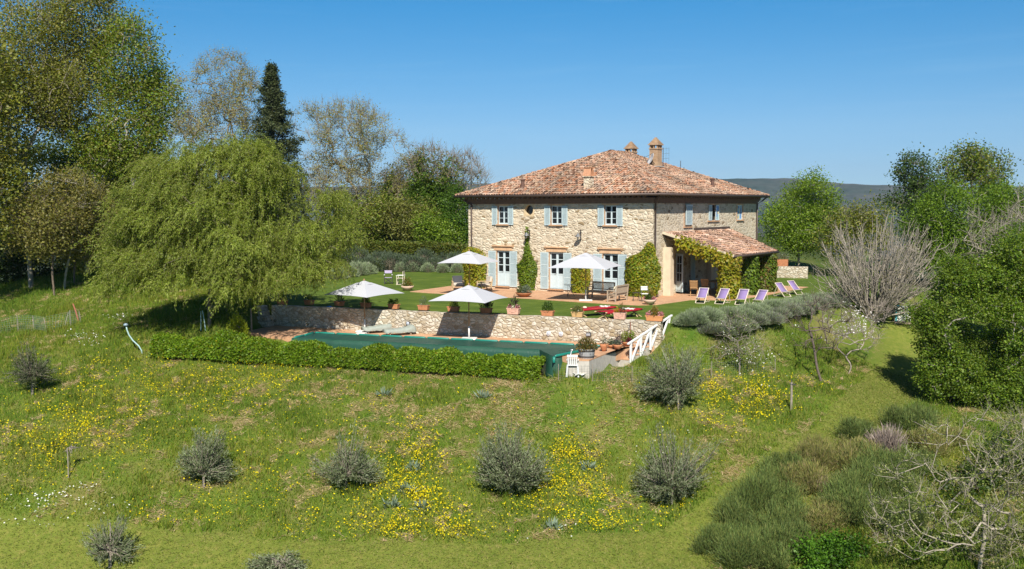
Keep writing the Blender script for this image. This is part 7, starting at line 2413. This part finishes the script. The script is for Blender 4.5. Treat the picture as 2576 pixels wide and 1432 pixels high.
PG1, PG2, PG3 = [(0.05, 0.10, 0.015), (0.08, 0.14, 0.02)], [(0.11, 0.15, 0.03), (0.17, 0.20, 0.04)], [(0.02, 0.03, 0.015), (0.035, 0.045, 0.02)]
PINK, WHT, YEL = [(0.62, 0.24, 0.34), (0.70, 0.42, 0.48), (0.55, 0.15, 0.26)], [(0.78, 0.76, 0.72)], [(0.55, 0.40, 0.02), (0.38, 0.34, 0.03)]
GREYG = [(0.13, 0.155, 0.10), (0.18, 0.20, 0.14)]
AUT = [(0.26, 0.17, 0.03), (0.18, 0.17, 0.03), (0.30, 0.20, 0.05)]
wa = 0.245
WP = ((711, 767, "terracotta trough at the left end of the wall, deep in willow shade", 0.58, M_TERRA, False, [("plant", 0, 0, .2, .45, 160, PG1)]),
      (778, 768, "terracotta trough with a white bloom, in the willow's shade", 0.50, M_TERRA, False, [("plant", 0, 0, .2, .28, 120, PG1), ("flower", -.05, -.1, .05, .22, 8, WHT, .05, .05)]),
      (854, 771, "terracotta trough with a dark spiky plant beside the blue coil", 0.50, M_TERRA, False, [("plant", 0, 0, .16, .42, 110, PG3, .2, .03, .5, None, True)]),
      (920.5, 775, "terracotta trough with yellow flowers behind the sunbed parasol's pole", 0.55, M_TERRA, False, [("plant", 0, 0, .2, .4, 160, PG2), ("flower", 0, 0, .2, .42, 40, YEL, .05, .05)]),
      (991, 778.5, "dark terracotta trough with two low green plants", 0.58, M_TERRA, False, [("plant", -.14, 0, .14, .26, 110, PG1), ("plant", .14, 0, .14, .24, 110, PG2)]),
      (1066, 781.5, "terracotta trough with a twiggy grey plant and one white flower", 0.58, M_TERRA, False, [("plant", 0, 0, .2, .42, 150, GREYG, .14, .02, .5, None, True), ("flower", -.1, -.1, .05, .12, 8, WHT, .06, .06)]),
      (1141, 785, "terracotta trough with a lime green shrub, left edge of the parasol shadow", 0.60, M_TERRA, False, [("plant", 0, 0, .26, .42, 260, [(0.20, 0.24, 0.03), (0.14, 0.19, 0.025)])]),
      (1223, 789, "dark trough with spiky dark plants inside the parasol shadow", 0.60, M_TERRA, False, [("plant", -.12, 0, .18, .40, 120, PG3, .2, .035, .5, None, True), ("plant", .14, 0, .16, .36, 110, PG3, .2, .035, .5, None, True)]),
      (1292, 792, "pink garlanded planter with a dark spiky plant over pink and white flowers", 0.64, M_PINKT, True, [("plant", 0, .05, .14, .46, 80, [(0.05, 0.035, 0.035), (0.06, 0.06, 0.03)], .26, .035, .5, None, True), ("flower", -.2, 0, .13, .17, 60, PINK, .06, .06), ("flower", .2, 0, .13, .17, 60, PINK, .06, .06), ("flower", 0, -.1, .07, .14, 18, WHT, .06, .06)]),
      (1378, 796, "terracotta trough with a bushy green shrub, right of the garlanded planter", 0.62, M_TERRA, False, [("plant", 0, 0, .27, .46, 300, PG1)]),
      (1453, 799, "ochre trough with pale variegated plants in front of the camp beds", 0.56, M_OCHRE, False, [("plant", 0, 0, .27, .30, 240, [(0.22, 0.23, 0.08), (0.15, 0.18, 0.05)]), ("flower", .02, -.12, .05, .14, 8, WHT, .05, .05)]),
      (1559.5, 804, "pink swagged planter with yellow and bronze plants before the nearer camp bed", 0.58, M_PINKT, True, [("plant", .08, .0, .18, .40, 130, [(0.17, 0.10, 0.035), (0.13, 0.14, 0.03)], .12, .03, .5, None, True), ("flower", -.15, 0, .14, .26, 90, YEL, .06, .05)]),
      (1647, 809, "long orange trough with pink blossoms round a golden shrub at the wall's right end", 0.82, M_TERRAO, False, [("plant", .0, 0, .19, .42, 240, AUT), ("flower", -.27, 0, .15, .18, 80, PINK, .06, .06), ("flower", .28, 0, .15, .18, 80, PINK, .06, .06), ("flower", -.16, -.1, .06, .12, 10, WHT, .06, .06)]))
for u, v, lb, L, m, dec, pls in WP:
    p = ob_(u, v - 1.5, 0.065)
    trough(lb, tuple(p), wa if u > 900 else 0.19, L, 0.30, 0.30 if dec else 0.25, m, dec, pls)
b = MB(); b.lathe([(0.09, -0.02), (0.13, 0.0), (0.09, 0.025), (0.07, 0.0)], (0, 0, 0), 16, 1.3, 1.0); o = b.build("hose_coil", mat("blue_hose", (0.03, 0.13, 0.42), 0.5))
o.location = tuple(ob_(828, 771.5, 0.09)); sc(o, "small blue coil of hose lying on the wall top", "hose")


def bowl(label, p, r, h, m, plants, group="flower bowls", name="flower_bowl"):
    t = thing(name, label, "planter", p, 0, group)
    b = MB(); b.lathe([(r * 0.35, 0), (r * 0.62, h * 0.22), (r * 0.88, h * 0.62), (r, h), (r * 0.93, h), (r * 0.84, h * 0.75)], (0, 0, 0), 28); b.build("pot", m, t, True)
    b = MB(); b.lathe([(r * 0.9, h * 0.84), (r * 0.4, h * 0.93), (0.01, h * 0.95)], (0, 0, 0), 20); b.build("soil", M_SOIL, t, True)
    for k, a in enumerate(plants):
        tuft(t, a[0], (a[1], a[2], h * 0.9), a[3], a[4], a[5], a[6], int(abs(p[0]) * 90) + k, *a[7:])
bowl("wide rusty bowl with silvery plants before the tall tapering climber", tuple(ob_(1317.6, 747, 0.03)), 0.50, 0.26, M_CORTEN, [("plant", -.26, 0, .22, .42, 260, [(0.12, 0.15, 0.06), (0.16, 0.18, 0.09)]), ("plant", .20, 0, .26, .44, 300, [(0.20, 0.24, 0.19), (0.15, 0.19, 0.14)], .14, .03, .5, None, True), ("plant", 0, .1, .12, .5, 80, PG2)])
bowl("pale stone bowl with pink flowers and a golden shrub beside the bistro chair", tuple(ob_(1634, 766, 0.03)), 0.38, 0.28, M_PALET, [("plant", .05, .05, .22, .58, 240, AUT), ("plant", 0, -.1, .2, .34, 200, PG1), ("flower", -.26, 0, .12, .16, 60, PINK, .06, .06), ("flower", .27, 0, .13, .18, 70, PINK, .06, .06)])
bowl("pale stone bowl with a reddish-green mound out on the left lawn", tuple(ob_(1025, 731, 0.0)), 0.42, 0.30, M_PALET, [("plant", 0, 0, .33, .62, 420, [(0.24, 0.15, 0.03), (0.16, 0.17, 0.03), (0.12, 0.17, 0.02)])])
zp = -1.02
bowl("squat brown bowl brimming with lime and dark red foliage at the head of the steps", tuple(ob_(1578.5, 871, zp)), 0.30, 0.22, M_TERRA, [("plant", -.08, 0, .24, .46, 260, [(0.24, 0.28, 0.02), (0.18, 0.23, 0.02)]), ("plant", .2, .05, .16, .5, 140, [(0.17, 0.26, 0.02)]), ("plant", .16, -.14, .12, .20, 80, [(0.16, 0.02, 0.045), (0.10, 0.015, 0.04)])], "pots by the steps", "potted_plant")
bowl("round-bellied terracotta pot with a small grey sprig next to the barrel", tuple(ob_(1519, 884, zp)), 0.19, 0.34, M_TERRA, [("plant", 0, 0, .16, .34, 80, GREYG, .12, .025)], "pots by the steps", "potted_plant")
bowl("low terracotta saucer of grey-green herbs behind the bellied pot", tuple(ob_(1538, 876, zp)), 0.20, 0.16, M_TERRA, [("plant", 0, 0, .18, .26, 110, GREYG)], "pots by the steps", "potted_plant")
bowl("terracotta pot of blue-green and purple foliage in front of the lime plant", tuple(ob_(1554, 880, zp)), 0.22, 0.24, M_TERRA, [("plant", -.05, 0, .2, .2, 150, [(0.10, 0.15, 0.10), (0.07, 0.12, 0.08)], .09, .03), ("plant", 0, .12, .18, .55, 130, [(0.09, 0.05, 0.09), (0.12, 0.09, 0.10)], .14, .03, .5, None, True)], "pots by the steps", "potted_plant")
t = thing("barrel_planter", "grey half-barrel planter with a russet-green bush on the pool platform", "planter", tuple(ob_(1476, 900.5, zp)))
b = MB(); b.lathe([(0.29, 0), (0.315, 0.1), (0.335, 0.22), (0.345, 0.40), (0.31, 0.40), (0.30, 0.34)], (0, 0, 0), 22); bo = b.build("tub", brick_mat("barrel_staves", (0.30, 0.31, 0.32), (0.38, 0.385, 0.39), (0.12, 0.12, 0.12), 1.0, 0.09, 3.0, ('XY', 'Z')), t)
for z, r in ((0.06, 0.315), (0.30, 0.350)):
    b = MB(); b.lathe([(r, z), (r + 0.008, z), (r + 0.010, z + 0.045), (r, z + 0.045)], (0, 0, 0), 22); b.build("hoop", M_IRON, bo)
tuft(t, "plant", (0, 0, 0.34), 0.46, 0.50, 800, [(0.20, 0.14, 0.045), (0.14, 0.15, 0.03), (0.25, 0.19, 0.06), (0.11, 0.10, 0.03)], 77, 0.11, 0.045)

# ---- small things on the pool deck and its wall
M_RUST = mat("rusty_pipe", (0.22, 0.10, 0.06), 0.8, 0.3, 9)
t = thing("hose_trolley", "upright hose trolley against the stone wall behind the barrel", "hose trolley", tuple(ob_(1496, 859, -1.05)), wa)
b = MB(); b.tube([(-0.18, 0, 0.0), (-0.18, 0.05, 0.78), (-0.14, 0.06, 0.86), (0.14, 0.06, 0.86), (0.18, 0.05, 0.78), (0.18, 0, 0.0)], 0.016, 8); b.build("frame", M_WHITE, t, True)
b = MB(); b.tube([(-0.14, 0, 0.28), (0.14, 0, 0.28)], 0.14, 14); b.build("reel", mat("red_blue_hose", (0.20, 0.16, 0.24), 0.6, 0.5, 12), t)
for x in (-0.19, 0.19):
    b = MB(); b.tube([(x - 0.02, -0.02, 0.09), (x + 0.02, -0.02, 0.09)], 0.09, 14); b.build("wheel", M_IRON, t)
b = MB(); b.box((0.02, -0.05, 0.16), (0.24, 0.2, 0.2)); b.build("tray", M_IRON, t)
def onwall(u, v):
    """point on the front face of the terrace wall (its right-hand run)"""
    a, c = np.array([-3.1, -13.47]), np.array([6.25, -11.07])
    n = np.array([-(c - a)[1], (c - a)[0]]); n = n / np.linalg.norm(n)
    r = ray(np.array(float(u)), np.array(float(v)))
    k = ((a - CAM[:2]) @ n) / (r[:2] @ n)
    return CAM + r * k
nW = np.array([0.249, -0.968, 0])
p = onwall(1482, 841)
t = thing("floodlight", "small dark floodlight box fixed to the stone wall", "light", tuple(p), wa)
b = MB(); b.box((0, -0.08, 0), (0.24, 0.12, 0.16)); b.build("housing", M_IRON, t, False, 0.01)
b = MB(); b.box((0, -0.145, 0), (0.19, 0.008, 0.11)); b.build("lens", mat("lens", (0.35, 0.36, 0.38), 0.1), t)
b = MB(); b.tube([(0, 0, -0.12), (0, -0.06, -0.10), (0, -0.08, -0.06)], 0.015, 6); b.build("bracket", M_IRON, t)
for u, v, lb in ((1380.5, 838.5, "round white wall light, left of the close pair"), (1412, 840, "round white wall light, right of the close pair"), (1044, 817, "round dark-rimmed wall light above the covered sunbeds")):
    p = onwall(u, v) if u > 1200 else np.array([-6.35, -14.35, -0.55])
    t = thing("wall_spotlight", lb, "light", tuple(p), wa, "round lights low on the stone wall")
    b = MB(); b.tube([(0, 0.02, 0), (0, -0.07, 0)], 0.11, 16); b.build("rim", M_WHITE if u > 1200 else M_IRON, t)
    b = MB(); b.tube([(0, -0.07, 0), (0, -0.09, 0), (0, -0.11, 0)], [0.09, 0.075, 0.02], 14); b.build("lens", mat("spot_lens", (0.42, 0.45, 0.5), 0.15), t)
p, q2 = onwall(1587, 843), onwall(1587, 812)
t = thing("garden_tap", "rusty standpipe tap on the wall near the steps", "tap", tuple(p))
b = MB(); b.tube([nW * 0.05 + [0, 0, -0.3], nW * 0.05 + (q2 - p)], 0.018, 6); b.build("pipe", M_RUST, t, True)
b = MB(); b.tube([nW * 0.05 + (q2 - p), nW * 0.14 + (q2 - p), nW * 0.16 + (q2 - p) + [0, 0, -0.06]], 0.016, 6); b.tube([nW * 0.10 + (q2 - p) + [-0.06, 0, 0.04], nW * 0.10 + (q2 - p) + [0.06, 0, 0.04]], 0.012, 6); b.build("spout", M_RUST, t, True)
hs_ = [onwall(1586, 822) + nW * 0.12, onwall(1578, 835) + nW * 0.10, onwall(1562, 846) + nW * 0.14, onwall(1545, 850) + nW * 0.3, onwall(1520, 860) + nW * 0.4 + [0, 0, 0.08], onwall(1506, 858) + nW * 0.15]
b = MB(); b.tube(hs_, 0.014, 6); sc(b.build("garden_hose", mat("brown_hose", (0.10, 0.075, 0.06), 0.6), None, True), "thin dark hose looping from the tap to the trolley", "hose")
a, c = at(1438.0, 881.0, 41.2), G(np.array([1427.0]), np.array([938.0]))[0]
b = MB(); b.tube([c, a], 0.022, 8); b.tube([a - [0.05, 0, 0.01], a + [0.06, 0, 0.01]], 0.035, 8); sc(b.build("metal_pole", mat("galvanised", (0.62, 0.64, 0.66), 0.35, 0.08, 4, 0.5), None, True), "slanting silver pole propped beside the pool cover's hanging corner", "pole")
p = G(np.array([1441.0]), np.array([946.0]))[0]
t = thing("plastic_chair", "white plastic garden chair standing by the pool platform's foot", "chair", (p[0], p[1], p[2]), 0.5)
for x in (-0.23, 0.23):
    for y in (-0.22, 0.22):
        b = MB(); b.bar((x * 1.05, y * 1.1, -0.05), (x * 0.9, y * 0.9, 0.44), 0.05); b.build("leg", M_WHITE, t)
    b = MB(); b.tube([(x, -0.24, 0.66), (x * 1.05, 0.1, 0.66), (x, 0.24, 0.58), (x, 0.23, 0.42)], 0.022, 6); b.build("armrest", M_WHITE, t, True)
b = MB(); b.box((0, 0, 0.44), (0.48, 0.48, 0.03)); b.build("seat", M_WHITE, t, False, 0.01)
b = MB()
for x in np.linspace(-0.17, 0.17, 5): b.bar((x, -0.22, 0.46), (x, -0.30, 0.84), 0.055, 0.02, (0, 1, 0))
b.bar((-0.22, -0.30, 0.85), (0.22, -0.30, 0.85), 0.03, 0.09); b.build("backrest", M_WHITE, t)
p = G(np.array([1462.0]), np.array([945.0]))[0]
cloth("crumpled white sheet dropped on the grass by the plastic chair", (p[0], p[1] - 0.1, p[2] + 0.02), 0.9, 5, (0.55, 0.45))
bpy.data.objects[[o.name for o in bpy.data.objects if o.name.startswith("towel")][-1]].name = "crumpled_sheet"

# stones stacked at the wall's left end
t = thing("stone_steps", "rough stone blocks stacked as steps at the wall's left end", "steps", (-14.6, -17.0, -1.05))
for i in range(4):
    b = MB(); b.box((-0.25 - 0.28 * i, 0.3 + 0.1 * i, 0.14 + 0.26 * i), (1.1, 0.75, 0.27), 0.25 + 0.1 * (i % 2), 0.95); b.build("block", M_RWALL, t, False, 0.03)

# ---- out on the bank and in the grove
def pole(name, label, cat, u, v, h, r, m, lean=(0, 0), group=None, extra=None):
    p = G(np.array([float(u)]), np.array([float(v)]))[0]
    t = thing(name, label, cat, tuple(p), 0, group)
    b = MB(); b.tube([(0, 0, -0.2), (lean[0] * 0.5 + 0.01, lean[1] * 0.5, h * 0.5), (lean[0], lean[1], h)], [r, r * 0.95, r * 0.85], 8); b.build("stake", m, t)
    return t, p
M_GREYP = mat("grey_post", (0.27, 0.23, 0.19), 0.9, 0.25, 14)
t, p = pole("wooden_post", "lone grey wooden post with a metal fitting at the edge of the mown path", "post", 1990, 1032, 1.18, 0.05, M_GREYP)
b = MB(); b.box((0.05, 0, 1.10), (0.22, 0.08, 0.04)); b.tube([(0, 0, 1.1), (0, 0, 1.28)], 0.02, 6); b.build("fitting", M_ALU, t)
pole("wooden_post", "pale post under the willow behind the hedge", "post", 633, 842, 1.35, 0.045, M_WOOD)
pole("stake", "thin grey stake holding the tiny olive sapling", "stake", 172, 1203, 1.15, 0.022, M_GREYP, (0.02, 0), "stakes of the young olives")
pole("stake", "dark stake inside the thin olive at the bottom left", "stake", 279, 1430, 1.5, 0.022, M_GREYP, (0.05, 0), "stakes of the young olives")
pole("stake", "leaning red-brown stake at the end of the wire fence", "stake", 199, 808, 0.95, 0.045, mat("red_stake", (0.36, 0.13, 0.075), 0.8), tuple((ROT[0] * -0.30)[:2]))
t, p = pole("garden_shower", "bent pale green shower pipe leaning on the left lawn", "shower", 359, 890, 0.01, 0.02, M_ALU)
w_ = lambda a, z: ROT[0] * a + np.array([0, 0, z])
M_MINT = mat("mint_pipe", (0.36, 0.52, 0.50), 0.4, 0.08, 5)
b = MB(); b.tube([w_(0, -0.1), w_(-0.05, 0.14), w_(-0.18, 0.36), w_(-0.45, 0.62), w_(-0.64, 0.90), w_(-0.72, 1.15), w_(-0.76, 1.36)], 0.035, 8); b.build("pipe", M_MINT, t, True)
b = MB(); b.lathe([(0.04, 0.06), (0.10, 0.02), (0.12, -0.05), (0.02, -0.06)], tuple(w_(-0.77, 1.40)), 12); b.build("shower_head", mat("shower_head", (0.24, 0.32, 0.38), 0.4), t, True)
for u, v, lb in ((505, 833, "thin green pole, left of the two beside the willow trunk"), (518, 833, "bent green pole, right of the two beside the willow trunk")):
    pole("garden_pole", lb, "pole", u, v, 1.0, 0.022, M_MINT, tuple((ROT[0] * (0.03 if u < 510 else -0.15))[:2]), "green poles by the willow trunk")

t = thing("wire_fence", "slack wire mesh fence on thin posts at the left edge", "fence", tuple(G(np.array([60.0]), np.array([832.0]))[0]))
F0 = np.array(t.location)
fp = G(np.array([2, 46, 86, 118, 160, 178, 204.0]), np.array([838, 833, 833, 838, 824, 820, 812.0]))
hts = [0.75, 0.85, 0.8, 0.8, 0.75, 0.8, 0.6]
lean_ = np.random.default_rng(3).normal(0, 0.10, (7, 2))
tp_ = []
for i, (p, h) in enumerate(zip(fp, hts)):
    q = np.array([lean_[i][0], lean_[i][1], h])
    tp_.append(q + p - F0)
    b = MB(); b.tube([p - F0 - [0, 0, 0.15], p - F0 + q], 0.018, 6); b.build("post", M_GREYP, t)
b = MB()
for i in range(6):
    a0, a1, b0_, b1_ = fp[i] - F0, tp_[i], fp[i + 1] - F0, tp_[i + 1]
    for k in range(8):
        s = k / 7
        b.bar(a0 + (a1 - a0) * s + [0, 0, 0.02], b0_ + (b1_ - b0_) * s + [0, 0, 0.02], 0.005)
    m_ = max(3, int(np.linalg.norm(b0_ - a0) / 0.12))
    for k in range(m_):
        s = (k + 0.5) / m_
        b.bar(a0 + (b0_ - a0) * s, a1 + (b1_ - a1) * s, 0.005)
b.build("wire_mesh", mat("green_wire", (0.22, 0.30, 0.27), 0.5), t)
t = thing("wire_fence", "sagging wire mesh fence between olive and pear tree below the hedge's right end", "fence", tuple(G(np.array([1600.0]), np.array([985.0]))[0]))
F0 = np.array(t.location)
fp = G(np.array([1405, 1490, 1590, 1700, 1790, 1860, 1950.0]), np.array([962, 962, 965, 960, 950, 945, 935.0]))
b = MB()
for i, p in enumerate(fp):
    q = MB(); q.tube([p - F0 - [0, 0, 0.15], p - F0 + [0, 0, 0.72]], 0.014, 6); q.build("post", M_GREYP, t)
    if i < 6:
        a0, b0_ = p - F0, fp[i + 1] - F0
        for k in range(7): b.bar(a0 + [0, 0, 0.03 + 0.1 * k], b0_ + [0, 0, 0.03 + 0.1 * k], 0.003)
        m_ = max(3, int(np.linalg.norm(b0_ - a0) / 0.12))
        for k in range(m_):
            c_ = a0 + (b0_ - a0) * (k + 0.5) / m_
            b.bar(c_, c_ + [0, 0, 0.68], 0.003)
b.build("wire_mesh", mat("grey_wire", (0.20, 0.24, 0.21), 0.5), t)

# stacked white sacks on a pallet beyond the almond
p = G(np.array([2266.0]), np.array([814.0]))[0]
t = thing("wrapped_pallet", "pallet of white and teal wrapped blocks beyond the blossoming almond", "pallet", tuple(p), 0.5)
b = MB()
for y in (-0.4, 0, 0.4): b.box((0, y, 0.05), (0.95, 0.12, 0.1))
for x in np.linspace(-0.42, 0.42, 6): b.box((x, 0, 0.115), (0.11, 0.95, 0.025))
b.build("pallet_base", M_WOOD, t)
b = MB()
for x, z, c_ in ((-0.22, 0.33, 0), (0.22, 0.33, 1), (-0.22, 0.74, 0), (0.22, 0.74, 1)): b.box((x, 0.02 * c_, z), (0.41, 0.82, 0.39 if z < 0.5 else 0.36))
b.build("blocks", mat("wrapped_white", (0.66, 0.65, 0.58), 0.6, 0.12, 6), t, False, 0.02)
b = MB(); b.box((-0.36, 0, 0.54), (0.10, 0.85, 0.80)); b.box((-0.24, -0.02, 0.96), (0.34, 0.80, 0.05)); b.build("teal_band", mat("teal_wrap", (0.06, 0.30, 0.33), 0.5), t)

# low stone wall with a planter beyond the porch
a, c = ob_(1938, 698, 0.0), ob_(2032, 700, 0.0)
t = thing("garden_wall", "low rough stone wall beyond the porch", "wall", (a[0], a[1], 0))
b = MB(); b.bar((0, 0, 0.35), tuple(c - a + [0, 0, 0.35]), 0.5, 1.0); b.build("wall", M_RWALL, t)
p = ob_(1967, 690, 0.1)
t = thing("planter", "tall square reddish planter with a grey bush by the low stone wall", "planter", (p[0], p[1], 0.3), 0.3)
b = MB(); b.box((0, 0, 0.45), (0.85, 0.85, 1.0), 0, 1.06); b.build("pot", M_TERRA, t, False, 0.02)
tuft(t, "plant", (0, 0, 0.95), 0.5, 0.55, 260, GREYG, 9, 0.16, 0.05)

# low leafy plants: pale thistles in the meadow
THISTLE = [(0.17, 0.235, 0.16), (0.22, 0.28, 0.20), (0.13, 0.19, 0.12)]
for i, (u, v) in enumerate(((1023, 1245), (1390, 1335), (1040, 1190), (1215, 1005), (967, 1000), (1062, 1290), (1480, 1185), (985, 1285))):
    p = G(np.array([float(u)]), np.array([float(v)]))[0]
    t = thing("thistle_plant", "pale blue-green thistle rosette in the meadow", "plant", tuple(p), 0, "thistles of the meadow")
    tuft(t, "leaves", (0, 0, 0.02), 0.26, 0.22, 46, THISTLE, 700 + i, 0.26, 0.06, 0.8, MAT_LEAF_DULL, True)

# ---------------------------------------------------------------- the air between: far hills fade to blue
m_, nt_, bs_ = new_mat("haze_air")
nt_.nodes.remove(bs_)
pv = nd(nt_, "ShaderNodeVolumePrincipled")
pv.inputs['Color'].default_value = (0.62, 0.78, 1.0, 1)
pv.inputs['Density'].default_value = 0.00008
pv.inputs['Anisotropy'].default_value = 0.1
nt_.links.new(pv.outputs[0], nt_.nodes["Material Output"].inputs['Volume'])
b = MB()
b.box((0, 0, (170 - 1100) / 2), (8400, 8400, 170 + 1100))
sc(b.build("haze", m_), kind='stuff')
